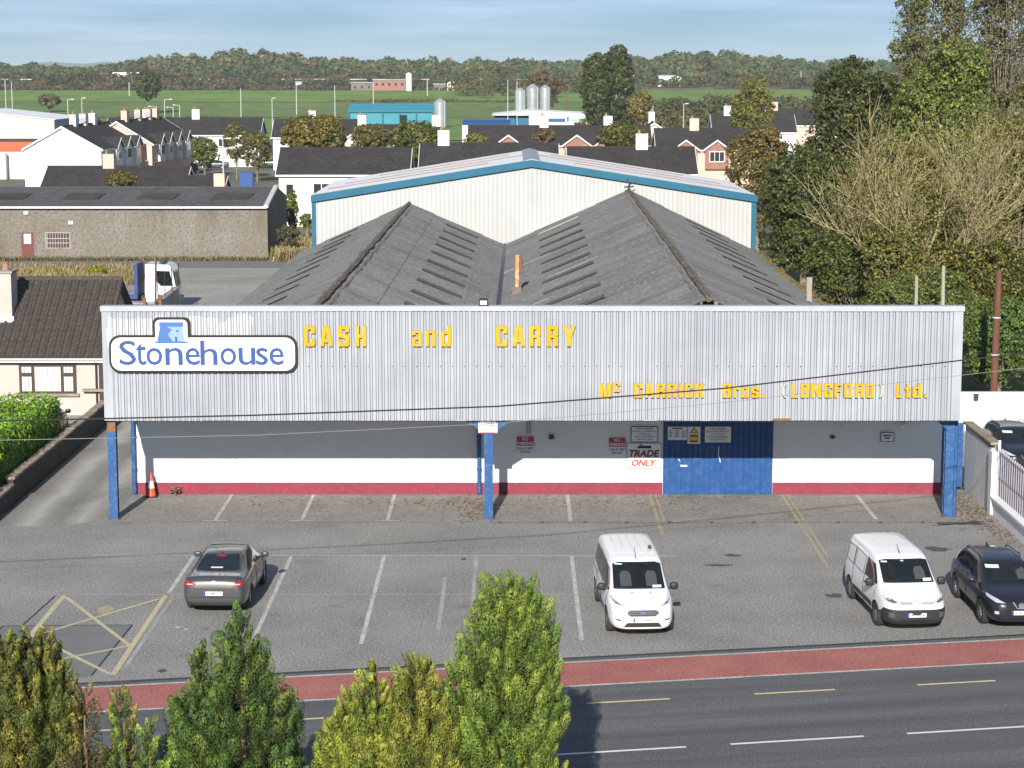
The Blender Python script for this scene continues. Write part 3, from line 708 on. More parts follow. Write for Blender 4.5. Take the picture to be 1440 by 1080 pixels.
flat('tower', [Q(221,480.5), Q(260,480.5), Q(256.5,459), Q(257.5,453), Q(224,453), Q(225,459)], YS-0.119, 'sign_paleblue', sgn)
flat('tower_shade', [Q(221,480.5), Q(243,480.5), Q(236,470), Q(242,464), Q(234,459), Q(225,459)], YS-0.1205, 'sign_midblue', sgn)
flat('tower_cap', [Q(224,459.5), Q(257.5,459.5), Q(257.8,453), Q(223.6,453)], YS-0.121, 'sign_midblue', sgn)
flat('tower_door', [Q(246.5,480.5), Q(249.5,480.5), Q(249,474), Q(246,473)], YS-0.1215, 'sign_blue', sgn)
flat('tower_window', [Q(248,467), Q(251,466.5), Q(251,464), Q(248,464.5)], YS-0.1215, 'sign_blue', sgn)
flat('tower_base', [Q(216.5,483), Q(267,483), Q(262,480.2), Q(219,480.2)], YS-0.122, 'sign_midblue', sgn)

def board(name, label, u0, v0_, u1, v1_, mat, Y=YW-0.03, edge=None, th=0.02):
    p, q = at(u0, v1_, Y), at(u1, v0_, Y)
    t = thing(name, label, 'sign', ((p.x+q.x)/2, Y, p.z))
    if edge:
        link('frame', MB().box(p.x, Y-th, p.z, q.x, Y+0.012, q.z), edge, t, world=True); g = 0.022
        link('panel', MB().box(p.x+g, Y-th-0.004, p.z+g, q.x-g, Y-th+0.004, q.z-g), mat, t, world=True)
    else:
        link('panel', MB().box(p.x, Y-th, p.z, q.x, Y+0.012, q.z), mat, t, world=True)
    t['_y'] = Y - th - 0.006
    return t
def write(t, txt, u0, v0_, u1, v1_, mat, bold=0.0, shear=0.0, name='lettering'):
    y = t['_y']; p, q = at(u0, v1_, y), at(u1, v0_, y)
    link(name, lettering(MB(), txt, p.x, q.x, p.z, q.z, y, bold, 0.0, shear), mat, t, world=True)
def fillr(t, u0, v0_, u1, v1_, mat, name='band', dy=0.002):
    y = t['_y'] + dy; p, q = at(u0, v1_, y), at(u1, v0_, y)
    link(name, MB().add([(p.x,y,p.z),(q.x,y,p.z),(q.x,y,q.z),(p.x,y,q.z)], [(0,1,2,3)]), mat, t, world=True)
for u0, u1, dv, lab in ((726.5, 751, 0, 'red and white NO PARKING sign beside the middle blue post'), (856, 880, 1.5, 'red and white NO PARKING sign next to the TRADE ONLY board')):
    t = board('no_parking_sign', lab, u0, 613.8+dv, u1, 638+dv, 'sign_white')
    fillr(t, u0+0.3, 614.1+dv, u1-0.3, 627+dv, 'sign_red')
    c = (u0+u1)/2
    write(t, 'N', c-4, 615+dv, c-0.6, 619.6+dv, 'sign_white', 0.02, name='letter'); write(t, 'O', c+0.6, 615+dv, c+4, 619.6+dv, 'sign_white', 0.02, name='letter'); write(t, 'PARKING', u0+1.5, 621.2+dv, u1-1.5, 625.8+dv, 'sign_white', 0.02)
    write(t, 'CASH & CARRY', u0+1, 628.8+dv, u1-1, 632.3+dv, 'sign_text_grey', 0.02); write(t, 'VAN ONLY', u0+4, 633.6+dv, u1-4, 637+dv, 'sign_text_grey', 0.02)
t = board('trade_board', 'large white TRADE ONLY board on the wall beside the blue door', 881.5, 623, 930.5, 659, 'sign_white', edge='steel_grey')
write(t, 'TRADE', 884.5, 632.5, 928, 642.6, 'sign_maroon', 0.045, 0.25); write(t, 'ONLY', 888, 646.3, 923.5, 655.6, 'sign_orange_red', 0.045, 0.25)
fillr(t, 896, 626.6, 916.5, 631, 'sign_black', 'logo_edge', 0.003); fillr(t, 896.6, 627.1, 915.9, 630.5, 'sign_cream', 'logo_panel', 0.002); fillr(t, 900, 624.6, 903.8, 628, 'sign_midblue', 'logo_tower', 0.001)
write(t, 'Stonehouse', 897.5, 627.7, 915, 630.2, 'sign_blue', 0.0)
NOTE = ['THESE PREMISES', 'CANNOT BE OPENED BY', 'ONE PERSON', 'AS NO ONE PERSON', 'HAS BOTH KEYS']
def notice(lab, u0, v0_, u1, v1_, ink, edge, Y):
    t = board('notice_board', lab, u0, v0_, u1, v1_, 'sign_white', Y=Y, edge=edge); h = (v1_ - v0_ - 3) / 5; c = (u0+u1)/2
    for i, s in enumerate(NOTE):
        w = (u1-u0-4) * len(s) / 19.0 / 2
        write(t, s, c-w, v0_ + 1.9 + h*i, c+w, v0_ + 1.9 + h*i + h*0.62, ink[i], 0.015)
notice('grey-edged notice on the wall above the TRADE ONLY board', 887.3, 599.6, 925, 621.5, ['sign_text_grey']*5, 'sign_black', YW-0.03)
YD = YW - 0.075
notice('white notice with red lettering on the upper blue door', 991, 600, 1028, 622, ['sign_red','sign_red','sign_red','sign_text_grey','sign_text_grey'], None, YD)
t = board('hours_board', 'pale board of printed rows at upper left of the blue door', 939, 600, 966, 618.6, 'sign_white', Y=YD)
fillr(t, 945, 601.6, 960, 603.4, 'sign_text_grey', 'printed_row')
for r_ in range(4):
    for a, b in ((941,945.5),(949,955),(958.5,964)): fillr(t, a, 605.6 + 2.6*r_, b, 606.6 + 2.6*r_, 'sign_text_grey', 'printed_row')
t = board('warning_sign', 'narrow warning sign with yellow triangle over an orange panel on the blue door', 966.6, 600, 985, 624, 'sign_white', Y=YD - 0.03)
y = t['_y']
flat('triangle', [(lambda p: (p.x, p.z))(at(u, v, y)) for u, v in ((969.5,609.3),(982.5,609.3),(976,600.8))], y+0.001, 'sign_black', t)
flat('triangle_face', [(lambda p: (p.x, p.z))(at(u, v, y)) for u, v in ((971.4,608.4),(980.6,608.4),(976,602.6))], y, 'sign_yellow', t)
fillr(t, 968.6, 611, 982.8, 622.6, 'sign_yellow', 'orange_panel')
for a, b in ((612, 614.2), (619.4, 621.6)): fillr(t, 970.5, a, 981, b, 'sign_black', 'printed_row', 0.0)
t = board('small_sign', 'small black-framed white sign on the wall right of the blue door', 1238, 607.8, 1257.5, 621, 'sign_white', edge='sign_black')
for a, b, c in ((1241.5,1254,611.4), (1244,1252,615.2)): fillr(t, a, c, b, c+1.8, 'sign_text_grey', 'printed_row')
t = board('car_park_sign', 'white sign with red lettering fixed to the top of the middle blue post', 672.5, 591.5, 699.5, 608.8, 'sign_white', Y=68.47, edge='sign_white')
fillr(t, 672.9, 591.6, 699.1, 595.4, 'sign_red'); fillr(t, 672.9, 607.8, 699.1, 608.7, 'sign_red')
write(t, 'PRIVATE', 675, 592.3, 697, 594.8, 'sign_white', 0.02)
for i, (s, w) in enumerate((('CUSTOMER', 10.5), ('CAR PARK', 10), ('ONLY', 5.5))): write(t, s, 686-w, 597 + 3.7*i, 686+w, 599.4 + 3.7*i, 'sign_red' if i != 1 else 'sign_text_grey', 0.02)

# floodlight on the fascia, hanging wires, traffic cone
fl_ = thing('floodlight', 'small black floodlight standing on top of the fascia', 'floodlight', (at(680,432,YF).x, YF+0.05, 7.29))
link('lamp_body', MB().hexa([(-0.15,-0.12,0.02),(0.15,-0.12,0.02),(0.15,0.12,0.05),(-0.15,0.12,0.05)], [(-0.14,-0.16,0.22),(0.14,-0.16,0.22),(0.14,0.05,0.25),(-0.14,0.05,0.25)]), 'dark_steel', fl_)
link('lamp_glass', MB().hexa([(-0.11,-0.16,0.05),(0.11,-0.16,0.05),(0.11,-0.135,0.05),(-0.11,-0.135,0.05)], [(-0.11,-0.175,0.19),(0.11,-0.175,0.19),(0.11,-0.15,0.19),(-0.11,-0.15,0.19)]), 'sign_white', fl_)
link('lamp_bracket', MB().tube([(0.17,0,-0.01),(0.17,0,0.14),(-0.17,0,0.14),(-0.17,0,-0.01)], 0.015, 6), 'rusty_steel', fl_)
def hang(u0, u1, vlow, label):
    a, b = at(u0, 592, YW-0.25), at(u1, 592, YW-0.25); lowz = at((u0+u1)/2, vlow, YW-0.25).z; pts = []
    for i in range(17):
        t = i/16; k = 4*t*(1-t); pts.append((a.x + (b.x-a.x)*(t + 0.05*math.sin(2*math.pi*t)), YW-0.25, 3.44 - (3.44-lowz)*(k ** 0.8)))
    tag(link('hanging_wire', MB().tube(pts, 0.022, 5), 'white_plastic', loc=(0,0,0)), label, 'wire')
hang(368, 445, 640, 'long white wire looping down below the canopy'); hang(1160, 1202, 600, 'short white wire looping below the canopy above the wall')
c = thing('traffic_cone', 'orange and white traffic cone against the store wall by the driveway', 'traffic cone', (-12.85, 72.35, 0.012))
plain('cone_orange', (0.72,0.09,0.02), 0.5); plain('cone_white', (0.75,0.74,0.72), 0.5)
link('base', MB().box(-0.23,-0.2,0,0.23,0.2,0.04), 'sign_black', c)
link('lower_cone', MB().lathe([(0.17,0.04),(0.125,0.32)], 18), 'cone_orange', c, smooth=40)
link('white_band', MB().lathe([(0.126,0.32),(0.085,0.58)], 18), 'cone_white', c, smooth=40)
link('upper_cone', MB().lathe([(0.085,0.58),(0.03,0.86),(0.02,0.87)], 18), 'cone_orange', c, smooth=40)
ll = MB(); rr = random.Random(5)
def litter(cx, cy, sx, sy, n):
    for _ in range(n):
        x, y, a, s = rr.gauss(cx, sx), rr.gauss(cy, sy), rr.uniform(0, 6.3), rr.uniform(0.03, 0.075)
        if y > YW-0.05: continue
        z = 0.016 + rr.uniform(0, 0.015); ca, sa = math.cos(a)*s, math.sin(a)*s
        ll.add([(x-ca, y-sa, z), (x+sa*0.6, y-ca*0.6, z+0.012), (x+ca, y+sa, z), (x-sa*0.6, y+ca*0.6, z+0.01)], [(0,1,2,3)])
litter(-1.3, 70.4, 0.35, 1.0, 170); litter(-3.0, 71.2, 0.9, 0.5, 90); litter(-6.5, 71.5, 2.2, 0.6, 70); litter(2.5, 71.2, 2.2, 0.8, 120); litter(7, 72.2, 1.6, 0.25, 60); litter(15.7, 70.6, 0.45, 1.6, 330); litter(16.0, 67.0, 0.3, 1.6, 150)
tag(link('fallen_leaves', ll, 'leaf_litter'), 'brown fallen leaves drifted along the apron and wall foot', 'leaves', kind='stuff')

# ---------------------------------------------------------------- white clad warehouse behind
wh = thing('warehouse', 'white clad warehouse with teal trim rising behind the dark twin roofs', 'warehouse', (1.4, 132, 0))
def WP(name, mb, mat, parent=wh, **k): return link(name, mb, mat, parent, world=True, **k)
WX0, WX1, WY0, WY1, WE, WR, WXR = -12.66, 15.47, 132.3, 150.5, 7.1, 9.3, 1.26
ztop = lambda x: WE + (WR-WE) * (1 - abs(x-WXR) / ((WXR-WX0) if x < WXR else (WX1-WXR)))
m = MB(); x = WX0; prof = []
while x < WX1 - 0.28:
    prof += [(x, 0), (x+0.19, 0), (x+0.21, -0.035), (x+0.25, -0.035), (x+0.27, 0)]; x += 0.28
prof.append((WX1, 0)); n = len(prof)
m.add([(p[0], WY0+p[1], 0) for p in prof] + [(p[0], WY0+p[1], ztop(p[0])) for p in prof], [(i, i+1, i+1+n, i+n) for i in range(n-1)])
WP('gable_cladding', m, 'white_cladding')
WP('side_wall', MB().box(WX0, WY0+0.02, 0, WX0+0.1, WY1, WE), 'white_cladding'); WP('side_wall', MB().box(WX1-0.1, WY0+0.02, 0, WX1, WY1, WE), 'white_cladding')
for s, (xa, xb) in enumerate(((WX0-0.15, WXR), (WX1+0.15, WXR))):
    za, zb = WE+0.06, WR+0.1
    q = [(xa, WY0-0.15, za), (xb, WY0-0.15, zb), (xb, WY1, zb), (xa, WY1, za)]
    rf = WP('roof', MB().slab(q if s == 0 else q[::-1], 0.06), 'white_sheet_roof')
    for f in (0.30, 0.52, 0.76):
        y = WY0 + (WY1-WY0)*f
        a, b = (0.04, 0.80) if f < 0.4 else ((0.10, 0.97) if f < 0.6 else (0.25, 0.9))
        WP('sheet_lap', MB().tube([(xa+(xb-xa)*a, y, za+(zb-za)*a+0.03), (xa+(xb-xa)*b, y, za+(zb-za)*b+0.03)], 0.03, 4), 'brown_lap', rf)
    WP('barge_trim', MB().hexa([(xa, WY0-0.22, za-0.42), (xb, WY0-0.22, zb-0.42), (xb, WY0-0.06, zb-0.42), (xa, WY0-0.06, za-0.42)], [(xa, WY0-0.22, za+0.03), (xb, WY0-0.22, zb+0.03), (xb, WY0-0.06, zb+0.03), (xa, WY0-0.06, za+0.03)]) if s == 0 else
       MB().hexa([(xb, WY0-0.22, zb-0.42), (xa, WY0-0.22, za-0.42), (xa, WY0-0.06, za-0.42), (xb, WY0-0.06, zb-0.42)], [(xb, WY0-0.22, zb+0.03), (xa, WY0-0.22, za+0.03), (xa, WY0-0.06, za+0.03), (xb, WY0-0.06, zb+0.03)]), 'teal_trim')
WP('corner_trim', MB().box(WX0-0.12, WY0-0.1, 0, WX0+0.14, WY0+0.2, WE-0.3), 'teal_trim'); WP('corner_trim', MB().box(WX1-0.2, WY0-0.1, 0, WX1+0.12, WY0+0.2, WE-0.3), 'teal_trim')
WP('ridge_cap', MB().prism([(WXR-0.55, WR+0.07), (WXR+0.55, WR+0.07), (WXR, WR+0.2)], 'y', WY0-0.16, WY1+0.02), 'steel_grey')
# ---------------------------------------------------------------- vehicles
def paint(name, col, metal=0.0, rough=0.35): return plain(name, col, rough, metal, 0.5, 0.7)
paint('van_white', (0.74,0.75,0.76)); paint('gunmetal', (0.085,0.088,0.088), 0.55, 0.42); paint('silver_paint', (0.42,0.43,0.44), 0.4, 0.35); paint('midnight', (0.022,0.022,0.034), 0.5, 0.34); paint('navy_paint', (0.012,0.016,0.035), 0.3, 0.3)
plain('car_glass', (0.010,0.013,0.014), 0.06, 0, 0.6); plain('black_plastic', (0.022,0.022,0.024), 0.55); plain('tyre_rubber', (0.03,0.03,0.03), 0.85)
plain('alloy', (0.42,0.43,0.44), 0.35, 0.8); plain('hub_plastic', (0.22,0.225,0.23), 0.5, 0.3); plain('lamp_clear', (0.60,0.62,0.65), 0.12, 0.35, 0.8); plain('lamp_dark', (0.10,0.10,0.11), 0.15, 0.2, 0.8)
plain('lamp_red', (0.42,0.008,0.012), 0.15, 0, 0.7); plain('chrome', (0.7,0.7,0.72), 0.15, 0.95); plain('plate_white', (0.72,0.72,0.70), 0.45); plain('plate_blue', (0.02,0.06,0.38), 0.45)
plain('card_pale', (0.62,0.66,0.60), 0.6); plain('seat_cloth', (0.05,0.055,0.06), 0.9); plain('grille_red', (0.45,0.03,0.04), 0.4); plain('arch_black', (0.01,0.01,0.011), 0.9)

def car_shell(spec, m_paint):
    """the painted shell: sections along the length, smoothed, wheel arches cut out"""
    I = lambda key, y: float(np.interp(y, [p[0] for p in spec[key]], [p[1] for p in spec[key]]))
    ys = spec['stations']; rows = []
    for y in ys:
        w, t, b, rw, g = I('width', y), I('top', y), I('belt', y), I('roofw', y), I('floor', y)
        b = min(b, t - 0.035); e = min(0.085, 0.45 * (t - b)); rw = min(rw, w * 0.955)
        rows.append([(0, g), (w*0.80, g), (w*0.965, g + 0.09), (w, g + 0.45*(b-g)), (w*0.99, g + 0.78*(b-g)), (w*0.955, b), (rw + (w*0.955-rw)*0.10, t - e), (rw*0.90, t - e*0.22), (rw*0.5, t), (0, t + 0.006)])
    v, f, n = [], [], len(rows[0])
    for y, r in zip(ys, rows):
        ring = [(x, y, z) for x, z in r] + [(-x, y, z) for x, z in r[-2:0:-1]]; v += ring
    k = 2*n - 2
    for i in range(len(ys)-1):
        for j in range(k): f.append((i*k+j, i*k+(j+1) % k, (i+1)*k+(j+1) % k, (i+1)*k+j))
    f.append(tuple(range(k-1, -1, -1))); f.append(tuple((len(ys)-1)*k + j for j in range(k)))
    me = bpy.data.meshes.new('shell'); me.from_pydata(v, [], f); me.materials.append(MATS[m_paint]); me.materials.append(MATS['arch_black'])
    bm = bmesh.new(); bm.from_mesh(me); bmesh.ops.recalc_face_normals(bm, faces=bm.faces); bm.to_mesh(me); bm.free()
    o = bpy.data.objects.new('shell', me); C.objects.link(o)
    s = o.modifiers.new('s', 'SUBSURF'); s.levels = 2; s.render_levels = 2
    cut = MB()
    for y in spec['axles']:
        for sd in (-1, 1):
            w = I('width', y); cut.tube([(sd*(w-0.30), y, spec['r']+0.01), (sd*(w+0.2), y, spec['r']+0.01)], spec['r']+0.055, 24)
    cm = cut.mesh('cut'); cm.materials.append(MATS[m_paint]); cm.materials.append(MATS['arch_black'])
    bm = bmesh.new(); bm.from_mesh(cm); bmesh.ops.recalc_face_normals(bm, faces=bm.faces); bm.to_mesh(cm); bm.free()
    for p in cm.polygons: p.material_index = 1
    co = bpy.data.objects.new('cut', cm); C.objects.link(co)
    bo = o.modifiers.new('b', 'BOOLEAN'); bo.operation = 'DIFFERENCE'; bo.object = co; bo.solver = 'EXACT'
    if hasattr(bo, 'material_mode'): bo.material_mode = 'INDEX'
    res = evaluated(o)
    bpy.data.objects.remove(o); bpy.data.objects.remove(co)
    res.shade_smooth(); res.set_sharp_from_angle(angle=R(50))
    return res
class Car:
    def __init__(s, name, label, cat, spec, m_paint, loc, rotz):
        s.spec = spec; s.t = thing(name, label, cat, loc, rotz); s.t.scale = (1, 1.05, 1)
        me = car_shell(spec, m_paint); s.body = link('body', me, None, s.t)
        s.bvh = BVHTree.FromPolygons([tuple(v.co) for v in me.vertices], [tuple(p.vertices) for p in me.polygons])
        s.wheels()
    def hit(s, axis, sign, a, b):
        if axis == 'y': o, d = Vector((a, 5*sign, b)), Vector((0, -sign, 0))
        elif axis == 'x': o, d = Vector((5*sign, a, b)), Vector((-sign, 0, 0))
        else: o, d = Vector((a, b, 5)), Vector((0, 0, -1))
        p, n, _, _ = s.bvh.ray_cast(o, d)
        if p is None: return None
        if n.dot(d) > 0: n = -n
        return p, n
    def patch(s, name, poly, axis, sign, mat, off=0.006, parent=None, step=0.07, mirror=False, label=None):
        """a panel that follows the shell, its outline given as seen along an axis"""
        if mirror:
            s.patch(name, [(-a, b) for a, b in poly], axis, sign, mat, off, parent, step)
        b, n = [], len(poly)
        for i in range(n):
            p, q = Vector(poly[i]), Vector(poly[(i+1) % n]); k = max(1, int((q-p).length / step))
            b += [p.lerp(q, j/k) for j in range(k)]
        xs, zs = [p.x for p in b], [p.y for p in b]; pts = list(b)
        def inside(x, z):
            c = False
            for i in range(n):
                (x0, z0), (x1, z1) = poly[i], poly[(i+1) % n]
                if (z0 > z) != (z1 > z) and x < (x1-x0)*(z-z0)/(z1-z0) + x0: c = not c
            return c
        x = min(xs) + step*0.6
        while x < max(xs):
            z = min(zs) + step*0.6
            while z < max(zs):
                if inside(x, z) and min((Vector((x,z))-p).length for p in b) > step*0.4: pts.append(Vector((x, z)))
                z += step
            x += step
        nb = len(b); r = geometry.delaunay_2d_cdt(pts, [], [list(range(nb))], 1, 1e-5)
        v3, ok = [], []
        for p in r[0]:
            h = s.hit(axis, sign, p.x, p.y)
            if h is None: v3.append((0,0,0)); ok.append(False)
            else: v3.append(tuple(h[0] + h[1]*off)); ok.append(True)
        fs = [f for f in r[2] if all(ok[i] for i in f)]
        used = sorted({i for f in fs for i in f}); mp = {k: i for i, k in enumerate(used)}
        m = MB(); m.v = [v3[i] for i in used]; m.f = [tuple(mp[i] for i in f) for f in fs]
        if not m.f: return None
        me = m.mesh(name); bm = bmesh.new(); bm.from_mesh(me); bmesh.ops.recalc_face_normals(bm, faces=bm.faces); bm.to_mesh(me); bm.free()
        o = link(name, me, mat, parent or s.t, smooth=60)
        return o
    def seam(s, pts, axis, sign, w=0.012, mat='arch_black', name='panel_gap', mirror=False, off=0.004):
        if mirror: s.seam([(-a, b) for a, b in pts] if axis != 'x' else pts, axis, -sign if axis == 'x' else sign, w, mat, name, False, off)
        P = []
        for i in range(len(pts)-1):
            p, q = Vector(pts[i]), Vector(pts[i+1]); k = max(1, int((q-p).length/0.08)); P += [p.lerp(q, j/k) for j in range(k)]
        P.append(Vector(pts[-1])); L = []
        for p in P:
            h = s.hit(axis, sign, p.x, p.y)
            if h: L.append(h[0] + h[1]*off)
        if len(L) > 1: link(name, MB().tube(L, w/2, 4), mat, s.body)
    def wheels(s):
        sp = s.spec; r = sp['r']; prof = [(r*0.62,-0.10),(r*0.93,-0.105),(r,-0.075),(r,0.075),(r*0.93,0.105),(r*0.62,0.10)]
        ty, n = MB(), 28
        for q in range(len(prof)):
            for j in range(n):
                t = 2*math.pi*j/n; ty.v.append((prof[q][1], prof[q][0]*math.cos(t), prof[q][0]*math.sin(t)))
        for q in range(len(prof)):
            for j in range(n): a, b = q*n, ((q+1) % len(prof))*n; ty.f.append((a+j, a+(j+1) % n, b+(j+1) % n, b+j))
        tm = ty.mesh('tyre'); tm.materials.append(MATS['tyre_rubber']); tm.shade_smooth(); tm.set_sharp_from_angle(angle=R(40))
        rm = MB(); rr = r*0.64
        rm.tube([(0.03,0,0),(0.05,0,0)], rr*1.0, 28); rm.tube([(0.06,0,0),(0.095,0,0)], rr*0.2, 12)
        for k in range(sp.get('spokes', 5)):
            t = 2*math.pi*k/sp.get('spokes', 5); d = Vector((0, math.cos(t), math.sin(t))); e = Vector((0, -math.sin(t), math.cos(t)))
            c0, c1 = d*rr*0.12, d*rr*0.96; w0, w1 = rr*0.16, rr*0.2
            rm.hexa([c0-e*w0+Vector((0.05,0,0)), c1-e*w1+Vector((0.05,0,0)), c1+e*w1+Vector((0.05,0,0)), c0+e*w0+Vector((0.05,0,0))], [c0-e*w0+Vector((0.09,0,0)), c1-e*w1+Vector((0.082,0,0)), c1+e*w1+Vector((0.082,0,0)), c0+e*w0+Vector((0.09,0,0))])
        rmm = rm.mesh('rim'); rmm.materials.append(MATS[sp.get('rim', 'alloy')])
        dm = MB().tube([(0.028,0,0),(0.052,0,0)], rr*1.02, 28).mesh('rim_well'); dm.materials.append(MATS['arch_black'])
        for y in sp['axles']:
            w = float(np.interp(y, [p[0] for p in sp['width']], [p[1] for p in sp['width']]))
            for sd in (1, -1):
                o = link('wheel', tm, None, s.t); o.location = (sd*(w-0.125), y, r); o.rotation_euler = (0, 0, 0 if sd > 0 else math.pi)
                link('rim', rmm, None, o); link('rim_well', dm, None, o)
    def mirror_pair(s, y, z, mat, size=(0.11, 0.07, 0.085), x=None):
        w = x if x else float(np.interp(y, [p[0] for p in s.spec['width']], [p[1] for p in s.spec['width']]))*0.955
        for sd in (1, -1):
            a, b, c_ = size; m = MB(); c0 = Vector((sd*(w+0.12), y, z)); rows = []
            bm = bmesh.new(); bmesh.ops.create_uvsphere(bm, u_segments=14, v_segments=8, radius=1.0)
            for vv in bm.verts:
                q = vv.co; f = lambda t: math.copysign(abs(t)**0.6, t); vv.co = Vector((c0.x + f(q.x)*a, c0.y + f(q.y)*b, c0.z + f(q.z)*c_))
            me = bpy.data.meshes.new('wing_mirror'); bm.to_mesh(me); bm.free()
            o = link('wing_mirror', me, mat, s.t, smooth=60)
            link('mirror_arm', MB().tube([(sd*(w-0.05), y+0.01, z-0.06), (sd*(w+0.08), y, z-0.05)], 0.028, 8), 'black_plastic', o)
    def plate(s, sign, z, txt, w=0.26, h=0.056, name='number_plate'):
        p, n_ = s.hit('y', sign, 0.0, z); y = p.y + sign*0.012
        o = link(name, MB().box(-w, min(y, y-sign*0.03), z-h, w, max(y, y-sign*0.03), z+h), 'plate_white', s.t)
        fx = lambda x: x*(-sign)
        m = MB(); v, f = glyph(txt, 0.02, 0.0, 0.0); a, b = v.min(0), v.max(0)
        x0, x1 = -w*0.76, w*0.92
        m.add([(fx(x0 + (p_[0]-a[0])/(b[0]-a[0])*(x1-x0)) if True else 0, y+sign*0.003, z-h*0.55 + (p_[1]-a[1])/(b[1]-a[1])*h*1.1) for p_ in v], f)
        link('plate_characters', m, 'sign_text_grey', o)
        xs = sorted((fx(-w), fx(-w*0.83)))
        link('plate_badge', MB().box(xs[0], min(y, y+sign*0.003), z-h, xs[1], max(y, y+sign*0.003), z+h), 'plate_blue', o)
    def wiper(s, a, b): pass

def st(*e):
    """stations: list of key lengths, with tight ones at the ends"""
    return sorted(set(e))
# grey saloon seen from behind
sedan_spec = dict(r=0.325, axles=(1.38, -1.305), spokes=5, rim='alloy',
    stations=st(-2.33,-2.29,-2.18,-2.0,-1.75,-1.45,-1.05,-0.75,-0.3,0.1,0.45,0.8,1.15,1.5,1.85,2.1,2.26,2.33),
    top=[(-2.33,0.78),(-2.29,1.02),(-2.18,1.115),(-2.0,1.125),(-1.75,1.135),(-1.45,1.20),(-1.05,1.34),(-0.75,1.425),(-0.3,1.485),(0.1,1.495),(0.45,1.455),(0.8,1.27),(1.15,1.04),(1.5,0.97),(1.85,0.89),(2.1,0.80),(2.26,0.70),(2.33,0.62)],
    belt=[(-2.33,0.70),(-2.18,0.98),(-1.75,1.02),(-1,1.0),(1.1,0.94),(2.0,0.74),(2.33,0.52)],
    width=[(-2.33,0.74),(-2.26,0.83),(-2.1,0.88),(-1.6,0.905),(0,0.907),(1.5,0.90),(2.0,0.84),(2.2,0.72),(2.33,0.55)],
    roofw=[(-2.33,0.66),(-2.1,0.78),(-1.75,0.74),(-1.05,0.61),(-0.3,0.60),(0.45,0.60),(1.15,0.72),(2.0,0.68),(2.33,0.5)],
    floor=[(-2.33,0.36),(-2.1,0.25),(-1.7,0.2),(1.8,0.19),(2.33,0.28)])
def cabin_glass(c, screen, rear, sides, tint='car_glass'):
    for nm, poly, sgn_ in (('windscreen', screen, 1), ('rear_window', rear, -1)):
        if poly: c.patch(nm, poly, 'y', sgn_, tint, 0.007)
    for poly in sides:
        for sd in (1, -1): c.patch('side_window', poly, 'x', sd, tint, 0.007)
sd_ = Car('parked_car', 'dark grey saloon car seen from behind, parked alone beside the yellow cross-hatching', 'car', sedan_spec, 'gunmetal', (-8.22, 58.35, 0), R(-1.5))
cabin_glass(sd_, [(-0.66,1.07),(0.66,1.07),(0.55,1.42),(-0.55,1.42)], [(-0.60,1.16),(0.60,1.16),(0.55,1.30),(0.47,1.41),(-0.47,1.41),(-0.55,1.30)],
            [[(0.88,1.0),(0.30,1.37),(-0.28,1.41),(-0.28,1.02)], [(-0.36,1.02),(-0.36,1.41),(-0.80,1.36),(-1.22,1.14),(-1.15,1.04)]])
sd_.patch('sunroof', [(-0.46,-0.28),(0.46,-0.28),(0.46,0.32),(-0.46,0.32)], 'z', 1, 'car_glass', 0.006)
sd_.patch('tail_light', [(0.47,0.895),(0.66,0.875),(0.84,0.90),(0.855,1.01),(0.70,1.01),(0.52,0.95)], 'y', -1, 'lamp_red', 0.010, mirror=True)
sd_.patch('tail_light_lens', [(0.56,0.915),(0.72,0.905),(0.74,0.935),(0.58,0.94)], 'y', -1, 'lamp_clear', 0.014, mirror=True)
sd_.patch('brake_light', [(-0.13,1.375),(0.13,1.375),(0.13,1.40),(-0.13,1.40)], 'y', -1, 'lamp_red', 0.012)
sd_.patch('lower_bumper', [(-0.74,0.30),(0.74,0.30),(0.78,0.42),(-0.78,0.42)], 'y', -1, 'black_plastic', 0.008)
sd_.patch('boot_recess', [(-0.40,0.60),(0.40,0.60),(0.48,0.76),(-0.48,0.76)], 'y', -1, 'gunmetal', 0.004)
sd_.patch('boot_spoiler', [(-0.66,-2.27),(0.66,-2.27),(0.64,-2.17),(-0.64,-2.17)], 'z', 1, 'gunmetal', 0.022)
sd_.patch('boot_badge', [(-0.05,0.955),(0.05,0.955),(0.05,1.02),(-0.05,1.02)], 'y', -1, 'chrome', 0.012)
sd_.seam([(-0.72,1.115),(-0.60,0.86),(-0.52,0.79),(0.52,0.79),(0.60,0.86),(0.72,1.115)], 'y', -1)
sd_.seam([(-0.70,0.565),(0.70,0.565)], 'y', -1)
for y_ in (0.95, -0.32, -1.12): sd_.seam([(y_, 0.98), (y_ - 0.02, 0.55), (y_, 0.28)], 'x', 1, mirror=True)
for y_ in (-0.12, -0.98):
    for s_ in (1, -1): sd_.patch('door_handle', [(y_-0.1,0.865),(y_+0.1,0.865),(y_+0.1,0.895),(y_-0.1,0.895)], 'x', s_, 'chrome', 0.02)
sd_.mirror_pair(0.72, 1.05, 'gunmetal'); sd_.plate(-1, 0.675, '151 MH 235')
link('aerial', MB().hexa([(-0.03,-0.78,1.40),(0.03,-0.78,1.40),(0.03,-0.62,1.43),(-0.03,-0.62,1.43)], [(-0.006,-0.80,1.50),(0.006,-0.80,1.50),(0.006,-0.76,1.50),(-0.006,-0.76,1.50)]), 'gunmetal', sd_.t)
sd_.patch('rear_shelf_item', [(-0.2,1.19),(0.14,1.19),(0.14,1.21),(-0.2,1.21)], 'y', -1, 'card_pale', 0.011)

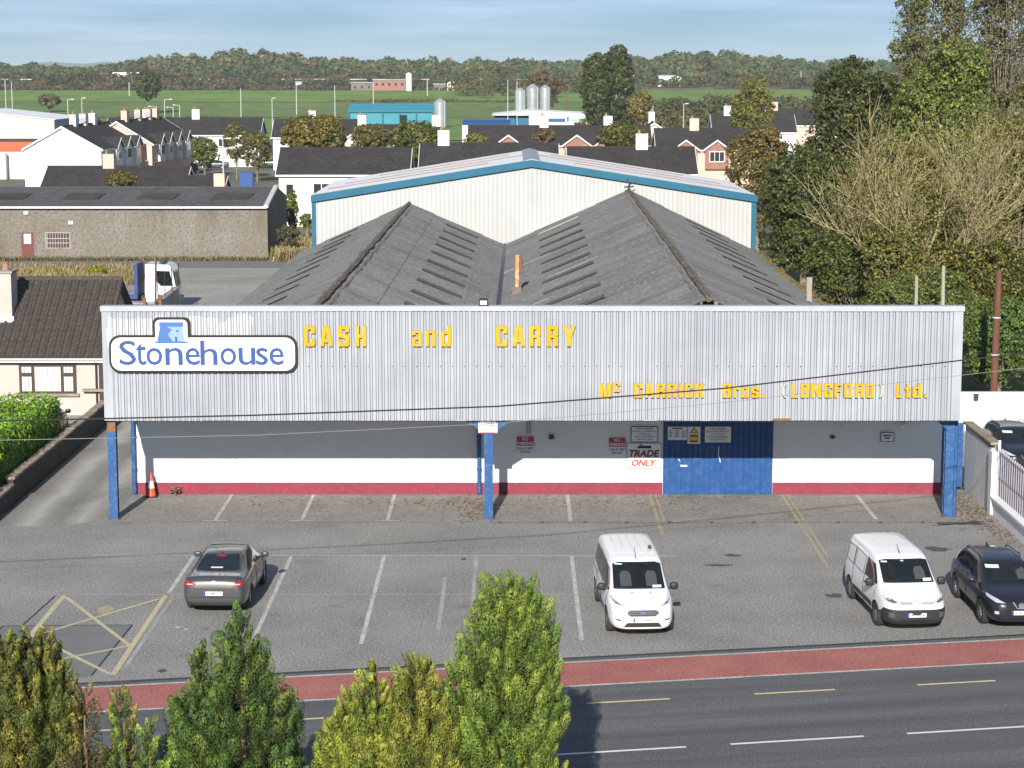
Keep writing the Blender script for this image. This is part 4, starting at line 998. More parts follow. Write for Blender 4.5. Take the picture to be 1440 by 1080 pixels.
# white window van
van_spec = dict(r=0.33, axles=(1.50, -1.52), spokes=9, rim='hub_plastic',
    stations=st(-2.41,-2.39,-2.30,-2.1,-1.7,-1.2,-0.7,-0.2,0.3,0.62,0.80,1.0,1.3,1.62,1.78,2.0,2.2,2.33,2.41),
    top=[(-2.41,1.55),(-2.39,1.72),(-2.30,1.80),(-2.1,1.825),(-1.2,1.84),(0.1,1.835),(0.45,1.81),(0.62,1.765),(0.80,1.66),(1.62,1.13),(1.78,1.08),(2.0,1.02),(2.2,0.93),(2.33,0.83),(2.41,0.70)],
    belt=[(-2.41,1.02),(-1,1.06),(1.2,1.03),(1.7,0.98),(2.2,0.80),(2.41,0.62)],
    width=[(-2.41,0.84),(-2.3,0.895),(-2,0.915),(0,0.917),(1.5,0.91),(1.9,0.875),(2.2,0.80),(2.33,0.70),(2.41,0.58)],
    roofw=[(-2.41,0.70),(-2.2,0.745),(0.3,0.72),(0.7,0.70),(1.62,0.77),(2.0,0.74),(2.3,0.62),(2.41,0.5)],
    floor=[(-2.41,0.33),(-2.1,0.24),(1.8,0.21),(2.2,0.22),(2.41,0.27)])
vn = Car('parked_van', 'white van with side windows and black grille, parked alone mid car park', 'van', van_spec, 'van_white', (3.36, 56.15, 0), R(180+3.0))
cabin_glass(vn, [(-0.70,1.165),(0.70,1.165),(0.655,1.66),(0.5,1.70),(-0.5,1.70),(-0.655,1.66)], [(-0.6,1.15),(0.6,1.15),(0.58,1.62),(-0.58,1.62)],
            [[(1.42,1.10),(0.78,1.55),(0.22,1.62),(0.22,1.10)], [(0.12,1.10),(0.12,1.62),(-0.92,1.64),(-0.92,1.10)], [(-1.02,1.12),(-1.02,1.63),(-2.0,1.62),(-2.05,1.14)]])
vn.patch('headlight', [(0.47,0.845),(0.72,0.90),(0.83,1.0),(0.79,1.03),(0.66,0.95),(0.44,0.88)], 'y', 1, 'lamp_clear', 0.010, mirror=True)
vn.patch('headlight_inner', [(0.56,0.885),(0.70,0.92),(0.76,0.98),(0.64,0.935)], 'y', 1, 'lamp_dark', 0.015, mirror=True)
vn.patch('grille', [(-0.44,0.70),(-0.33,0.625),(0.33,0.625),(0.44,0.70),(0.44,0.75),(0.36,0.79),(-0.36,0.79),(-0.44,0.75)], 'y', 1, 'chrome', 0.008)
gr = vn.patch('grille_mesh', [(-0.41,0.70),(-0.31,0.64),(0.31,0.64),(0.41,0.70),(0.41,0.745),(0.34,0.775),(-0.34,0.775),(-0.41,0.745)], 'y', 1, 'black_plastic', 0.013)
for z_ in (0.685, 0.73): vn.seam([(-0.38,z_),(0.38,z_)], 'y', 1, 0.018, 'hub_plastic', 'grille_bar', off=0.018)
vn.patch('grille_badge', [(-0.075,0.705),(0,0.685),(0.075,0.705),(0.075,0.72),(0,0.74),(-0.075,0.72)], 'y', 1, 'plate_blue', 0.026, step=0.03)
vn.patch('lower_grille', [(-0.52,0.34),(0.52,0.34),(0.42,0.46),(-0.42,0.46)], 'y', 1, 'black_plastic', 0.009)
vn.patch('fog_lamp', [(0.58,0.50),(0.72,0.53),(0.72,0.56),(0.58,0.55)], 'y', 1, 'lamp_dark', 0.010, mirror=True)
vn.patch('bumper_trim', [(-0.5,0.255),(0.5,0.255),(0.62,0.29),(-0.62,0.29)], 'y', 1, 'black_plastic', 0.008)
vn.seam([(-0.76,1.06),(-0.62,0.915),(-0.40,0.83),(0.40,0.83),(0.62,0.915),(0.76,1.06)], 'y', 1, 0.009)
for pts in ([(0.18,1.65),(0.17,0.7),(0.2,0.3)], [(-0.95,1.66),(-0.97,0.75),(-1.1,0.62)], [(1.42,1.06),(1.30,0.6),(1.12,0.36)]): vn.seam(pts, 'x', 1, mirror=True)
vn.seam([(-2.25,0.98),(-0.95,0.98)], 'x', 1, 0.016, mirror=True)
for x_ in (-0.46,-0.23,0,0.23,0.46): vn.seam([(x_, -2.15), (x_, 0.2)], 'z', 1, 0.022, 'van_white', 'roof_rib', off=0.006)
vn.patch('side_moulding', [(1.05,0.50),(1.05,0.58),(-1.05,0.60),(-1.05,0.52)], 'x', 1, 'black_plastic', 0.012); vn.patch('side_moulding', [(1.05,0.50),(1.05,0.58),(-1.05,0.60),(-1.05,0.52)], 'x', -1, 'black_plastic', 0.012)
for x_ in (-0.28, 0.22): vn.patch('washer_jet', [(x_-0.02,1.70),(x_+0.02,1.70),(x_+0.02,1.74),(x_-0.02,1.74)], 'z', 1, 'black_plastic', 0.012)
vn.seam([(-0.66,1.16),(0.05,1.185)], 'y', 1, 0.02, 'black_plastic', 'wiper', off=0.018); vn.seam([(0.02,1.165),(0.66,1.195)], 'y', 1, 0.02, 'black_plastic', 'wiper', off=0.018)
vn.patch('windscreen_card', [(-0.60,1.185),(-0.36,1.185),(-0.36,1.235),(-0.60,1.235)], 'y', 1, 'card_pale', 0.011)
vn.patch('windscreen_sticker', [(0.40,1.645),(0.60,1.645),(0.60,1.67),(0.40,1.67)], 'y', 1, 'card_pale', 0.011)
vn.patch('seat_back', [(-0.50,1.22),(-0.20,1.22),(-0.20,1.45),(-0.26,1.52),(-0.44,1.52),(-0.50,1.45)], 'y', 1, 'seat_cloth', 0.0095); vn.patch('seat_back', [(0.50,1.22),(0.20,1.22),(0.20,1.45),(0.26,1.52),(0.44,1.52),(0.50,1.45)], 'y', 1, 'seat_cloth', 0.0095)
vn.mirror_pair(1.18, 1.14, 'black_plastic', (0.115,0.07,0.10)); vn.plate(1, 0.535, '201-D-28996')
link('aerial', MB().tube([(0.0,0.62,1.76),(0.0,0.25,2.02)], [0.012,0.006], 6), 'black_plastic', vn.t)
link('roof_light', MB().lathe([(0.05,1.80),(0.06,1.84),(0.03,1.92)], 10, -0.5, -0.3), 'black_plastic', vn.t)

# white panel van with black bumper
ber_spec = dict(r=0.325, axles=(1.29, -1.495), spokes=8, rim='hub_plastic',
    stations=st(-2.2,-2.18,-2.1,-1.9,-1.5,-1.0,-0.5,0.0,0.4,0.62,0.8,1.05,1.3,1.5,1.75,1.95,2.1,2.2),
    top=[(-2.2,1.55),(-2.18,1.70),(-2.1,1.79),(-1.9,1.815),(-1.0,1.835),(0.0,1.835),(0.4,1.80),(0.62,1.735),(1.42,1.17),(1.5,1.14),(1.75,1.09),(1.95,1.03),(2.1,0.93),(2.2,0.78)],
    belt=[(-2.2,1.0),(-1,1.05),(1.1,1.04),(1.5,1.0),(2.0,0.86),(2.2,0.66)],
    width=[(-2.2,0.84),(-2.1,0.895),(-1.8,0.92),(0,0.924),(1.3,0.92),(1.7,0.895),(2.0,0.83),(2.12,0.75),(2.2,0.62)],
    roofw=[(-2.2,0.70),(-2.0,0.75),(0.2,0.735),(0.6,0.71),(1.42,0.77),(1.9,0.76),(2.1,0.68),(2.2,0.55)],
    floor=[(-2.2,0.33),(-1.9,0.24),(1.6,0.21),(2.0,0.22),(2.2,0.27)])
bv = Car('parked_van', 'white panel van with black bumper, parked beside the dark car', 'van', ber_spec, 'van_white', (10.72, 56.5, 0), R(180+4.6))
cabin_glass(bv, [(-0.70,1.20),(0.70,1.20),(0.665,1.66),(0.5,1.69),(-0.5,1.69),(-0.665,1.66)], None, [[(1.20,1.12),(0.66,1.56),(0.05,1.62),(0.05,1.12)]])
bv.patch('headlight', [(0.44,0.84),(0.62,0.80),(0.80,0.86),(0.83,0.97),(0.70,0.965),(0.46,0.90)], 'y', 1, 'lamp_clear', 0.010, mirror=True)
bv.patch('headlight_inner', [(0.52,0.85),(0.62,0.83),(0.75,0.87),(0.77,0.93),(0.66,0.925)], 'y', 1, 'lamp_dark', 0.015, mirror=True)
bv.patch('front_bumper', [(-0.86,0.26),(0.86,0.26),(0.90,0.48),(0.84,0.68),(0.5,0.66),(-0.5,0.66),(-0.84,0.68),(-0.90,0.48)], 'y', 1, 'black_plastic', 0.012, step=0.05)
for s_ in (1, -1): bv.patch('bumper_corner', [(2.17,0.28),(1.72,0.27),(1.70,0.50),(1.92,0.68),(2.17,0.66)], 'x', s_, 'black_plastic', 0.012, step=0.05)
bv.patch('bumper_intake', [(-0.46,0.30),(0.46,0.30),(0.42,0.38),(-0.42,0.38)], 'y', 1, 'arch_black', 0.017)
bv.patch('fog_recess', [(0.60,0.44),(0.74,0.46),(0.74,0.58),(0.62,0.58)], 'y', 1, 'lamp_dark', 0.018, mirror=True)
for z_, m_ in ((0.80,'chrome'), (0.855,'chrome'), (0.828,'grille_red')): bv.seam([(-0.46,z_),(-0.12,z_+0.005)], 'y', 1, 0.022, m_, 'grille_bar', off=0.012); bv.seam([(0.46,z_),(0.12,z_+0.005)], 'y', 1, 0.022, m_, 'grille_bar', off=0.012)
for dz in (0, 0.05): bv.seam([(-0.10,0.80+dz),(0,0.865+dz),(0.10,0.80+dz)], 'y', 1, 0.026, 'chrome', 'grille_badge', off=0.016)
bv.seam([(-0.80,1.03),(-0.62,0.985),(-0.30,0.935),(0.30,0.935),(0.62,0.985),(0.80,1.03)], 'y', 1, 0.009)
for pts in ([(0.02,1.66),(0.0,0.7),(0.02,0.3)], [(1.2,1.08),(1.14,0.6),(0.95,0.34)], [(-1.15,1.66),(-1.16,0.7),(-1.2,0.35)], [(-0.12,1.58),(-1.05,1.60),(-1.05,1.12),(-0.12,1.10),(-0.12,1.58)], [(-1.2,1.58),(-1.95,1.56),(-2.0,1.12),(-1.2,1.10),(-1.2,1.58)]): bv.seam(pts, 'x', 1, 0.014, mirror=True)
for s_ in (1, -1):
    bv.patch('side_moulding', [(0.92,0.44),(0.92,0.58),(0.06,0.58),(0.06,0.44)], 'x', s_, 'black_plastic', 0.014); bv.patch('side_moulding', [(-0.05,0.44),(-0.05,0.58),(-1.05,0.58),(-1.05,0.44)], 'x', s_, 'black_plastic', 0.014)
    bv.patch('door_handle', [(0.10,0.93),(0.30,0.93),(0.30,0.965),(0.10,0.965)], 'x', s_, 'black_plastic', 0.02)
for x_ in (-0.42,-0.14,0.14,0.42): bv.seam([(x_, -1.95), (x_, 0.1)], 'z', 1, 0.02, 'van_white', 'roof_rib', off=0.005)
bv.seam([(-0.66,1.195),(0.05,1.22)], 'y', 1, 0.02, 'black_plastic', 'wiper', off=0.018); bv.seam([(0.02,1.20),(0.66,1.23)], 'y', 1, 0.02, 'black_plastic', 'wiper', off=0.018)
bv.patch('windscreen_card', [(-0.64,1.225),(-0.40,1.225),(-0.40,1.285),(-0.64,1.285)], 'y', 1, 'card_pale', 0.011)
bv.patch('windscreen_sticker', [(0.46,1.62),(0.62,1.62),(0.62,1.65),(0.46,1.65)], 'y', 1, 'card_pale', 0.011); bv.patch('windscreen_sticker', [(0.0,1.64),(0.08,1.64),(0.08,1.665),(0.0,1.665)], 'y', 1, 'card_pale', 0.011)
bv.patch('seat_back', [(-0.50,1.27),(-0.20,1.27),(-0.20,1.45),(-0.26,1.53),(-0.44,1.53),(-0.50,1.45)], 'y', 1, 'seat_cloth', 0.0095)
bv.mirror_pair(1.02, 1.15, 'black_plastic', (0.115,0.07,0.11)); bv.plate(1, 0.51, '24-D-16295')
link('aerial', MB().tube([(0.02,0.45,1.79),(0.04,0.22,2.0)], [0.012,0.006], 6), 'black_plastic', bv.t)

# dark crossover at the edge of the picture
suv_spec = dict(r=0.345, axles=(1.25, -1.40), spokes=5, rim='alloy',
    stations=st(-2.19,-2.16,-2.05,-1.85,-1.6,-1.2,-0.7,-0.2,0.15,0.36,0.6,0.9,1.18,1.4,1.7,1.95,2.1,2.19),
    top=[(-2.19,0.86),(-2.16,1.06),(-2.05,1.22),(-1.85,1.40),(-1.6,1.50),(-1.2,1.555),(-0.7,1.585),(-0.2,1.59),(0.15,1.56),(0.36,1.515),(1.18,1.09),(1.4,1.045),(1.7,0.99),(1.95,0.92),(2.1,0.83),(2.19,0.70)],
    belt=[(-2.19,0.80),(-1.8,1.08),(-1,1.05),(1.0,0.99),(1.5,0.93),(2.0,0.80),(2.19,0.58)],
    width=[(-2.19,0.74),(-2.05,0.86),(-1.6,0.90),(0,0.895),(1.3,0.90),(1.7,0.88),(1.98,0.80),(2.1,0.70),(2.19,0.56)],
    roofw=[(-2.19,0.62),(-1.85,0.62),(-1.0,0.63),(0.2,0.63),(0.4,0.62),(1.18,0.73),(1.8,0.72),(2.1,0.62),(2.19,0.5)],
    floor=[(-2.19,0.38),(-1.8,0.26),(1.6,0.23),(2.0,0.24),(2.19,0.30)])
def crossover(label, loc, rotz, mp, plate_txt):
    c = Car('parked_car', label, 'car', suv_spec, mp, loc, rotz)
    cabin_glass(c, [(-0.67,1.12),(0.67,1.12),(0.60,1.47),(-0.60,1.47)], [(-0.52,1.16),(0.52,1.16),(0.48,1.44),(-0.48,1.44)],
        [[(0.98,1.06),(0.28,1.42),(-0.18,1.47),(-0.18,1.08)], [(-0.28,1.08),(-0.28,1.47),(-0.98,1.46),(-1.05,1.10)], [(-1.14,1.12),(-1.10,1.44),(-1.45,1.38),(-1.62,1.2)]])
    c.patch('headlight', [(0.42,0.78),(0.66,0.79),(0.82,0.88),(0.80,0.94),(0.64,0.885)], 'y', 1, 'lamp_clear', 0.010, mirror=True)
    c.patch('grille', [(-0.42,0.68),(-0.26,0.60),(0.26,0.60),(0.42,0.68),(0.42,0.79),(-0.42,0.79)], 'y', 1, 'arch_black', 0.010)
    c.seam([(-0.22,0.80),(-0.12,0.655),(0.12,0.655),(0.22,0.80)], 'y', 1, 0.035, 'chrome', 'grille_bar', off=0.018)
    c.patch('grille_badge', [(0.085*math.cos(t), 0.715+0.075*math.sin(t)) for t in np.linspace(0, 6.28, 13)[:-1]], 'y', 1, 'chrome', 0.024, step=0.04)
    c.patch('lower_grille', [(-0.56,0.36),(0.56,0.36),(0.50,0.47),(-0.50,0.47)], 'y', 1, 'arch_black', 0.010)
    c.patch('fog_lamp', [(0.60,0.49),(0.70,0.49),(0.70,0.57),(0.60,0.57)], 'y', 1, 'lamp_clear', 0.012, mirror=True)
    c.patch('skid_trim', [(-0.58,0.29),(0.58,0.29),(0.62,0.345),(-0.62,0.345)], 'y', 1, 'black_plastic', 0.010)
    for s_ in (1, -1):
        c.patch('sill_trim', [(0.85,0.27),(0.85,0.38),(-0.98,0.38),(-0.98,0.27)], 'x', s_, 'black_plastic', 0.010)
        for y_ in (0.0, -0.85): c.patch('door_handle', [(y_-0.1,0.925),(y_+0.1,0.925),(y_+0.1,0.955),(y_-0.1,0.955)], 'x', s_, mp, 0.022)
        c.patch('tail_light', [(-2.1,0.92),(-1.82,0.98),(-1.82,1.06),(-2.08,1.02)], 'x', s_, 'lamp_red', 0.010)
    c.patch('tail_light', [(0.46,0.92),(0.80,0.94),(0.80,1.04),(0.5,1.0)], 'y', -1, 'lamp_red', 0.012, mirror=True)
    c.seam([(-0.74,1.05),(-0.62,0.91),(-0.42,0.83),(0.42,0.83),(0.62,0.91),(0.74,1.05)], 'y', 1, 0.009)
    for pts in ([(1.05,1.02),(0.98,0.6),(0.9,0.36)], [(-0.23,1.06),(-0.24,0.36)], [(-1.1,1.08),(-1.15,0.8),(-0.98,0.55)]): c.seam(pts, 'x', 1, mirror=True)
    for x_ in (0.56, -0.56): link('roof_rail', MB().tube([(x_*0.97,0.05,1.55),(x_,-0.1,1.605),(x_,-1.2,1.585),(x_*0.98,-1.4,1.52)], 0.018, 6), 'black_plastic', c.t)
    c.patch('windscreen_card', [(-0.62,1.135),(-0.40,1.135),(-0.40,1.19),(-0.62,1.19)], 'y', 1, 'card_pale', 0.011)
    c.patch('sun_visor', [(0.20,1.38),(0.56,1.38),(0.56,1.445),(0.20,1.445)], 'y', 1, 'card_pale', 0.009)
    c.patch('seat_back', [(-0.50,1.17),(-0.22,1.17),(-0.22,1.33),(-0.44,1.40),(-0.50,1.33)], 'y', 1, 'seat_cloth', 0.0095)
    c.mirror_pair(0.80, 1.10, mp, (0.115,0.075,0.085))
    if plate_txt: c.plate(1, 0.535, plate_txt)
    link('aerial', MB().hexa([(-0.03,-1.42,1.52),(0.03,-1.42,1.52),(0.03,-1.25,1.55),(-0.03,-1.25,1.55)], [(-0.006,-1.46,1.63),(0.006,-1.46,1.63),(0.006,-1.42,1.63),(-0.006,-1.42,1.63)]), mp, c.t)
    return c
crossover('dark purple-black crossover car facing the road, cut off by the picture edge', (13.68, 56.65, 0), R(180+2), 'midnight', '161 RN 808')
c3 = crossover('dark car with pale roof parked behind the white railings', (19.25, 78.3, 0), R(180), 'midnight', None)
c3.patch('roof_panel', [(-0.54,-1.5),(0.54,-1.5),(0.56,0.18),(-0.56,0.18)], 'z', 1, 'silver_paint', 0.006)
c2 = crossover('dark blue car parked beside the bungalow behind the bright hedge', (-19.25, 83.6, 0), R(6), 'navy_paint', None)
c2.plate(-1, 0.62, '151 LD 402')

# lorry with blue flat bed in the rear yard
tr = thing('lorry', 'small lorry with white cab and blue flat bed standing in the rear yard', 'lorry', (at(228, 405, 131).x, 131, 0))
plain('lorry_blue', (0.018,0.05,0.19), 0.5); plain('lorry_grey', (0.25,0.25,0.26), 0.6)
cabp = [(1.05,0.55),(1.05,1.5),(0.82,2.75),(0.6,2.95),(-0.85,2.98),(-0.9,0.55)]
link('cab', MB().prism(cabp, 'y', -1.1, 1.1), 'van_white', tr)
for y_, s_ in ((-1.106, 1), (1.104, 1)):
    link('side_window', MB().prism([(0.88,1.62),(0.68,2.55),(-0.18,2.58),(-0.22,2.0),(0.1,1.62)], 'y', y_, y_+0.006), 'car_glass', tr)
link('windscreen', MB().hexa([(1.055,-0.95,1.55),(1.065,-0.95,1.55),(1.065,0.95,1.55),(1.055,0.95,1.55)], [(0.86,-0.92,2.6),(0.87,-0.92,2.6),(0.87,0.92,2.6),(0.86,0.92,2.6)]), 'car_glass', tr)
link('mirror', MB().box(1.1,-1.45,1.5,1.2,-1.15,2.25), 'black_plastic', tr); link('mirror_arm', MB().tube([(1.0,-1.1,2.4),(1.15,-1.3,2.3),(1.15,-1.3,1.5)], 0.03, 5), 'black_plastic', tr)
link('bumper', MB().box(0.9,-1.12,0.4,1.2,1.12,0.85), 'lorry_grey', tr)
link('roof_beacons', MB().tube([(0.2,-0.9,3.02),(0.2,0.9,3.02)], 0.06, 6).box(-0.05,-0.5,2.98,0.3,-0.3,3.2), 'black_plastic', tr)
link('headboard', MB().box(-1.55,-1.15,1.1,-1.35,1.15,2.95), 'lorry_blue', tr)
for y_ in (-0.95, -0.3, 0.4, 1.0): link('headboard_slot', MB().box(-1.345,y_-0.18,1.7,-1.335,y_+0.18,2.8), 'dark_steel', tr)
link('flat_bed', MB().box(-5.2,-1.15,1.0,-1.36,1.15,1.15), 'lorry_grey', tr)
link('bed_side', MB().box(-5.2,-1.2,0.8,-1.36,-1.15,1.12), 'lorry_blue', tr); link('bed_side', MB().box(-5.2,1.15,0.8,-1.36,1.2,1.12), 'lorry_blue', tr)
link('chassis', MB().box(-5.1,-0.45,0.6,1.0,0.45,0.95), 'black_plastic', tr)
for x_ in (0.2, -3.6):
    for y_ in (-1.0, 1.0):
        w = link('wheel', MB().tube([(x_,y_-0.14,0.48),(x_,y_+0.14,0.48)], 0.48, 20), 'tyre_rubber', tr); link('hub', MB().tube([(x_,y_-0.15,0.48),(x_,y_+0.15,0.48)], 0.24, 14), 'hub_plastic', w)
# ---------------------------------------------------------------- surroundings: materials
weathered('bungalow_render', (0.54,0.465,0.42), (0.49,0.42,0.38), 0.8, 0.9, stains=(0.55,0.45,0.38), st_scale=0.6, st_lo=0.62, st_hi=0.85, bump=0.2, bump_scale=12)
weathered('brown_tile', (0.058,0.048,0.042), (0.095,0.08,0.071), 3.0, 0.9, speckle=(0.04,0.034,0.031), sp_scale=6)
weathered('slate_roof', (0.024,0.022,0.022), (0.038,0.035,0.034), 0.6, 0.85, speckle=(0.055,0.05,0.048), sp_scale=2.5)
weathered('shed_render', (0.16,0.138,0.11), (0.215,0.195,0.17), 0.30, 0.95, speckle=(0.26,0.245,0.23), sp_scale=7, grit=(0.145,0.125,0.10), grit_scale=5.5, stains=(0.12,0.095,0.065), st_scale=0.28, st_lo=0.50, st_hi=0.72, st_stretch=(1.3,1.3,0.35), bump=0.25, bump_scale=5)
weathered('shed_roof', (0.075,0.075,0.08), (0.12,0.12,0.122), 0.3, 0.9, speckle=(0.15,0.15,0.15), sp_scale=2.0)
weathered('dark_wall', (0.045,0.042,0.038), (0.075,0.07,0.063), 1.5, 0.95, speckle=(0.05,0.055,0.04), sp_scale=4, bump=0.2)
weathered('coping', (0.33,0.27,0.20), (0.20,0.165,0.125), 1.5, 0.95, speckle=(0.38,0.33,0.27), sp_scale=6)
weathered('yard_concrete', (0.33,0.32,0.30), (0.25,0.24,0.22), 0.8, 0.95, stains=(0.17,0.16,0.14), st_scale=0.7)
weathered('panel_white', (0.62,0.62,0.63), (0.55,0.55,0.57), 1.2, 0.6)
weathered('white_paint', (0.80,0.80,0.80), (0.74,0.74,0.74), 1.0, 0.7, stains=(0.55,0.54,0.50), st_scale=1.2, st_lo=0.66, st_hi=0.85)
plain('rail_lilac', (0.34,0.31,0.34), 0.5)
weathered('white_wall', (0.80,0.80,0.79), (0.74,0.74,0.73), 0.6, 0.85)
weathered('cream_wall', (0.76,0.70,0.60), (0.70,0.64,0.54), 0.4, 0.85)
weathered('pink_wall', (0.72,0.48,0.40), (0.66,0.44,0.36), 0.4, 0.85)
weathered('brick', (0.34,0.16,0.12), (0.26,0.12,0.095), 3, 0.9, speckle=(0.42,0.26,0.2), sp_scale=5)
weathered('beige_clad', (0.66,0.60,0.50), (0.60,0.55,0.46), 0.3, 0.6)
weathered('grey_clad', (0.33,0.35,0.38), (0.28,0.30,0.33), 0.3, 0.6)
weathered('teal_clad', (0.03,0.22,0.30), (0.05,0.27,0.36), 0.2, 0.5)
weathered('galvanised', (0.42,0.45,0.48), (0.52,0.55,0.58), 0.4, 0.35, metal=0.5)
plain('red_orange', (0.62,0.09,0.03), 0.5); plain('upvc', (0.80,0.80,0.79), 0.4); plain('brown_frame', (0.055,0.03,0.022), 0.5); plain('glass_dark', (0.03,0.035,0.04), 0.08, 0, 0.6)
plain('net_curtain', (0.62,0.61,0.58), 0.9); plain('gutter_brown', (0.04,0.028,0.024), 0.5); plain('maroon_door', (0.14,0.035,0.03), 0.6); plain('maroon_dark', (0.06,0.02,0.018), 0.4); plain('royal_blue', (0.010,0.065,0.25), 0.5)
plain('pot_clay', (0.30,0.17,0.12), 0.8); plain('dish_grey', (0.30,0.31,0.32), 0.6); plain('galv_pole', (0.50,0.51,0.50), 0.6); plain('green_panel', (0.02,0.22,0.12), 0.5)
weathered('pole_wood', (0.17,0.075,0.045), (0.11,0.05,0.032), 1.5, 0.9, stretch=(4,4,0.4)); weathered('pale_wood', (0.40,0.37,0.30), (0.27,0.25,0.19), 2.0, 0.9, stretch=(3,3,0.5))
weathered('far_hill', (0.10,0.13,0.10), (0.13,0.15,0.11), 0.002, 1.0)

# ---------------------------------------------------------------- bungalow at the left
bg = thing('bungalow', 'pink rendered bungalow with brown tiled roof beyond the driveway', 'house', (-24, 90, 0))
def BP(name, mb, mat, parent=bg, **k): return link(name, mb, mat, parent, world=True, **k)
BX0, BX1, BY0, BY1, BE, BRZ = -33.0, -18.15, 90.0, 99.0, 2.72, 5.62
BP('wall', MB().prism([(BY0, 0), (BY1, 0), (BY1, BE), ((BY0+BY1)/2, BRZ-0.12), (BY0, BE)], 'x', BX0, BX1), 'bungalow_render')
ov = 0.32; ye, ym = BY0-0.35, (BY0+BY1)/2; ze = BE - 0.10
roof = BP('roof', MB().slab([(BX0-ov, ye, ze), (BX1+ov, ye, ze), (BX1+ov, ym, BRZ), (BX0-ov, ym, BRZ)], 0.1), 'brown_tile')
BP('rear_roof', MB().slab([(BX1+ov, 2*ym-ye, ze), (BX0-ov, 2*ym-ye, ze), (BX0-ov, ym, BRZ), (BX1+ov, ym, BRZ)], 0.1), 'brown_tile')
sl = Vector((0, ym-ye, BRZ-ze)); SLn = sl.length; sdir = sl.normalized(); nrm = Vector((0, -sdir.z, sdir.y))
tw, tg = 0.345, 0.365
tile = MB(); tp = [(0,0.010),(0.035,0.075),(0.085,0.085),(0.13,0.07),(0.17,0.010),(0.335,0.010)]
tile.add([(x, -0.02, z+0.03) for x, z in tp] + [(x, tg+0.02, z-0.012) for x, z in tp] + [(0,-0.02,-0.01),(0.335,-0.02,-0.01)], [(i, i+1, i+7, i+6) for i in range(5)] + [(12, 13, 5, 4, 3, 2, 1, 0)])
tm = tile.mesh('roof_tile'); tm.materials.append(MATS['brown_tile'])
rx = math.atan2(sdir.z, sdir.y)
ncol, nrow = 20, int(SLn / tg)
def put_tile(i, j):
    p = Vector((BX1+ov - (i+1)*tw, ye, ze)) + sdir*(j*tg) + nrm*0.012
    return p
for j in range(nrow):
    for i in range(ncol):
        o = link('roof_tile', tm, None, roof); o.location = put_tile(i, j) + Vector((0,0,random.uniform(-0.004,0.006))); o.rotation_euler = (rx + random.uniform(-0.012,0.012), 0, random.uniform(-0.012,0.012))
rest = MB(); Rm = Matrix.Rotation(rx, 3, 'X')
for j in range(nrow):
    for i in range(ncol, ncol+22):
        p = put_tile(i, j); rest.add([tuple(p + Rm @ Vector(v)) for v in tile.v], tile.f)
o = BP('roof_tiles', rest, 'brown_tile', roof); o['kind'] = 'stuff'
for k in range(34):
    x = BX1 + ov - 0.45*k
    BP('ridge_tile', MB().prism([(ym-0.15, BRZ-0.06), (ym+0.15, BRZ-0.06), (ym+0.08, BRZ+0.09), (ym-0.08, BRZ+0.09)], 'x', x-0.44, x), 'brown_tile', roof)
BP('verge_board', MB().hexa([(BX1+ov-0.02, ye, ze-0.2), (BX1+ov+0.02, ye, ze-0.2), (BX1+ov+0.02, ym, BRZ-0.2), (BX1+ov-0.02, ym, BRZ-0.2)], [(BX1+ov-0.02, ye, ze+0.04), (BX1+ov+0.02, ye, ze+0.04), (BX1+ov+0.02, ym, BRZ+0.04), (BX1+ov-0.02, ym, BRZ+0.04)]), 'brown_frame', roof)
BP('gutter', MB().tube([(BX0-ov, ye-0.06, ze-0.08), (BX1+ov, ye-0.06, ze-0.08)], 0.06, 8), 'galv_pole')
BP('eaves_board', MB().box(BX0-ov, ye+0.0, ze-0.22, BX1+ov, ye+0.03, ze-0.04), 'upvc')
BP('downpipe', MB().tube([(BX1-0.1, BY0-0.07, 0.3), (BX1-0.1, BY0-0.07, BE-0.3), (BX1-0.1, ye-0.05, ze-0.12)], 0.045, 8), 'gutter_brown')
BP('wall_ledge', MB().box(BX1-0.7, BY0-0.28, 1.10, BX1+0.7, BY0-0.003, 1.2), 'coping')
chm = BP('chimney', MB().box(-23.6, 91.8, 3.2, -22.30, 92.9, 6.1), 'bungalow_render', roof)
BP('lead_skirt', MB().box(-23.7, 91.7, 3.2, -22.20, 91.795, 4.2), 'galv_pole', roof)
BP('chimney_coping', MB().box(-23.67, 91.73, 6.1, -22.23, 92.97, 6.2), 'yard_concrete', roof)
for x_ in (-23.2, -22.65): BP('chimney_pot', MB().lathe([(0.18,6.2),(0.14,6.5),(0.17,6.58)], 12, x_, 92.35), 'pot_clay', roof)
a, b = at(28, 553, BY0), at(107, 512.5, BY0)
win = BP('window', MB().box(a.x, BY0-0.05, a.z, b.x, BY0+0.0, b.z), 'brown_frame')
W_, H_ = b.x-a.x, b.z-a.z
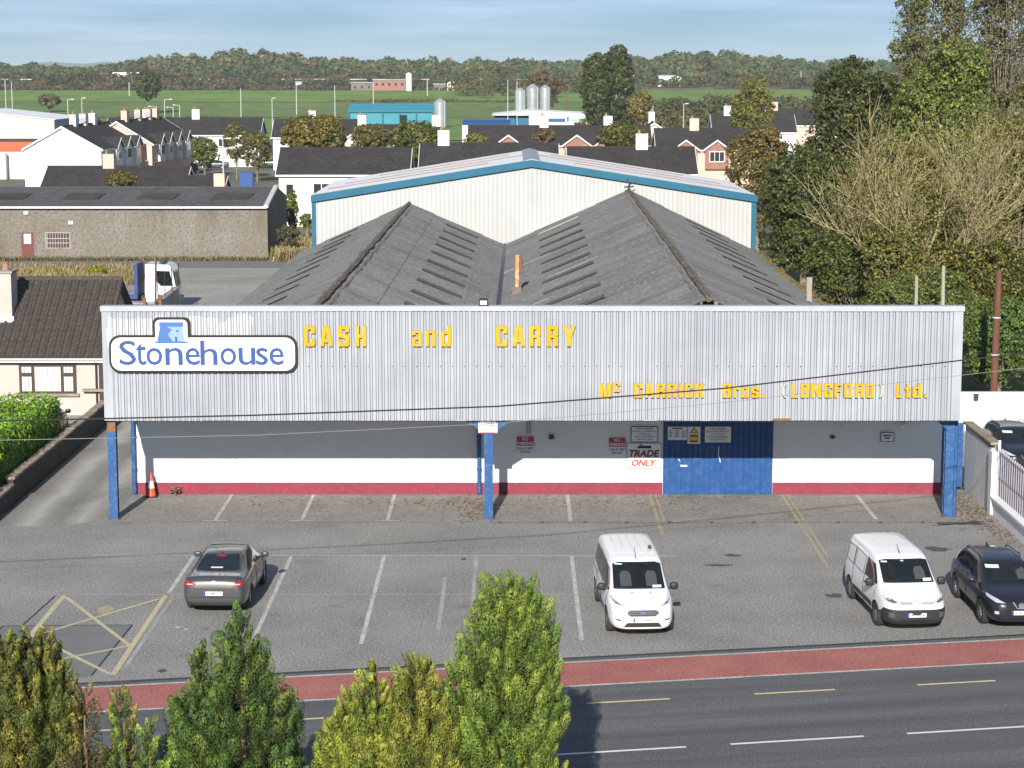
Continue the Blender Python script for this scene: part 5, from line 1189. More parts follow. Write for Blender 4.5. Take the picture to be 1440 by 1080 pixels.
for x0, x1, z0, z1 in ((0.05,0.225,0.06,0.60),(0.05,0.225,0.70,0.94),(0.275,0.735,0.06,0.94),(0.785,0.95,0.06,0.60),(0.785,0.95,0.70,0.94)):
    p = BP('pane', MB().box(a.x+W_*x0, BY0-0.056, a.z+H_*z0, a.x+W_*x1, BY0-0.051, a.z+H_*z1), 'glass_dark', win)
    nc = MB(); n_ = max(3, int(W_*(x1-x0)/0.11))
    for k in range(n_):
        xa = a.x + W_*(x0 + (x1-x0)*k/n_); xb = xa + W_*(x1-x0)/n_*0.86
        nc.hexa([(xa, BY0-0.062, a.z+H_*z0+0.02), (xb, BY0-0.059, a.z+H_*z0+0.02), (xb, BY0-0.057, a.z+H_*z0+0.02), (xa, BY0-0.058, a.z+H_*z0+0.02)], [(xa, BY0-0.062, a.z+H_*z1-0.02), (xb, BY0-0.059, a.z+H_*z1-0.02), (xb, BY0-0.057, a.z+H_*z1-0.02), (xa, BY0-0.058, a.z+H_*z1-0.02)])
    o = BP('net_curtain', nc, 'net_curtain', win); o['kind'] = 'stuff'
BP('sill', MB().box(a.x-0.1, BY0-0.14, a.z-0.12, b.x+0.12, BY0, a.z-0.003), 'coping', win)

# ---------------------------------------------------------------- boundary walls
def wall_run(name, label, pts, h, w, mat, cop, cw=0.06, ch=0.09, cat='wall'):
    c0 = Vector((*pts[0], 0)); t = thing(name, label, cat, c0)
    for (x0, y0), (x1, y1) in zip(pts[:-1], pts[1:]):
        d = Vector((x1-x0, y1-y0, 0)).normalized(); q = Vector((-d.y, d.x, 0)); a, b = Vector((x0,y0,0)), Vector((x1,y1,0))
        def pr(g, z0, z1): 
            k = q*(w/2+g); c = [a-k, b-k, b+k, a+k]; return MB().hexa([p + Vector((0,0,z0)) for p in c], [p + Vector((0,0,z1)) for p in c])
        link('wall_face', pr(0, -0.05, h), mat, t, world=True)
        n_ = max(1, int((b-a).length / 0.9))
        for k in range(n_):
            p, r_ = a.lerp(b, k/n_), a.lerp(b, (k+1)/n_ - 0.004); kk = q*(w/2+cw); c = [p-kk, r_-kk, r_+kk, p+kk]; dz = random.uniform(-0.012, 0.012)
            link('coping_stone', MB().hexa([x + Vector((0,0,h+0.001+dz)) for x in c], [x + Vector((0,0,h+ch+dz)) for x in c]), cop, t, world=True)
    return t
wall_run('boundary_wall', 'low dark block wall running back along the driveway', [(-17.58, 71.2), (-17.58, 88.4)], 0.86, 0.22, 'dark_wall', 'coping')
wall_run('boundary_wall', 'lower end of the dark driveway wall at the picture edge', [(-17.58, 66.0), (-17.58, 71.15)], 0.62, 0.22, 'dark_wall', 'coping')
wall_run('yard_wall', 'low pale concrete wall round a corner of the rear yard behind the fascia', [(-30, 119.5), (-20.6, 119.5), (-20.9, 128.5)], 1.65, 0.28, 'yard_concrete', 'yard_concrete')
for i, (u, v0_, v1_, m_) in enumerate(((218,366,424,'pole_wood'),(204,418,428,'rusty_steel'),(226,414,428,'rusty_steel'))):
    p = at(u, v1_, 119.3); q = at(u - (0 if i else -2), v0_, 119.3)
    tag(link('fence_post', MB().tube([(p.x, 119.1, 0), (q.x, 119.1, q.z)], 0.06 if i == 0 else 0.11, 7), m_), ['tall thin leaning post in front of the white lorry cab','short rusty post stub behind the fascia, left of the tall thin post','short rusty post stub behind the fascia, right of the tall thin post'][i], 'post')
fm = thing('wire_fence', 'thin wire mesh fence on slim posts along the yard wall', 'fence', (-20.9, 128.5, 0))
for k, y_ in enumerate((119.9, 122.6, 125.4, 128.3)): link('post', MB().tube([(-20.6-0.04*k, y_, 1.72), (-20.6-0.04*k, y_, 3.2)], 0.03, 5), 'dark_steel', fm, world=True)
for z_ in (2.1, 2.6, 3.1): link('wire', MB().tube([(-20.6, 119.9, z_), (-20.75, 128.3, z_)], 0.008, 4), 'dark_steel', fm, world=True)

# right side: gate, panelled wall, dwarf wall with railings
XG = 16.42
gt = thing('side_gate', 'blue painted steel gate between the store and the pale panel wall', 'gate', (15.9, 73.9, 0))
link('gate_leaf', MB().box(15.4, 73.85, 0.06, 16.35, 73.9, 2.42), 'blue_paint', gt, world=True)
for k in range(4): link('gate_rib', MB().box(15.5+0.24*k, 73.82, 0.1, 15.56+0.24*k, 73.85, 2.38), 'blue_paint', gt, world=True)
pw = thing('panel_wall', 'pale grey panelled wall running back beside the blue gate', 'wall', (XG, 71.6, 0))
for k in range(9):
    y0 = 69.75 + 0.46*k
    link('wall_panel', MB().box(XG, y0+0.008, 0, XG+0.12 - 0.012*(k % 2), y0+0.452, 2.22 + 0.012*k), 'panel_white', pw, world=True)
link('wall_top', MB().box(XG-0.05, 69.7, 2.36, XG+0.3, 74.1, 2.44), 'coping', pw, world=True)
link('rear_panel', MB().box(XG+0.13, 69.75, 0, XG+0.22, 74.0, 2.355), 'panel_white', pw, world=True)
rl = thing('railing_wall', 'white dwarf wall with steel railings beside the dark crossover', 'railing', (XG, 66, 0))
link('pillar', MB().box(XG-0.1, 69.25, 0, XG+0.32, 69.7, 2.2), 'white_paint', rl, world=True)
link('dwarf_wall', MB().box(XG-0.02, 52.0, 0, XG+0.24, 69.25, 0.58), 'white_paint', rl, world=True)
link('coping', MB().prism([(XG-0.10, 0.583), (XG+0.32, 0.583), (XG+0.32, 0.66), (XG+0.11, 0.74), (XG-0.10, 0.66)], 'y', 52.0, 69.24), 'white_paint', rl, world=True)
link('post', MB().box(XG+0.07, 69.08, 0.7, XG+0.15, 69.16, 2.62), 'white_paint', rl, world=True)
for z_ in (1.35, 2.2): link('rail', MB().box(XG+0.085, 60.2, z_, XG+0.135, 69.1, z_+0.05), 'rail_lilac', rl, world=True)
bm_ = MB().box(-0.03, -0.02, 0.70, 0.03, 0.02, 2.34).mesh('railing_bar'); bm_.materials.append(MATS['rail_lilac'])
for k in range(29):
    o = link('railing_bar', bm_, None, rl); o.location = Vector((XG+0.11, 69.0 - 0.30*k, 0)) - Vector(rl.location)
p0, p1 = at(1349, 604, 86.0), at(1500, 552, 86.0)
ww = thing('boundary_wall', 'broad white wall facing the road in front of the dark laurels', 'wall', (19.5, 86, 0))
link('wall_face', MB().box(15.6, 86.0, 0, 30, 86.25, p1.z-0.06), 'white_wall', ww, world=True)
link('coping', MB().box(15.55, 85.95, p1.z-0.057, 30, 86.3, p1.z), 'white_wall', ww, world=True)
link('wall_lamp', MB().box(at(1372,570,85.9).x-0.09, 85.8, 1.35, at(1372,570,85.9).x+0.09, 85.99, 1.6), 'dark_steel', ww, world=True)
ld = thing('ladder_frame', 'thin steel rack standing at the right end of the fascia', 'rack', (15.5, 74.3, 2.4))
for x_ in (15.5, 16.0): link('upright', MB().tube([(x_,74.3,2.4),(x_,74.3,4.15)], 0.025, 6), 'dark_steel', ld, world=True)
for z_ in (2.8,3.2,3.6,4.0): link('rung', MB().tube([(15.5,74.3,z_),(16.0,74.3,z_)], 0.02, 5), 'dark_steel', ld, world=True)
sheet('side_yard', [(16.6,52),(40,52),(40,86),(16.6,86)], 0.004, 'yard_gravel', 'light ground of the neighbouring yard behind the railings')

# ---------------------------------------------------------------- grey rendered shed across the yard
SX0, SX1, SY0, SY1, SE, SR = -62.0, -19.62, 166.2, 180.6, 4.2, 5.35
sh = thing('long_shed', 'long low shed with stained grey render and dark corrugated roof across the yard', 'shed', (-40, 166.2, 0))
def HP(name, mb, mat, parent=sh, **k): return link(name, mb, mat, parent, world=True, **k)
ym_ = 173.4
HP('wall', MB().prism([(SY0,0),(SY1,0),(SY1,SE),(ym_,SR),(SY0,SE)], 'x', SX0, SX1), 'shed_render')
rfh = HP('roof', MB().add([(SX0,SY0-0.1,SE+0.02),(SX1-0.2,SY0-0.1,SE+0.02),(SX1-0.2,ym_,SR+0.02),(SX0,ym_,SR+0.02)], [(0,1,2,3)]), 'dark_steel')
m = MB(); n = int((SX1-0.2-SX0)/0.22)*4
for i in range(n+1):
    x = SX0 + (SX1-0.2-SX0)*i/n; dz = 0.04*math.cos(i*math.pi/2) + 0.09
    m.v += [(x, SY0-0.25, SE+dz-0.02), (x, ym_, SR+dz)]
m.f = [(2*i, 2*i+2, 2*i+3, 2*i+1) for i in range(n)]
HP('roof_sheeting', m, 'shed_roof', rfh)
HP('rear_roof', MB().slab([(SX1,SY1+0.2,SE+0.05),(SX0,SY1+0.2,SE+0.05),(SX0,ym_,SR+0.12),(SX1,ym_,SR+0.12)], 0.06), 'shed_roof')
for u0, u1 in ((-6,38),(92,142),(195,247),(300,352)):
    f0, f1 = 0.36, 0.66; xa, xb = at(u0, 280, 170).x, at(u1, 280, 170).x; nn = int((xb-xa)/0.22)*4; mm_ = MB()
    for i in range(nn+1):
        x = xa + (xb-xa)*i/nn; dz = 0.04*math.cos(i*math.pi/2) + 0.13
        for f in (f0, f1): mm_.v.append((x + (f-f0)*1.1, SY0-0.25 + (ym_-SY0+0.25)*f, SE-0.02 + (SR-SE+0.02)*f + dz))
    mm_.f = [(2*i, 2*i+2, 2*i+3, 2*i+1) for i in range(nn)]
    HP('rooflight', mm_, 'rooflight_sheet', rfh)
HP('gutter', MB().box(SX0, SY0-0.38, SE-0.06, SX1, SY0-0.24, SE+0.09), 'white_paint')
HP('verge_coping', MB().hexa([(SX1-0.25,SY0-0.3,SE-0.02),(SX1+0.12,SY0-0.3,SE-0.02),(SX1+0.12,ym_,SR+0.02),(SX1-0.25,ym_,SR+0.02)],[(SX1-0.25,SY0-0.3,SE+0.2),(SX1+0.12,SY0-0.3,SE+0.2),(SX1+0.12,ym_,SR+0.26),(SX1-0.25,ym_,SR+0.26)]), 'galv_pole')
a, b = at(31, 361, SY0), at(47, 327, SY0)
dr = HP('door', MB().box(a.x, SY0-0.04, 0.1, b.x, SY0, b.z), 'maroon_door'); HP('door_grille', MB().box(a.x+0.2, SY0-0.05, b.z-0.9, b.x-0.2, SY0-0.042, b.z-0.1), 'galv_pole', dr)
a, b = at(66, 348, SY0), at(97, 328, SY0)
wn_ = HP('window', MB().box(a.x-0.12, SY0-0.03, a.z-0.12, b.x+0.12, SY0, b.z+0.1), 'yard_concrete'); HP('pane', MB().box(a.x, SY0-0.035, a.z, b.x, SY0-0.031, b.z), 'maroon_dark', wn_)
for k in range(8): HP('window_bar', MB().box(a.x+0.06+0.215*k, SY0-0.06, a.z, a.x+0.085+0.215*k, SY0-0.04, b.z), 'galv_pole', wn_)
for z_ in (0.3, 0.62): HP('window_bar', MB().box(a.x, SY0-0.075, a.z+(b.z-a.z)*z_, b.x, SY0-0.061, a.z+(b.z-a.z)*z_+0.04), 'galv_pole', wn_)
for u, v in ((37,299),(100,313)): p = at(u, v, SY0); HP('wall_light', MB().box(p.x-0.18, SY0-0.15, p.z-0.13, p.x+0.18, SY0, p.z+0.13), 'white_plastic')

# ---------------------------------------------------------------- houses
def house(label, x0, y0, L, D, eave, ridge, wall_m, rotz=0.0, roof_m='slate_roof', chimneys=(), windows=(), gablets=(), gable_windows=(), name='house', group=None, dishes=(), overhang=0.3, chim_m='white_wall', mirrored=False):
    """length along local x, front at local y = 0, ridge along x"""
    t = thing(name, label, 'house', (x0, y0, 0), rotz, group)
    link('wall', MB().prism([(0,0),(D,0),(D,eave),(D/2,ridge-0.1),(0,eave)], 'x', 0, L), wall_m, t)
    o_ = overhang; k = (ridge-eave)/(D/2); ze_ = eave - o_*k
    rf = link('roof', MB().slab([(-o_,-o_,ze_+0.08),(L+o_,-o_,ze_+0.08),(L+o_,D/2,ridge),(-o_,D/2,ridge)], 0.12), roof_m, t)
    link('rear_roof', MB().slab([(L+o_,D+o_,ze_+0.08),(-o_,D+o_,ze_+0.08),(-o_,D/2,ridge),(L+o_,D/2,ridge)], 0.12), roof_m, t)
    link('ridge_tiles', MB().tube([(-o_,D/2,ridge),(L+o_,D/2,ridge)], 0.12, 6), roof_m, rf)
    link('eaves_board', MB().box(-o_,-o_-0.03,ze_-0.12,L+o_,-o_+0.02,ze_+0.06), 'upvc', t)
    for xx in (-o_-0.02, L+o_-0.02):
        for (ya, za), (yb, zb) in (((-o_, ze_), (D/2, ridge-0.08)), ((D+o_, ze_), (D/2, ridge-0.08))):
            c = sorted([(ya, za), (yb, zb)])
            link('barge_board', MB().hexa([(xx,c[0][0],c[0][1]-0.16),(xx+0.05,c[0][0],c[0][1]-0.16),(xx+0.05,c[1][0],c[1][1]-0.16),(xx,c[1][0],c[1][1]-0.16)],[(xx,c[0][0],c[0][1]+0.10),(xx+0.05,c[0][0],c[0][1]+0.10),(xx+0.05,c[1][0],c[1][1]+0.10),(xx,c[1][0],c[1][1]+0.10)]), 'upvc', t)
    for i, cx in enumerate(chimneys):
        ch = link('chimney', MB().box(cx-0.6, D/2-0.42, ridge-0.7, cx+0.6, D/2+0.42, ridge+1.35), chim_m, rf)
        link('chimney_pot', MB().lathe([(0.15,ridge+1.35),(0.12,ridge+1.75)], 8, cx-0.25, D/2), 'pot_clay', rf)
        if i in dishes: link('satellite_dish', MB().tube([(cx-0.68, D/2-0.05, ridge+0.5),(cx-0.80, D/2-0.08, ridge+0.55)], 0.42, 14), 'dish_grey', rf)
    for wx, wz, ww_, wh_ in windows:
        w = link('window', MB().box(wx-ww_/2-0.07, -0.05, wz-0.07, wx+ww_/2+0.07, 0.0, wz+wh_+0.07), 'upvc', t)
        n_ = max(1, int(ww_/0.75))
        for q in range(n_):
            a_ = wx - ww_/2 + ww_*q/n_
            link('pane', MB().box(a_+0.04, -0.056, wz+0.04, a_+ww_/n_-0.04, -0.051, wz+wh_-0.04), 'glass_dark', w)
        link('sill', MB().box(wx-ww_/2-0.12, -0.12, wz-0.17, wx+ww_/2+0.12, 0.0, wz-0.075), 'yard_concrete', w)
    for gx_, gw, gz, gm in gablets:
        z1 = gz + gw*0.36
        gb = link('gablet', MB().prism([(gx_-gw/2, eave-2.6),(gx_+gw/2, eave-2.6),(gx_+gw/2, gz),(gx_, z1),(gx_-gw/2, gz)], 'y', -0.45, 0.0), gm, t)
        for s_ in (-1, 1):
            xa = gx_ + s_*(gw/2+0.25); zb_ = z1 + 0.06; za_ = gz - 0.25*0.72 + 0.06; dpt = D/2 * (z1-eave)/(ridge-eave) + 0.2
            q = [(xa,-0.7,za_),(gx_,-0.7,zb_),(gx_,dpt,zb_),(xa,dpt,za_)]
            link('gablet_roof', MB().slab(q if s_ < 0 else q[::-1], 0.1), roof_m, gb)
            link('gablet_trim', MB().hexa([(min(xa,gx_),-0.76,(za_ if xa<gx_ else zb_)-0.2),(max(xa,gx_),-0.76,(zb_ if xa<gx_ else za_)-0.2),(max(xa,gx_),-0.705,(zb_ if xa<gx_ else za_)-0.2),(min(xa,gx_),-0.705,(za_ if xa<gx_ else zb_)-0.2)],
                [(min(xa,gx_),-0.76,(za_ if xa<gx_ else zb_)+0.02),(max(xa,gx_),-0.76,(zb_ if xa<gx_ else za_)+0.02),(max(xa,gx_),-0.705,(zb_ if xa<gx_ else za_)+0.02),(min(xa,gx_),-0.705,(za_ if xa<gx_ else zb_)+0.02)]), 'upvc', gb)
        wz, ww_, wh_ = gz-1.65, gw*0.62, 1.25
        w = link('window', MB().box(gx_-ww_/2-0.07, -0.5, wz-0.07, gx_+ww_/2+0.07, -0.45, wz+wh_+0.07), 'upvc', t)
        for q in range(3): link('pane', MB().box(gx_-ww_/2+ww_*q/3+0.03, -0.506, wz+0.04, gx_-ww_/2+ww_*(q+1)/3-0.03, -0.501, wz+wh_-0.04), 'glass_dark', w)
    return t
HG = 'houses of the estate'
# cream house and the roofs beside it
house('cream house with long dark roof just left of the white warehouse', at(392,250,202).x, 202, 12.5, 8.4, 5.15, 7.45, 'cream_wall', windows=((1.05,3.0,0.75,1.15),(4.15,3.0,1.6,1.2),(8.5,3.0,1.5,1.2)), group=HG)
house('dark roofed house directly behind the warehouse ridge, left half', at(592,240,213).x, 213, 13.9, 8.4, 5.15, 7.55, 'cream_wall', chimneys=(2.2,), group=HG)
house('dark roofed house directly behind the warehouse, right of its ridge', at(802,240,203).x, 203, 12.2, 8.4, 5.15, 7.5, 'cream_wall', chimneys=(7.2,), group=HG, chim_m='cream_wall')
# row across the estate
house('long dark roofed terrace with brick gablets behind the warehouse ridge', at(660,200,283).x, 283, 24.6, 8.6, 5.1, 7.55, 'pink_wall', chimneys=(10.2,19.0,), gablets=((5.3,3.4,5.2,'brick'),(14.6,3.4,5.2,'brick'),(19.0,3.4,5.2,'brick')), group=HG)
house('terrace roof half hidden by garden trees left of the blue roofed building', at(478,200,288).x, 288, 13.6, 8.6, 5.1, 7.55, 'cream_wall', chimneys=(2.8,13.2), gablets=((1.6,3.2,5.2,'cream_wall'),), group=HG, chim_m='cream_wall')
house('pink semi-detached house with two brick gablets beside the autumn tree', at(925,205,268).x, 268, 12.2, 8.4, 5.1, 7.55, 'pink_wall', chimneys=(5.0,), gablets=((3.6,3.0,5.15,'brick'),(7.6,3.0,5.15,'brick')), windows=(), group=HG, chim_m='pink_wall')
house('cream gabled house standing sideways behind the pink semi-detached pair', at(957,200,292).x, 292, 9.0, 7.4, 5.3, 7.9, 'cream_wall', rotz=R(90), chimneys=(6.2,), group=HG)
house('dark roofed house glimpsed behind the golden tree', at(1004,175,345).x, 345, 13.5, 8.2, 5.1, 7.9, 'white_wall', chimneys=(2.6,), group=HG)
house('dark roofed house farthest right, mostly hidden by trees', at(1082,170,390).x, 390, 14, 8.2, 5.1, 7.9, 'pink_wall', chimneys=(1.4,12.4), group=HG, chim_m='pink_wall')
house('white terrace with long dark roof and brick gablet beyond the street trees', at(148,190,330).x, 330, 24.3, 8.6, 5.1, 7.6, 'white_wall', chimneys=(5.9,13.8), gablets=((11.4,3.4,5.2,'pink_wall'),), windows=((15.2,3.2,1.6,1.2),(18.5,3.2,1.2,1.2),(2.5,3.2,1.4,1.2)), group=HG)
house('white walled house behind the big autumn tree', at(384,200,318).x, 318, 13, 8.6, 5.1, 7.6, 'white_wall', chimneys=(5.6,), group=HG)
# terraces running back, gable towards the road
house('white gabled end house of the near terrace with three chimneys', at(143,240,266).x, 266, 23, 10.0, 5.2, 8.05, 'white_wall', rotz=R(86), chimneys=(5.5,10.2,14.8), dishes=(1,), gablets=((7.5,3.2,5.2,'white_wall'),(12.5,3.2,5.2,'white_wall'),(17.5,3.2,5.2,'white_wall')), windows=((2.8,3.1,1.2,1.2),), group=HG)
house('pink gabled end house of the farther terrace', at(214,225,286).x, 286, 26, 9.6, 5.2, 8.2, 'pink_wall', rotz=R(86), chimneys=(4.5,12.0,18.0,22.0), dishes=(1,2), gablets=((4.5,3.2,5.2,'white_wall'),(9.5,3.2,5.2,'white_wall'),(15,3.2,5.2,'white_wall'),(20.5,3.2,5.2,'white_wall')), windows=((1.9,0.9,1.0,1.6),), group=HG, chim_m='pink_wall')
# low dark roofed bungalows just behind the grey shed
house('low dark roofed bungalow just behind the grey shed, in front of the white gable', at(60,265,222).x, 222, 15.0, 8.0, 2.7, 4.75, 'cream_wall', chimneys=(6.4,), group=HG, chim_m='pink_wall')
house('low dark roofed bungalow behind the grey shed with a pink chimney', at(188,265,215).x, 215, 9.0, 7.0, 2.5, 4.1, 'cream_wall', chimneys=(), group=HG)
pch = at(309, 262, 213); tag(link('chimney_stack', MB().box(pch.x-0.55, 212.6, 0, pch.x+0.55, 213.4, at(309,244,213).z), 'pink_wall'), 'pink square chimney stack beside the blue skip box', 'chimney')
skp = thing('blue_container', 'royal blue box with white notice by the estate street', 'container', (at(346,255,236).x, 236, 0))
link('box', MB().box(-0.75,0,0,0.75,1.2,at(346,243,236).z), 'royal_blue', skp); link('notice', MB().box(-0.15,-0.01,0.9,0.35,-0.003,1.5), 'sign_white', skp)
pk = thing('timber_fence', 'rows of pale planks stacked as a fence beside the blue box', 'fence', (at(328,258,237).x, 237, 0))
for k in range(4): link('plank', MB().box(-1.6, 0, 0.25+0.42*k, 1.1, 0.06, 0.45+0.42*k), 'pink_wall' if k % 2 else 'pale_wood', pk)

# ---------------------------------------------------------------- larger sheds, shops and silos beyond
bw = thing('beige_warehouse', 'large beige clad warehouse at the far left edge', 'warehouse', (at(30,235,330).x, 330, 0))
p = at(76, 168, 330)
gx0, gx1, gz, gr_ = p.x-26, p.x, p.z, p.z+1.3
m = MB(); xs_ = np.arange(gx0, gx1+0.01, 0.5); 
link('front_cladding', MB().prism([(gx0,0),(gx1,0),(gx1,gz),((gx0+gx1)/2,gr_),(gx0,gz)], 'y', 330, 330.3), 'beige_clad', bw, world=True)
link('side_cladding', MB().box(gx1-0.25, 330.3, 0, gx1, 352, gz), 'grey_clad', bw, world=True)
for s_, xa in ((0, gx0-0.2), (1, gx1+0.2)):
    q = [(xa,329.8,gz),((gx0+gx1)/2,329.8,gr_+0.1),((gx0+gx1)/2,352,gr_+0.1),(xa,352,gz)]
    link('roof', MB().slab(q if s_ == 0 else q[::-1], 0.1), 'white_sheet_roof', bw, world=True)
for k in range(18): link('cladding_rib', MB().box(gx1-0.6-0.62*k, 329.94, 0, gx1-0.52-0.62*k, 329.995, gz-0.2), 'beige_clad', bw, world=True)
sp_ = thing('shop_unit', 'white shop unit with red-orange sign band in front of the beige warehouse', 'shop', (at(20,240,292).x, 292, 0))
p = at(80, 212, 292); q = at(80, 199, 292)
link('wall', MB().box(p.x-26, 292, 0, p.x, 300, p.z), 'white_wall', sp_, world=True); link('sign_band', MB().box(p.x-26, 291.7, p.z+0.001, p.x, 300, q.z), 'red_orange', sp_, world=True)
link('band_edge', MB().box(p.x-26, 291.6, q.z+0.001, p.x+0.1, 300.1, q.z+0.15), 'dark_steel', sp_, world=True)
link('roof_vent', MB().box(at(5,225,291).x-0.4, 290.6, 0, at(5,225,291).x+0.4, 291.4, at(5,215,291).z), 'galv_pole', sp_, world=True)
ts = thing('farm_shed', 'teal sheeted farm shed with open bay beside a steel silo', 'shed', (at(550,175,560).x, 560, 0))
a, b = at(491, 170, 560), at(609, 157, 560); zr = at(550, 146, 566).z
link('wall', MB().box(a.x, 560, 0, b.x, 576, b.z), 'teal_clad', ts, world=True); link('roof', MB().slab([(a.x-0.3,559.4,b.z),(b.x+0.3,559.4,b.z),(b.x+0.3,567,zr),(a.x-0.3,567,zr)], 0.15), 'teal_clad', ts, world=True)
link('rear_roof', MB().slab([(b.x+0.3,577,b.z),(a.x-0.3,577,b.z),(a.x-0.3,567,zr),(b.x+0.3,567,zr)], 0.15), 'teal_clad', ts, world=True)
for k in range(6): x_ = a.x + (b.x-a.x)*k/5; link('frame_post', MB().box(x_-0.15, 559.3, 0, x_+0.15, 559.39, b.z-0.1), 'teal_trim', ts, world=True)
for zf in (0.35, 0.7): link('roof_band', MB().box(a.x-0.3, 559.4+7.6*zf-0.12, b.z+(zr-b.z)*zf+0.02, b.x+0.3, 559.4+7.6*zf+0.12, b.z+(zr-b.z)*zf+0.14), 'teal_trim', ts, world=True)
link('open_bay', MB().box(at(562,165,559).x, 559.75, 0, at(572,165,559).x, 559.99, b.z-0.9), 'arch_black', ts, world=True)
def silo(u, vb, vt, Y, w, label, grp=None):
    p = at(u, vb, Y); r_ = w/2*Y/2912; zt = at(u, vt, Y).z
    t = thing('silo', label, 'silo', (p.x, Y, 0), 0, grp)
    link('tank', MB().lathe([(r_*0.98,0.0),(r_,0.4),(r_,zt-r_*0.62)], 28), 'galvanised', t, smooth=30)
    link('cone_roof', MB().lathe([(r_*1.03,zt-r_*0.62),(r_*0.2,zt-0.05),(r_*0.12,zt)], 28), 'galvanised', t, smooth=30)
    for k in range(1, 5): link('hoop', MB().lathe([(r_*1.005,zt*0.2*k-0.05),(r_*1.02,zt*0.2*k),(r_*1.005,zt*0.2*k+0.05)], 28), 'galvanised', t)
    link('ladder', MB().box(r_*0.7, -r_*0.8, 0.3, r_*0.78, -r_*0.72, zt-r_*0.5), 'galv_pole', t)
silo(619, 170, 138, 556, 18, 'single steel silo standing beside the teal shed')
silo(731.5, 158, 123, 640, 15, 'leftmost and shortest of the three steel silos', 'three silos'); silo(749, 158, 118, 645, 18.5, 'middle and widest of the three steel silos', 'three silos'); silo(766.5, 158, 119, 640, 14.5, 'rightmost and slimmest of the three steel silos', 'three silos')
sm = thing('retail_building', 'white retail building with blue and green sign band beyond the estate roofs', 'shop', (at(780,185,480).x, 480, 0))
a, b = at(744, 178, 480), at(868, 161, 480)
link('wall', MB().box(a.x, 480, 0, b.x, 512, b.z), 'white_wall', sm, world=True); link('blue_sign', MB().box(at(771,170,480).x, 479.9, at(771,171.5,480).z, at(795,170,480).x, 479.99, at(771,166.5,480).z), 'royal_blue', sm, world=True)
link('green_sign', MB().box(at(814,170,480).x, 479.9, at(771,171,480).z, at(830,170,480).x, 479.99, at(771,166.5,480).z), 'green_panel', sm, world=True)
link('blue_mark', MB().box(at(797,170,480).x, 479.9, at(771,171,480).z, at(800,170,480).x, 479.99, at(771,164,480).z), 'sign_midblue', sm, world=True)
link('pale_lettering', MB().box(at(802,170,480).x, 479.9, at(771,169.8,480).z, at(812,170,480).x, 479.99, at(771,167.5,480).z), 'sign_paleblue', sm, world=True)
link('green_corner', MB().box(b.x-0.5, 479.85, 0, b.x+0.02, 480.6, b.z+0.02), 'green_panel', sm, world=True)
c_ = at(694, 170, 480)
link('low_wall', MB().box(c_.x, 486, 0, a.x-0.01, 512, at(694,166,486).z), 'teal_trim', sm, world=True)
link('roof', MB().prism([(c_.x-0.5, at(694,162,486).z), (b.x, at(694,162,486).z-0.02), (at(745,154,486).x, at(745,156,486).z)], 'y', 485, 513), 'white_sheet_roof', sm, world=True)
bb = thing('blue_roof_unit', 'low unit with navy roof in front of the white retail building', 'shop', (at(685,178,430).x, 430, 0))
link('wall', MB().box(at(650,180,430).x, 430, 0, at(718,180,430).x, 438, at(650,174,430).z), 'white_wall', bb, world=True); link('roof', MB().slab([(at(650,180,430).x,429.6,at(650,174,430).z),(at(718,180,430).x,429.6,at(650,174,430).z),(at(718,180,430).x,438,at(650,168,438).z),(at(650,180,430).x,438,at(650,168,438).z)], 0.15), 'royal_blue', bb, world=True)
# far buildings on the rise
def far_block(label, u0, u1, v0_, v1_, Y, mat, name='farm_building', gable=False):
    a, b = at(u0, v1_, Y), at(u1, v0_, Y); zb = land(Y, a.x)-0.5; t = thing(name, label, 'building', ((a.x+b.x)/2, Y, zb))
    link('wall', MB().box(a.x, Y, zb, b.x, Y+9, b.z) if not gable else MB().prism([(a.x,zb),(b.x,zb),(b.x,b.z-(b.x-a.x)*0.28),((a.x+b.x)/2,b.z),(a.x,b.z-(b.x-a.x)*0.28)], 'y', Y, Y+9), mat, t, world=True)
    link('roof', MB().box(a.x-0.4, Y-0.4, b.z+0.01, b.x+0.4, Y+9.4, b.z+0.5) if not gable else MB().prism([(a.x-0.8,b.z-(b.x-a.x)*0.28-0.4),((a.x+b.x)/2,b.z),(b.x+0.8,b.z-(b.x-a.x)*0.28-0.4),((a.x+b.x)/2,b.z+0.8)], 'y', Y-0.4, Y+9.4), 'slate_roof' if gable else 'grey_clad', t, world=True)
    n_ = max(1, int((u1-u0)/9))
    for k in range(n_): x = a.x + (b.x-a.x)*(k+0.5)/n_; link('window', MB().box(x-0.5, Y-0.06, b.z-2.4, x+0.5, Y-0.01, b.z-1.2), 'glass_dark', t, world=True)
far_block('long brick farm building with a white tank at the field edge', 525, 570, 113, 128, 960, 'brick')
far_block('grey ruined block wall building left of the brick farm building', 494, 524, 117, 129, 965, 'shed_render')
far_block('small cream gabled farmhouse at the field edge', 629, 644, 112, 127, 960, 'cream_wall', gable=True)
far_block('pale low outbuilding beside the small gabled farmhouse', 610, 629, 119, 126, 964, 'shed_render')
far_block('white shed on the far rise right of the tall dark trees', 926, 958, 107, 122, 1010, 'white_wall')
far_block('pale grey works building on the far rise', 890, 925, 107, 112, 1150, 'grey_clad')
far_block('white bungalow on the bank at the far left field edge', 416, 424, 116, 124, 985, 'white_wall')
p = at(575, 120, 955); wt = thing('water_tank', 'white upright tank beside the brick farm building', 'tank', (p.x, 955, land(955)))
link('tank', MB().lathe([(1.4,0),(1.4,at(575,104,955).z-land(955)),(0.4,at(575,102,955).z-land(955))], 16), 'white_wall', wt, smooth=40)
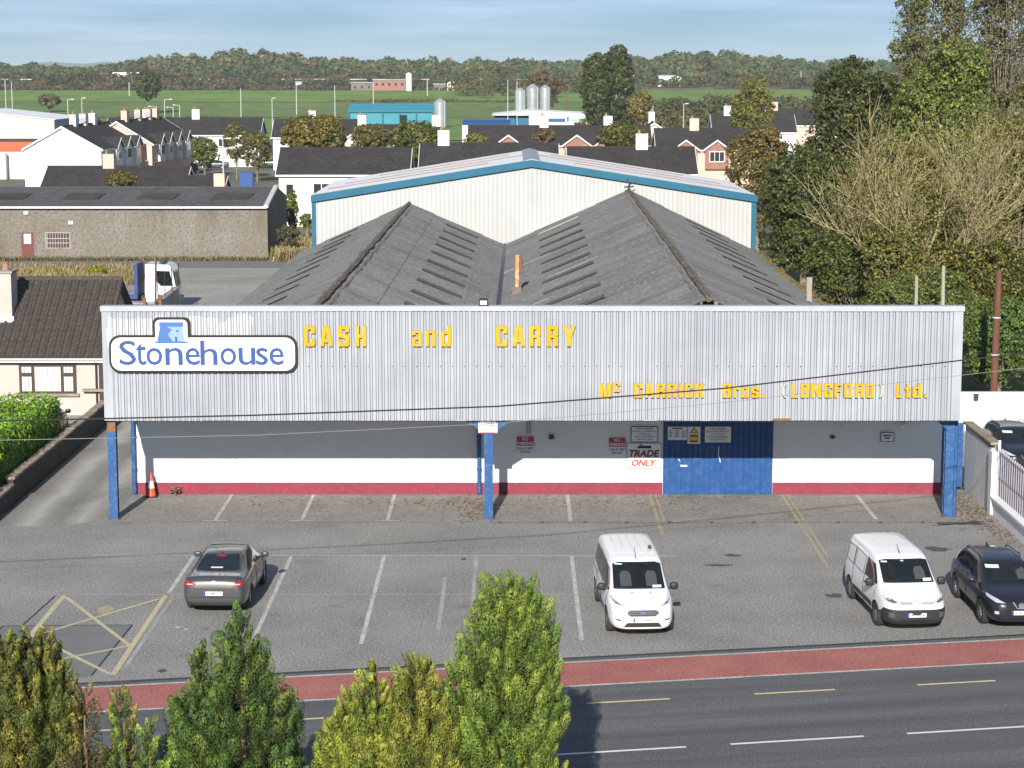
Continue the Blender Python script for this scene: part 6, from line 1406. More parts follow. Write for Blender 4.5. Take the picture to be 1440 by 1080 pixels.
# bypass on its bank, lorry
bk = [(-1200,1036),(160,1036),(160,1041.2),(-1200,1041.2)]
o = link('bypass_bank', MB().hexa([(-1200,1012,4),(180,1012,4),(180,1100,4),(-1200,1100,4)], [(-1200,1038,10.3),(160,1038,10.3),(160,1056,10.3),(-1200,1056,10.3)]), 'rough_ground'); o['kind'] = 'structure'
sheet('bypass_road', [(-1200,1040),(160,1040),(160,1054),(-1200,1054)], 10.34, 'road_asphalt')
gr2 = thing('crash_barrier', 'pale steel crash barrier along the far bypass', 'barrier', (-500, 1039.5, 10.3)); link('rail', MB().box(-1200, 1039.4, 10.75, 150, 1039.6, 11.15), 'galv_pole', gr2, world=True)
p = at(170, 112, 1043); ly = thing('articulated_lorry', 'white articulated lorry driving along the far bypass', 'lorry', (p.x, 1043, 10.34))
link('trailer', MB().box(-4.2,0,1.1,9.0,2.5,4.1), 'white_wall', ly); link('cab', MB().prism([(-7.2,0.5),(-7.2,2.0),(-6.6,3.7),(-4.6,3.7),(-4.6,0.5)], 'y', 0.02, 2.48), 'white_wall', ly); link('cab_window', MB().box(-6.9,-0.03,1.9,-5.6,0.015,2.8), 'glass_dark', ly)
link('chassis', MB().box(-6.8,0.2,0.5,8.6,2.3,1.05), 'black_plastic', ly)
for x_ in (-6.2,-3.4,4.6,5.9,7.2): link('wheel', MB().tube([(x_,0.0,0.5),(x_,0.35,0.5)], 0.5, 12), 'tyre_rubber', ly)
# poles: floodlights and lamp standards
def pole(label, u, vb, vt, Y, arm=0.0, r=0.11, name='lamp_standard', mat='galv_pole', base=None, cat='lamp post', grp='lamp standards beyond the estate'):
    a, b = at(u, vb, Y), at(u, vt, Y); zb = land(Y) if base is None else base; t = thing(name, label, cat, (a.x, Y, zb), 0, grp)
    link('column', MB().tube([(0,0,0),(0,0,b.z-zb)], [r, r*0.75], 7), mat, t)
    if arm:
        link('arm', MB().tube([(0,0,b.z-zb-0.05),(arm,0,b.z-zb+0.05)], r*0.6, 6), mat, t); link('lantern', MB().box(arm-0.25, -0.2, b.z-zb-0.05, arm+0.35 if arm > 0 else arm+0.1, 0.2, b.z-zb+0.14), mat, t)
    return t
LAB = ['thin pale column in the field, farthest left','second thin pale column in the field from the left','lamp post with double head rising behind the beige warehouse','slim lamp post beside the bush right of the beige warehouse','street lamp above the terrace roof, arm pointing left','street lamp above the terrace with double arm','short street lamp above the terrace, right of the double-armed one','street lamp nearest the white chimney above the terrace','tall pale column in the field above the terrace roof','slim column standing right of the tree in the near field','pale column in the field with a white box','pale column in the field left of the teal shed','pale column by the rough bank behind the lone dark tree','pale column near the brick farm building','pale column right of the brick farm building','tall floodlight column left of the three silos','second tall floodlight column left of the three silos','dark wooden pole right of the three silos','white street lamp among the garden trees','slim pale pole right of the golden tree','double-armed post beside the cream gabled house','slim pale column on the far right hillside']
for lab, (u, vb, vt, Y, arm) in zip(LAB, [(8,140,112,700,0),(17,140,115,700,0),(96,172,140,430,1.0),(116,178,138,420,0.5),(221,175,150,400,-1.2),(232,175,140,410,1.2),(244,175,151,400,-1.0),(253,172,148,400,-1.0),(339,160,124,600,0),(383,170,138,520,0.5),(417,152,120,720,0),(471,150,120,700,0),(182,138,116,900,0),(525,145,116,800,0),(601,138,112,900,0),(714,175,112,470,0),(727,180,114,460,0),(797,160,126,640,0),(314,240,195,262,0.7),(918,170,148,420,0.0),(961,175,146,400,0.6),(1126,125,100,1000,0)]):
    pole(lab, u, vb, vt, Y, arm, r=max(0.09, Y*0.00022), mat='pole_wood' if 'wooden' in lab else 'galv_pole')
# telegraph pole and posts at the right of the store
p = at(1397, 545, 87.6); q = at(1400, 380, 87.6)
tp_ = thing('telegraph_pole', 'dark reddish wooden pole in front of the laurels', 'pole', (p.x, 87.6, 0))
link('pole_shaft', MB().tube([(0,0,0),(0.03,0,3),(0.06,0,q.z)], [0.17,0.16,0.13], 10), 'pole_wood', tp_, smooth=50)
for z_ in (3.0, 4.6): link('pole_band', MB().tube([(0.03,0,z_),(0.03,0,z_+0.06)], 0.178, 10), 'galv_pole', tp_)
for u, vt, w, lab in ((1289, 388, 0.095, 'pale weathered post standing behind the fascia, left of a taller one'), (1327, 374, 0.10, 'taller pale weathered post behind the right end of the fascia')):
    q = at(u, vt, 93.5); tag(link('weathered_post', MB().tube([(q.x+0.05,93.5,0),(q.x+0.02,93.5,q.z*0.6),(q.x,93.5,q.z)], [w,w*0.95,w*0.8], 8), 'pale_wood'), lab, 'post')
q = at(1138, 390, 98); tag(link('concrete_post', MB().box(q.x-0.13, 97.9, 0, q.x+0.13, 98.1, q.z), 'pale_wood'), 'short concrete post at the mossy right eaves', 'post')

# overhead cables
def cable(label, pts, r, mat):
    P = [Vector(p) for p in pts]; d0, d1 = (P[0]-P[1]), (P[-1]-P[-2])
    L = [P[0] + d0*1.2] + P + [P[-1] + d1*1.0]
    fine = []
    for i in range(len(L)-1):
        for k in range(8): fine.append(L[i].lerp(L[i+1], k/8))
    fine.append(L[-1])
    tag(link('overhead_cable', MB().tube(fine, r, 5), mat), label, 'cable')
cable('thick black overhead cable crossing the lower right lettering', [at(0,592,49.6), at(360,584,51.0), at(700,571.5,52.6), at(1020,546,55.0), at(1350,507,57.3)], 0.021, 'cable_black')
cable('thin grey overhead cable below the thick black one', [at(0,619,49.4), at(360,612,50.8), at(690,596,52.3), at(1020,566,54.6), at(1350,528,57.0)], 0.008, 'cable_grey')
# blue far hills
def ridge_line(label, pts, Y):
    v, f = [], []
    for i, (u, v_) in enumerate(pts):
        p = at(u, v_, Y); v += [(p.x, Y, p.z), (p.x, Y+800, p.z*0.6), (p.x, Y-500, -30)]
    n = len(pts); f = [(3*i, 3*i+3, 3*i+4, 3*i+1) for i in range(n-1)] + [(3*i+2, 3*i+5, 3*i+3, 3*i) for i in range(n-1)]
    o = link('far_hills', MB().add(v, f), 'far_hill'); o['kind'] = 'structure'; o['label'] = label
ridge_line('blue hills on the far horizon', [(-500,98),(-60,96),(20,92),(55,88),(72,86.5),(88,88),(118,89.5),(150,86.5),(168,88.5),(230,91),(400,94),(700,96),(1100,92),(1300,95),(1800,98)], 6000)

for u, v, rz, lab in ((268, 243, 80, 'small dark car parked in the estate street by the round green tree'), (300, 238, 95, 'small dark car parked behind the round green street tree'), (375, 236, 90, 'small dark car parked under the street tree nearest the cream house')):
    p = G(u, v); dup(sd_.t, (p.x, p.y, 0.0), R(rz), lab, 'cars parked in the estate')
# ---------------------------------------------------------------- foliage
leafy('leaf_near', 0.12, 0.65); leafy('leaf_mid', 0.3); leafy('leaf_far', 0.15, 0.8)
weathered('bark', (0.16,0.13,0.10), (0.24,0.20,0.155), 3, 0.95); weathered('bark_pale', (0.42,0.35,0.20), (0.27,0.22,0.115), 2, 0.95); weathered('bark_rust', (0.20,0.11,0.06), (0.28,0.17,0.10), 4, 0.95)
def leaves(name, P, N, size, col, mat, parent=None, long=1.0, kind=None, jitter=0.5):
    """one crown: a four-cornered leaf at every point, turned roughly along its normal"""
    n = len(P); N = N + RNG.normal(0, jitter, (n, 3)); N /= np.linalg.norm(N, axis=1, keepdims=True) + 1e-9
    A = np.cross(N, RNG.normal(0, 1, (n, 3))); A /= np.linalg.norm(A, axis=1, keepdims=True) + 1e-9; B = np.cross(N, A)
    s = np.asarray(size).reshape(-1, 1) * np.ones((n, 1)); A = A*s*long; B = B*s*0.62
    V = np.stack([P-A, P-B*0.9+A*0.1, P+A, P+B], 1).reshape(-1, 3)
    return quads(name, V, col, mat, parent, kind)
def quads(name, V, col, mat, parent, kind, c=4):
    n = len(V)//c; me = bpy.data.meshes.new(name)
    me.vertices.add(c*n); me.vertices.foreach_set('co', V.astype(np.float32).ravel())
    me.loops.add(c*n); me.loops.foreach_set('vertex_index', np.arange(c*n, dtype=np.int32))
    me.polygons.add(n); me.polygons.foreach_set('loop_start', np.arange(0, c*n, c, dtype=np.int32))
    a = me.color_attributes.new('leaf', 'FLOAT_COLOR', 'POINT')
    cc_ = np.ones((n, 4), np.float32); cc_[:, :3] = np.clip(col, 0.002, 0.9); a.data.foreach_set('color', np.repeat(cc_, c, 0).ravel())
    me.update(); me.validate()
    o = link(name, me, mat, parent)
    if kind: o['kind'] = kind
    return o
def shades(n, cols, w=None, var=0.25):
    cols = np.array(cols); k = RNG.choice(len(cols), n, p=w); c = cols[k] * (1 + RNG.normal(0, var, (n, 1)))
    return np.clip(c * (1 + RNG.normal(0, 0.06, (n, 3))), 0.004, 0.8)
def sphere(n):
    v = RNG.normal(0, 1, (n, 3)); return v / np.linalg.norm(v, axis=1, keepdims=True)

def conifer(label, x, y, leaders, cols, base=0.0, grp='conifers along the near side of the road', thin=1.0, name='conifer'):
    """leaders: (dx, dy, top z, list of (height fraction, radius)); plumes of short upright sprays"""
    t = thing(name, label, 'tree', (x, y, base), 0, grp); Ps, Ns, Cs, Ss, Us, Cp = [], [], [], [], [], []
    tr_ = MB()
    for dx, dy, top, prof in leaders:
        tr_.tube([(dx*0.3, dy*0.3, 0), (dx*0.8, dy*0.8, top*0.4), (dx, dy, top*0.86)], [0.12, 0.07, 0.012], 6)
        top -= 0.16; z = 0.35; ph = RNG.uniform(0, 6.28, 3)
        while z < top:
            f = z/top; r = float(np.interp(f, [p[0] for p in prof], [p[1] for p in prof])); step = 0.15 + 0.10*min(r, 1)
            k = max(2, int(2*math.pi*r/(0.30 if r > 0.3 else 0.24) * thin) + 1)
            for j in range(k):
                a = 2*math.pi*(j + RNG.uniform(-0.5, 0.5))/k + z*2.4; rr = r*(0.90 + RNG.normal(0, 0.07) + 0.085*(math.sin(3*a + 2.3*z + ph[0]) + math.sin(5*a - 3.1*z + ph[1]) + math.sin(2*a + 5.2*z + ph[2])))
                c = np.array([dx*min(1, f+0.3) + rr*math.cos(a), dy*min(1, f+0.3) + rr*math.sin(a), z + RNG.uniform(-0.07, 0.07)])
                ax = np.array([math.cos(a)*0.42, math.sin(a)*0.42, 0.95]); ax /= np.linalg.norm(ax)
                L = RNG.uniform(0.22, 0.46)*(1 if r > 0.3 else 0.65); n = int(((430 if r > 0.3 else 200)*thin + 30) * (1.0 if z > 2.1 else 0.16)); big = 1.0 if z > 2.1 else 2.4
                u = RNG.uniform(-0.45, 1, n); rad = (RNG.uniform(0.10,0.17) if r > 0.3 else 0.065)*np.sqrt(np.clip(1-((u-0.1)/0.95)**2, 0.02, 1)) * RNG.uniform(0.82, 1.1, n)
                s = sphere(n); s -= np.outer(s @ ax, ax); s /= np.linalg.norm(s, axis=1, keepdims=True)+1e-9
                Ps.append(c + np.outer(u*L, ax) + s*rad[:, None]); d = s*0.9 + ax*0.3*np.clip(u, 0, 1)[:, None]; Us.append(np.tile(ax, (n, 1))); Ns.append(d/np.linalg.norm(d, axis=1, keepdims=True))
                base_c = np.array(cols[RNG.choice(len(cols))]) * (1 + RNG.normal(0, 0.15)); Cs.append(np.clip(base_c*(0.50 + 0.85*np.clip(u+0.1, 0, 1))[:, None]*(1+RNG.normal(0, 0.08, (n, 1))), 0.004, 0.7)); Ss.append(RNG.uniform(0.011, 0.022, n)*big)  # sprays darker at the plume foot: inner shade put into the leaf colour
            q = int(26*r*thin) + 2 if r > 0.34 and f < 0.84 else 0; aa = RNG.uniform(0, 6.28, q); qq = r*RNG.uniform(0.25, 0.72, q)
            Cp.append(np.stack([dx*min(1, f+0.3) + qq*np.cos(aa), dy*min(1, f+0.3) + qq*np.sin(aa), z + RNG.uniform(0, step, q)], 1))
            z += step
    Cp = np.concatenate(Cp); len(Cp) and leaves('inner_shade_twigs', Cp, sphere(len(Cp)), RNG.uniform(0.07, 0.13, len(Cp)), shades(len(Cp), [(0.045,0.032,0.016),(0.03,0.03,0.012)]), 'leaf_near', t, kind='stuff')  # dead inner twigs, near black so the crown's inner shade is in their colour
    P, D, Cc, S = np.concatenate(Ps), np.concatenate(Ns), np.concatenate(Cs), np.concatenate(Ss)
    # small flat sprays, laid over each plume and pointing along it
    Nn = D + RNG.normal(0, 0.24, D.shape); Nn /= np.linalg.norm(Nn, axis=1, keepdims=True)+1e-9
    U = np.concatenate(Us) + RNG.normal(0, 0.35, D.shape); U -= Nn*np.sum(U*Nn, 1, keepdims=True); U /= np.linalg.norm(U, axis=1, keepdims=True)+1e-9; W = np.cross(Nn, U); s = S[:, None]
    V = np.stack([P-U*s*0.9-W*s*0.62, P-U*s*0.9+W*s*0.62, P+U*s*1.5], 1).reshape(-1, 3)
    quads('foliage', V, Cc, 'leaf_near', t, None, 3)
    link('trunk', tr_, 'bark_rust', t)
    return t
GRN = [(0.111, 0.178, 0.03), (0.149, 0.223, 0.034), (0.081, 0.141, 0.027), (0.194, 0.253, 0.041)]
YEL = [(0.232, 0.26, 0.034), (0.183, 0.225, 0.034), (0.122, 0.171, 0.03), (0.268, 0.273, 0.041)]
OLV = [(0.182, 0.175, 0.031), (0.231, 0.21, 0.039), (0.119, 0.133, 0.028), (0.084, 0.112, 0.025)]
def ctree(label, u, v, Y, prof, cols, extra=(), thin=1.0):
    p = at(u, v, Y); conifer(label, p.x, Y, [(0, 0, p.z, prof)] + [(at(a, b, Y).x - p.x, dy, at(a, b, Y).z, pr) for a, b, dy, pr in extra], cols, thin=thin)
slim = [(0,0.8),(0.5,0.72),(0.8,0.4),(0.93,0.2),(1,0.05)]
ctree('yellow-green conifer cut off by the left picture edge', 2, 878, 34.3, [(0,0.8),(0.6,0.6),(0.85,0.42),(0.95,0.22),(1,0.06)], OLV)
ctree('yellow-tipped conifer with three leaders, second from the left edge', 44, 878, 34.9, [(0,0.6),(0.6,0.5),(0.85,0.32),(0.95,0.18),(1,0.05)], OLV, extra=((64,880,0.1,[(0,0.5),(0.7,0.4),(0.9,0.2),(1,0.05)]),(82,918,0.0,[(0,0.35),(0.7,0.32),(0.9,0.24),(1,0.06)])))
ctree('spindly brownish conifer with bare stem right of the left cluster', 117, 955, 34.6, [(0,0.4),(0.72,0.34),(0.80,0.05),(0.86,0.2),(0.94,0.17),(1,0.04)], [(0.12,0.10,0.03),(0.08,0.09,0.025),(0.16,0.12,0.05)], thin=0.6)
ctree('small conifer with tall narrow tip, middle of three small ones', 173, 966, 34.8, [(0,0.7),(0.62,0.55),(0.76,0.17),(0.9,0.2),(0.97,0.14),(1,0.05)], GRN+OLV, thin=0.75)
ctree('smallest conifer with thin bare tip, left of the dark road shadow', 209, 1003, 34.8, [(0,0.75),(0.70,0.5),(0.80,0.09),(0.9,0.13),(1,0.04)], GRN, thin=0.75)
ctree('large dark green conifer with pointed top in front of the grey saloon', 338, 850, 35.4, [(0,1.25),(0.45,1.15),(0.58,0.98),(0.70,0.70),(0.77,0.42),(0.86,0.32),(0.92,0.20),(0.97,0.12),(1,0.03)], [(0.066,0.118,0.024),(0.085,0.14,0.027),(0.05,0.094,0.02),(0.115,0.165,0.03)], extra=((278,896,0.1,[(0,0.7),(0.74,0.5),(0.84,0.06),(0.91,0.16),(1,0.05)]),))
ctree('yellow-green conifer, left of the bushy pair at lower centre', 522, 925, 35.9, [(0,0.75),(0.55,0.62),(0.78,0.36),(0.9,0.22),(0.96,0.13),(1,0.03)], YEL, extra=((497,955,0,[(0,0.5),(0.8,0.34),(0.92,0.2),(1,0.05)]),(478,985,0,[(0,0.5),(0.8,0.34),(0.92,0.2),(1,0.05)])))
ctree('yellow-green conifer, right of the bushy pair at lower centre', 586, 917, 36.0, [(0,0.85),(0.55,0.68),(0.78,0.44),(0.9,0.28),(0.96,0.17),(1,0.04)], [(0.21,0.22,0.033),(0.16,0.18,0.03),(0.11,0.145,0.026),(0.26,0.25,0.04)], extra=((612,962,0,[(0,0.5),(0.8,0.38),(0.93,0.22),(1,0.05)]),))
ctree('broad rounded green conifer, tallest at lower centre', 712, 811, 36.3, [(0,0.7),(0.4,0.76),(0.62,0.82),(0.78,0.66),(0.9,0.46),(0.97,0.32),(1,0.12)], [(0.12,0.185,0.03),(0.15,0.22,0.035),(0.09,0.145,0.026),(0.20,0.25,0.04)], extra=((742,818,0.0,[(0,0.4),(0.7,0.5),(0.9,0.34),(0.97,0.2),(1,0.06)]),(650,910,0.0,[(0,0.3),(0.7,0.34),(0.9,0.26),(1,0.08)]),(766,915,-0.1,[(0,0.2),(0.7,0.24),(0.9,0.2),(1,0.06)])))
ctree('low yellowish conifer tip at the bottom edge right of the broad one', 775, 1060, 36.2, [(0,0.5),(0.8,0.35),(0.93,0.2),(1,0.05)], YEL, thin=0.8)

def crown_points(blobs, n):
    """points spread through leaf clumps that fill the given ellipsoids (centre, radii)"""
    vol = np.array([b[1][0]*b[1][1]*b[1][2] for b in blobs]) ** 0.8; vol /= vol.sum(); P, N = [], []
    for b, w in zip(blobs, vol):
        k = max(6, int(n*w)); m = max(5, k//26); c, r = np.array(b[0]), np.array(b[1])
        d = sphere(m); d[:, 2] = np.where(RNG.random(m) < 0.35, np.abs(d[:, 2]), d[:, 2]); q = RNG.uniform(0.45, 1.0, m)[:, None]**0.5
        cl = c + d*r*q; cr = r.mean()*RNG.uniform(0.16, 0.30, m)
        i = RNG.integers(0, m, k); s = sphere(k); s[:, 2] = s[:, 2]*0.8 + 0.1
        P.append(cl[i] + s*cr[i][:, None]*RNG.uniform(0.55, 1.05, k)[:, None]); nn = s*0.75 + d[i]*0.5; N.append(nn/np.linalg.norm(nn, axis=1, keepdims=True))
    return np.concatenate(P), np.concatenate(N)
def limbs(m, base, h0, tips, r0, r1=0.02, n=5, sway=0.25):
    b = Vector(base)
    for tpt in tips:
        tv = Vector(tpt); s = b + Vector((0,0,h0*RNG.uniform(0.5,1.0))); mid = s.lerp(tv, 0.5) + Vector((RNG.normal(0,sway), RNG.normal(0,sway), abs(tv.z-s.z)*0.12))
        pts = [s.lerp(mid, k/3).lerp(mid.lerp(tv, k/3), k/3) for k in range(4)]
        m.tube(pts, [r0, r0*0.7+r1*0.3, r0*0.35+r1*0.5, r1], n, False)
    return m
def tree(label, x, y, blobs, cols, n, leaf, trunk=0.25, name='tree', grp=None, limb_n=14, mat='leaf_mid', bark='bark', base=0.0, w=None, cat='tree', var=0.25):
    """blobs in metres relative to the foot"""
    t = thing(name, label, cat, (x, y, base), 0, grp)
    P, N = crown_points(blobs, n); cc = shades(len(P), cols, w, var)
    leaves('crown', P, N, RNG.uniform(0.7, 1.3, len(P))*leaf, cc, mat, t)
    zc = np.mean([b[0][2] for b in blobs]); zlow = min(b[0][2]-b[1][2]*0.6 for b in blobs); cx, cy = np.mean([b[0][0] for b in blobs]), np.mean([b[0][1] for b in blobs])
    m = MB().tube([(0,0,-0.1),(cx*0.2,cy*0.2,zlow*0.6),(cx*0.6,cy*0.6,zc)], [trunk, trunk*0.8, trunk*0.35], 8)
    pick = P[RNG.integers(0, len(P), limb_n)]
    limbs(m, (0,0,0), max(zlow, 0.4), pick, trunk*0.35, 0.02)
    link('trunk', m, bark, t, smooth=60)
    return t
def ptree(label, u0, u1, vt, vb, Y, cols, n, leaf, base_v=None, split=3, **k):
    """crown given by its extent in the view at distance Y"""
    a, b = at(u0, vb, Y), at(u1, vt, Y); cx, w = (a.x+b.x)/2, (b.x-a.x)/2; z0, z1 = max(a.z, min(0.6, b.z*0.3)), b.z; h = (z1-z0)/2; zb = k.pop('base', 0.0)
    bl = [((0,0,(z0+z1)/2-zb), (w*0.80,w*0.72,h*0.86))]; rb = min(w, h)
    for i in range(split*2):
        a_ = 6.28*i*0.618 + RNG.uniform(0,0.6); e_ = RNG.uniform(-0.75, 0.85); ce = math.cos(e_*1.35); r_ = rb*RNG.uniform(0.26, 0.44)
        bl.append((((w-r_*0.9)*ce*math.cos(a_), (w*0.8-r_*0.8)*ce*math.sin(a_), (z0+z1)/2 + (h-r_*0.8)*e_*1.08 - zb), (r_*1.1,r_*1.1,r_*0.9)))
    return tree(label, cx, Y, bl, cols, n, leaf, base=zb, **k)
DK = [(0.063, 0.08, 0.017), (0.087, 0.106, 0.021), (0.046, 0.061, 0.014)]
MG = [(0.13, 0.153, 0.033), (0.169, 0.186, 0.039), (0.1, 0.12, 0.027)]
AUT = [(0.176, 0.135, 0.027), (0.23, 0.128, 0.027), (0.108, 0.121, 0.027), (0.27, 0.162, 0.034)]
GLD = [(0.338, 0.247, 0.033), (0.26, 0.221, 0.039), (0.156, 0.169, 0.033)]
BRN = [(0.156, 0.111, 0.046), (0.195, 0.13, 0.052), (0.111, 0.098, 0.039)]
GT = 'garden and street trees of the estate'
ptree('round green street tree left of the white street lamp', 264, 310, 191, 236, 300, MG+[(0.11,0.14,0.03)], 5720, 0.16, grp=GT, trunk=0.14)
ptree('taller thin-leaved street tree right of the white street lamp', 312, 352, 168, 236, 292, BRN+MG, 4840, 0.16, grp=GT, trunk=0.14)
ptree('street tree with rounded green crown nearest the cream house', 338, 384, 180, 240, 285, MG+BRN, 5720, 0.16, grp=GT, trunk=0.14)
ptree('large autumn tree with russet flanks beyond the cream house roof', 388, 494, 160, 222, 262, AUT+MG, 14300, 0.20, grp=GT, split=5)
ptree('tree with olive autumn leaves left of the big clipped green one', 490, 552, 172, 220, 250, BRN+MG, 6600, 0.18, grp=GT)
ptree('green tree squeezed between two dark roofs', 540, 628, 166, 240, 226, MG+AUT[:1]+DK, 11440, 0.18, grp=GT, split=4)
ptree('small yellowing tree in front of the long terrace roof', 648, 690, 188, 208, 262, GLD+MG, 2860, 0.16, grp=GT)
ptree('brownish bare-topped bush on the terrace roof line', 744, 786, 180, 206, 276, BRN, 1980, 0.16, grp=GT)
ptree('green and orange tree in front of the terrace right of the ridge', 834, 918, 172, 212, 258, MG+DK+[(0.24,0.11,0.02)], 10120, 0.18, grp=GT, split=4)
ptree('thin tree beside the retail building signs', 800, 836, 166, 204, 300, BRN+MG, 2860, 0.16, grp=GT)
ptree('olive bush on top of the low roof behind the grey shed', 143, 196, 238, 272, 208, [(0.16,0.13,0.03),(0.11,0.10,0.025)], 4840, 0.12, grp=GT, name='bush')
ptree('dark tree at the right corner of the beige warehouse', 100, 142, 158, 200, 380, DK+MG, 5280, 0.22, grp=GT)
ptree('green creeper bush against the end of the grey shed', 398, 420, 262, 330, 184, MG+[(0.12,0.16,0.03)], 2600, 0.12, name='bush', cat='bush')
ptree('grey-green willowy bush at the corner of the grey shed', 386, 424, 315, 360, 168, [(0.10,0.10,0.05),(0.14,0.13,0.07),(0.07,0.08,0.035)], 2400, 0.10, name='bush', cat='bush')
ptree('low clipped bush beside the left teal corner of the warehouse', 418, 446, 300, 322, 178, [(0.11,0.19,0.03),(0.09,0.15,0.025)], 1200, 0.11, name='bush', cat='bush')
ptree('bright yellow-green shrub in the dry grass of the yard', 122, 150, 374, 394, 150, [(0.30,0.30,0.03),(0.22,0.25,0.03)], 1500, 0.09, name='bush', cat='bush')
# tall dark pair beyond the estate
ptree('tall dark evergreen, left of the high pair beyond the retail building', 814, 862, 68, 196, 455, DK+[(0.055,0.075,0.02)], 11440, 0.38, split=6, trunk=0.4)
ptree('tallest dark evergreen of the pair beyond the retail building', 840, 894, 56, 196, 462, DK+[(0.055,0.075,0.02)], 14300, 0.38, split=6, trunk=0.4)
ptree('golden autumn tree right of the tall dark pair', 880, 924, 128, 176, 430, GLD+BRN, 4840, 0.28)
ptree('copper brown tree behind the three silos', 738, 792, 96, 160, 690, BRN+[(0.10,0.055,0.025)], 5720, 0.45)
ptree('lone dark tree standing in the green field', 188, 228, 96, 144, 745, DK, 5720, 0.5)
ptree('brown bush at the left of the green field', 52, 86, 132, 153, 760, BRN+DK, 2640, 0.5, name='bush', cat='bush')
# ---- trees at the right of the store
RG = 'trees crowding the right of the store'
OL2 = [(0.221, 0.202, 0.038), (0.166, 0.158, 0.032), (0.287, 0.229, 0.045), (0.11, 0.117, 0.027)]
ptree('autumn gold tall tree beyond the warehouse roof', 1022, 1092, 96, 250, 300, GLD+MG, 9984, 0.18, split=6, grp=RG)
ptree('russet and olive tree at the right end of the warehouse', 1012, 1120, 172, 345, 172, AUT+BRN+MG, 17472, 0.123, split=7, grp=RG)
ptree('dark glossy evergreen tree beside the warehouse corner', 1058, 1205, 200, 470, 139, DK+MG[:1], 29952, 0.119, split=9, grp=RG, trunk=0.35)
ptree('dark green tree with feathery top against the sky', 1110, 1290, 68, 430, 152, DK+[(0.06,0.08,0.02),(0.08,0.09,0.025)], 39936, 0.132, split=12, grp=RG, trunk=0.4)
ptree('bright olive tree rising above the bare branched one', 1236, 1420, 44, 400, 146, [(0.186, 0.217, 0.039), (0.139, 0.178, 0.034), (0.232, 0.24, 0.046), (0.078, 0.109, 0.028)], 42432, 0.132, split=12, grp=RG, trunk=0.4)
ptree('tall thin-leaved tree at the upper right, top out of the picture', 1248, 1372, -70, 220, 165, [(0.155, 0.155, 0.046), (0.109, 0.132, 0.039), (0.217, 0.178, 0.062)], 24960, 0.107, split=11, grp=RG, trunk=0.3, limb_n=50)
ptree('russet thin-leaved tree at the top right corner', 1345, 1480, -80, 260, 170, [(0.16,0.145,0.05),(0.13,0.13,0.04),(0.19,0.14,0.06),(0.10,0.11,0.032)], 27456, 0.107, split=11, grp=RG, trunk=0.3, limb_n=50)
ptree('mixed olive tree at the right picture edge', 1350, 1530, 140, 480, 124, [(0.171, 0.178, 0.039), (0.232, 0.217, 0.046), (0.093, 0.116, 0.031), (0.264, 0.202, 0.078)], 32448, 0.103, split=10, grp=RG, trunk=0.3, limb_n=60)
ptree('olive leafed tree filling in behind the pale bare branches', 1170, 1380, 190, 480, 122, OL2+[(0.14,0.11,0.045)], 37440, 0.103, split=12, grp=RG, trunk=0.3, limb_n=60)
ptree('sunlit olive tree at the foot of the pale bare one', 1200, 1330, 300, 480, 105, [(0.20,0.20,0.04),(0.16,0.165,0.034),(0.24,0.22,0.05),(0.09,0.10,0.026)], 19968, 0.082, split=9, grp=RG, limb_n=30)
ptree('dark undergrowth tree low behind the right end of the fascia', 1120, 1290, 320, 590, 110, DK+MG, 27456, 0.091, split=9, grp=RG)
ptree('shadowy tree low behind the pale weathered posts', 1270, 1470, 330, 600, 107, DK+OL2, 27456, 0.091, split=9, grp=RG)
ptree('green leafy tree just above the fascia beside the pale posts', 1190, 1400, 372, 600, 99, [(0.132, 0.171, 0.034), (0.186, 0.209, 0.043), (0.078, 0.109, 0.028)], 22464, 0.078, split=9, grp=RG)
ptree('glossy laurel bush behind the broad white wall', 1346, 1460, 415, 640, 93.0, [(0.078, 0.132, 0.028), (0.116, 0.194, 0.034), (0.171, 0.264, 0.046), (0.046, 0.078, 0.019)], 22464, 0.073, split=9, grp=RG, name='laurel', cat='bush')
ptree('second glossy laurel bush mostly beyond the right picture edge', 1425, 1530, 425, 640, 94, [(0.05,0.085,0.018),(0.075,0.125,0.022),(0.11,0.17,0.03)], 11232, 0.073, split=6, grp=RG, name='laurel', cat='bush')
# the pale, nearly bare tree in front of them
bt = at(1295, 470, 108); bare = thing('bare_tree', 'pale nearly leafless spreading tree in front of the dark evergreens', 'tree', (bt.x, 108, 0), 0, RG)
sk = MB(); rr = random.Random(21); tipl = []
def grow(p, d, L, r, lvl):
    pts, rad = [p], [r]; q, dd = p.copy(), d.copy(); seg = 4
    for i in range(seg):
        dd = (dd + Vector((rr.gauss(0,0.13), rr.gauss(0,0.13), rr.gauss(0.06,0.08)))).normalized(); q = q + dd*(L/seg); pts.append(q.copy()); rad.append(r*(1-0.62*(i+1)/seg))
    sk.tube(pts, rad, 5 if lvl < 2 else 3, False)
    if lvl >= 3: tipl.append(q); return
    nb = (5, 5, 4, 0)[lvl] if lvl < 4 else 0
    for k in range(nb):
        f = rr.uniform(0.35, 1.0); i = min(seg-1, int(f*seg)); s = pts[i].lerp(pts[i+1], f*seg-i)
        side = Vector((rr.gauss(0,1), rr.gauss(0,1), rr.gauss(0.25,0.6))).normalized(); nd = (dd*0.85 + side*0.6 + Vector((0,0,0.15))).normalized()
        grow(s, nd, L*rr.uniform(0.50,0.85), max(0.018, rad[i]*0.62), lvl+1)
for k in range(12):
    a = 6.28*k/12 + rr.uniform(-0.3,0.3); grow(Vector((0.25*math.cos(a), 0.25*math.sin(a), 1.8 + rr.uniform(0,3.8))), Vector((math.cos(a)*1.0, math.sin(a)*0.7, 0.62)).normalized(), rr.uniform(3.2,4.7), 0.10, 0)
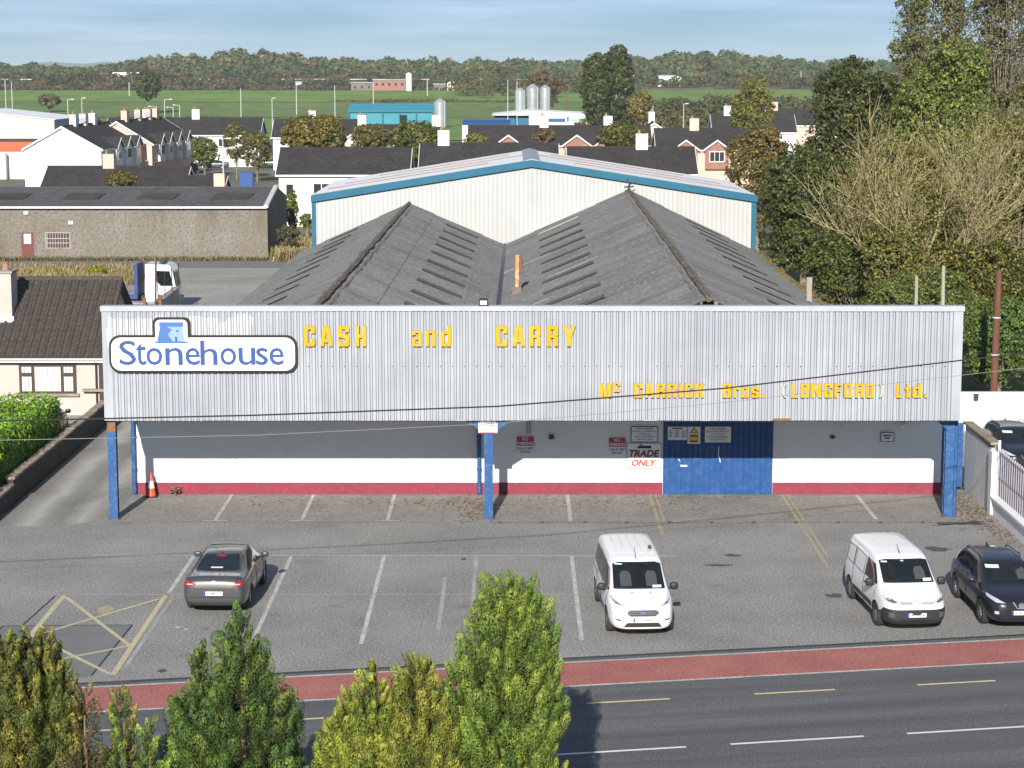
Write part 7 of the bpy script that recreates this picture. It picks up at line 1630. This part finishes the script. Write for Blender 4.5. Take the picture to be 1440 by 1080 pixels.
link('trunk', MB().tube([(0,0,-0.1),(0.1,0,2.5),(0.0,0.1,5.5)], [0.42,0.36,0.16], 10), 'bark_pale', bare, smooth=60)
link('branches', sk, 'bark_pale', bare, smooth=60)
tp3 = np.array([tuple(p) for p in tipl]); i_ = RNG.integers(0, len(tp3), 10000); Pb = tp3[i_] + RNG.normal(0, 0.55, (10000, 3))
leaves('crown', Pb, sphere(10000), RNG.uniform(0.05, 0.10, 10000), shades(10000, [(0.16,0.18,0.035),(0.21,0.20,0.045),(0.22,0.17,0.07)]), 'leaf_mid', bare)
# hedge at the left
hp = thing('hedge', 'clipped bright green hedge beside the driveway wall', 'hedge', (-19.3, 77, 0))
def box_leaves(x0, x1, y0, y1, z1, n, leaf, cols, parent, nm='foliage', rough=0.07):
    fr = RNG.random(n); P = np.zeros((n,3)); N = np.zeros((n,3)); X = RNG.uniform(x0,x1,n); Y = RNG.uniform(y0,y1,n); Z = RNG.uniform(0.05,z1,n)
    top = fr < 0.5; rt = (fr >= 0.5) & (fr < 0.75); ft = fr >= 0.75
    P[top] = np.stack([X[top],Y[top],np.full(top.sum(),z1)],1); N[top] = (0,0,1)
    P[rt] = np.stack([np.full(rt.sum(),x1),Y[rt],Z[rt]],1); N[rt] = (1,0,0); P[ft] = np.stack([X[ft],np.full(ft.sum(),y0),Z[ft]],1); N[ft] = (0,-1,0)
    P += RNG.normal(0, rough, (n,3)); P[:,2] += 0.10*np.sin(P[:,1]*1.7)*np.cos(P[:,0]*2.1)*(P[:,2] > z1*0.7)
    leaves(nm, P, N, RNG.uniform(0.7,1.3,n)*leaf, shades(n, cols), 'leaf_near', parent, long=1.4)
link('hedge_stems', MB().box(-6.5, -10.4, 0, 1.05, 4.3, 1.98), 'bark', hp)
box_leaves(-6.7, 1.22, -10.6, 4.5, 2.18, 34000, 0.065, [(0.16,0.32,0.02),(0.21,0.38,0.028),(0.11,0.24,0.016)], hp, rough=0.09)
# dry grass of the yard, weeds by the wall
def tufts(name, label, region, n, h, cols, mat='leaf_mid', kind='stuff'):
    x0, x1, y0, y1 = region; X, Y = RNG.uniform(x0,x1,n), RNG.uniform(y0,y1,n); H_ = RNG.uniform(0.5,1.2,n)*h; L = RNG.normal(0,0.25,(n,2))*H_[:,None]; W = RNG.uniform(0.03,0.07,n)*(0.5+h); A = RNG.uniform(0,6.28,n)
    dx, dy = np.cos(A)*W, np.sin(A)*W; Z = np.zeros(n)
    V = np.stack([np.stack([X-dx,Y-dy,Z],1), np.stack([X+dx,Y+dy,Z],1), np.stack([X+dx*0.3+L[:,0],Y+dy*0.3+L[:,1],H_],1), np.stack([X-dx*0.3+L[:,0],Y-dy*0.3+L[:,1],H_],1)], 1).reshape(-1,3)
    o = quads(name, V, shades(n, cols), mat, None, kind); tag(o, label, 'grass', kind=kind)
STR = [(0.42,0.32,0.15),(0.36,0.27,0.13),(0.30,0.25,0.11),(0.20,0.20,0.07)]
tufts('dry_grass', 'tall straw-coloured grass along the yard track', (-46,-27,146.5,157), 9000, 0.6, STR)
tufts('dry_grass', 'straw-coloured grass at the corner of the grey shed', (-19.3,-14.6,164.5,180), 4200, 0.9, STR)
tufts('weeds', 'weeds along the foot of the grey shed wall', (-46,-19.6,165.0,166.1), 2600, 0.3, [(0.14,0.13,0.05),(0.09,0.10,0.03),(0.2,0.16,0.07)])
wd = MB()
ptree('small green weed growing at the foot of the store wall', 238, 255, 687, 695, 72.5, [(0.10,0.16,0.03),(0.07,0.11,0.02)], 260, 0.035, name='weed', cat='weed', limb_n=4, trunk=0.02)
# far hedges and woods: one mass each
def belt(label, specs, cols, leaf, per=90, name='woodland', w=None, var=0.13):
    """specs: crown (x, y, z foot, width, height)"""
    Ps, Ns, Cs, Ss = [], [], [], []
    for x, y, z, wd_, h in specs:
        d = sphere(per); d[:,2] = np.abs(d[:,2])*1.2 - 0.35; c = np.array([x,y,z+h*0.52]); r = np.array([wd_/2,wd_/2,h*0.5])
        lump = 1 + 0.22*np.sin(d[:,0]*5+x)*np.cos(d[:,2]*6+x*0.7)
        Ps.append(c + d*r*lump[:,None]*RNG.uniform(0.8,1.03,(per,1))); Ns.append(d); b = np.array(cols[RNG.choice(len(cols), p=w)])*(1+RNG.normal(0,0.15)); Cs.append(np.clip(b*(1+RNG.normal(0,var,(per,1))),0.004,0.6)); Ss.append(RNG.uniform(0.7,1.3,per)*leaf*wd_/8)
    o = leaves(name, np.concatenate(Ps), np.concatenate(Ns), np.concatenate(Ss), np.concatenate(Cs), 'leaf_far', None, kind='stuff', jitter=0.35)
    tag(o, label, 'woodland', kind='stuff')
WC = [(0.055,0.085,0.028),(0.07,0.10,0.032),(0.09,0.105,0.034),(0.10,0.085,0.036),(0.042,0.066,0.024),(0.085,0.115,0.03),(0.11,0.095,0.034)]
def along(u0, u1, du, Y0, Y1, hfun, wd=(7,12)):
    out = []; u = u0
    while u < u1:
        Y = RNG.uniform(Y0, Y1); x = (u-720)/2912*Y; h = hfun(u)*RNG.uniform(0.55,1.12); out.append((x, Y, land(Y, x)-0.5, RNG.uniform(*wd), h)); u += du*RNG.uniform(0.6,1.4)
    return out
sky_line = lambda u: float(np.interp(u, [-100,0,120,175,230,290,350,420,520,610,640,700,800,900,960,1010,1060,1160,1300,1500], [88,87,90,84,78,73,66,76,82,78,83,80,84,78,72,70,75,83,84,84]))
def top_to(Y): return lambda u: max(4.0, (CAM_H + (100 - sky_line(u))/2912*Y) - land(Y, (u-720)/2912*Y))
s_ = along(-60, 1500, 4.0, 1380, 1480, top_to(1430), (11,20)) + along(-60, 1500, 4.6, 1240, 1340, lambda u: 0.74*top_to(1290)(u), (10,18)) + along(-60, 1500, 4.6, 1130, 1200, lambda u: 0.5*top_to(1160)(u)+1.5, (8,15))
belt('mixed autumn woodland along the whole horizon', s_, WC, 0.88, per=150)
belt('dark scrub and hedges along the bypass bank', along(-60, 720, 4.5, 990, 1030, lambda u: 4.6, (5,11)) + along(-60, 620, 5, 1058, 1085, lambda u: 5.5, (6,10)) + along(160, 240, 4, 1010, 1030, lambda u: 8, (6,9)) + along(60, 130, 5, 1010, 1030, lambda u: 7, (6,9)), [(0.055,0.06,0.025),(0.085,0.065,0.032),(0.04,0.048,0.02),(0.10,0.075,0.04)], 0.9, per=80, name='scrub')
belt('brown hedgerow between the fields', along(-60, 700, 7, 964, 975, lambda u: 3.2, (5,9)) + along(480, 760, 7, 843, 846, lambda u: 1.6, (5,9)) + along(-60, 480, 9, 669, 671, lambda u: 1.0, (4,7)), [(0.075,0.07,0.028),(0.10,0.075,0.035),(0.055,0.06,0.022)], 0.8, per=50, name='hedgerow')
belt('olive thicket beyond the estate at the right', along(880, 1200, 5, 470, 560, lambda u: 7.5, (6,10)) + along(900, 1300, 5, 600, 720, lambda u: 7.5, (6,10)) + along(640, 900, 6, 880, 960, lambda u: 7, (6,11)) + along(640, 1300, 5, 980, 1060, lambda u: 6.5, (6,11)), [(0.075,0.08,0.026),(0.10,0.095,0.03),(0.055,0.065,0.022),(0.085,0.07,0.03)], 0.75, per=110, name='thicket')

# ---------------------------------------------------------------- thin autumn haze
hz_m = bpy.data.materials.new('haze_air'); hz_m.use_nodes = True; hn = hz_m.node_tree.nodes; hn.clear()
ho = hn.new('ShaderNodeOutputMaterial'); hv = hn.new('ShaderNodeVolumePrincipled'); hv.inputs['Color'].default_value = (0.86,0.93,1.0,1); hv.inputs['Density'].default_value = 0.00010; hv.inputs['Anisotropy'].default_value = 0.0
hz_m.node_tree.links.new(hv.outputs[0], ho.inputs['Volume'])
hz = link('haze', MB().box(-5200, -500, -60, 5200, 7200, 80), hz_m); hz['kind'] = 'stuff'; hz['label'] = 'thin bluish haze over the far fields and woods'

for o in list(bpy.data.objects):
    if '_y' in o.keys(): del o['_y']
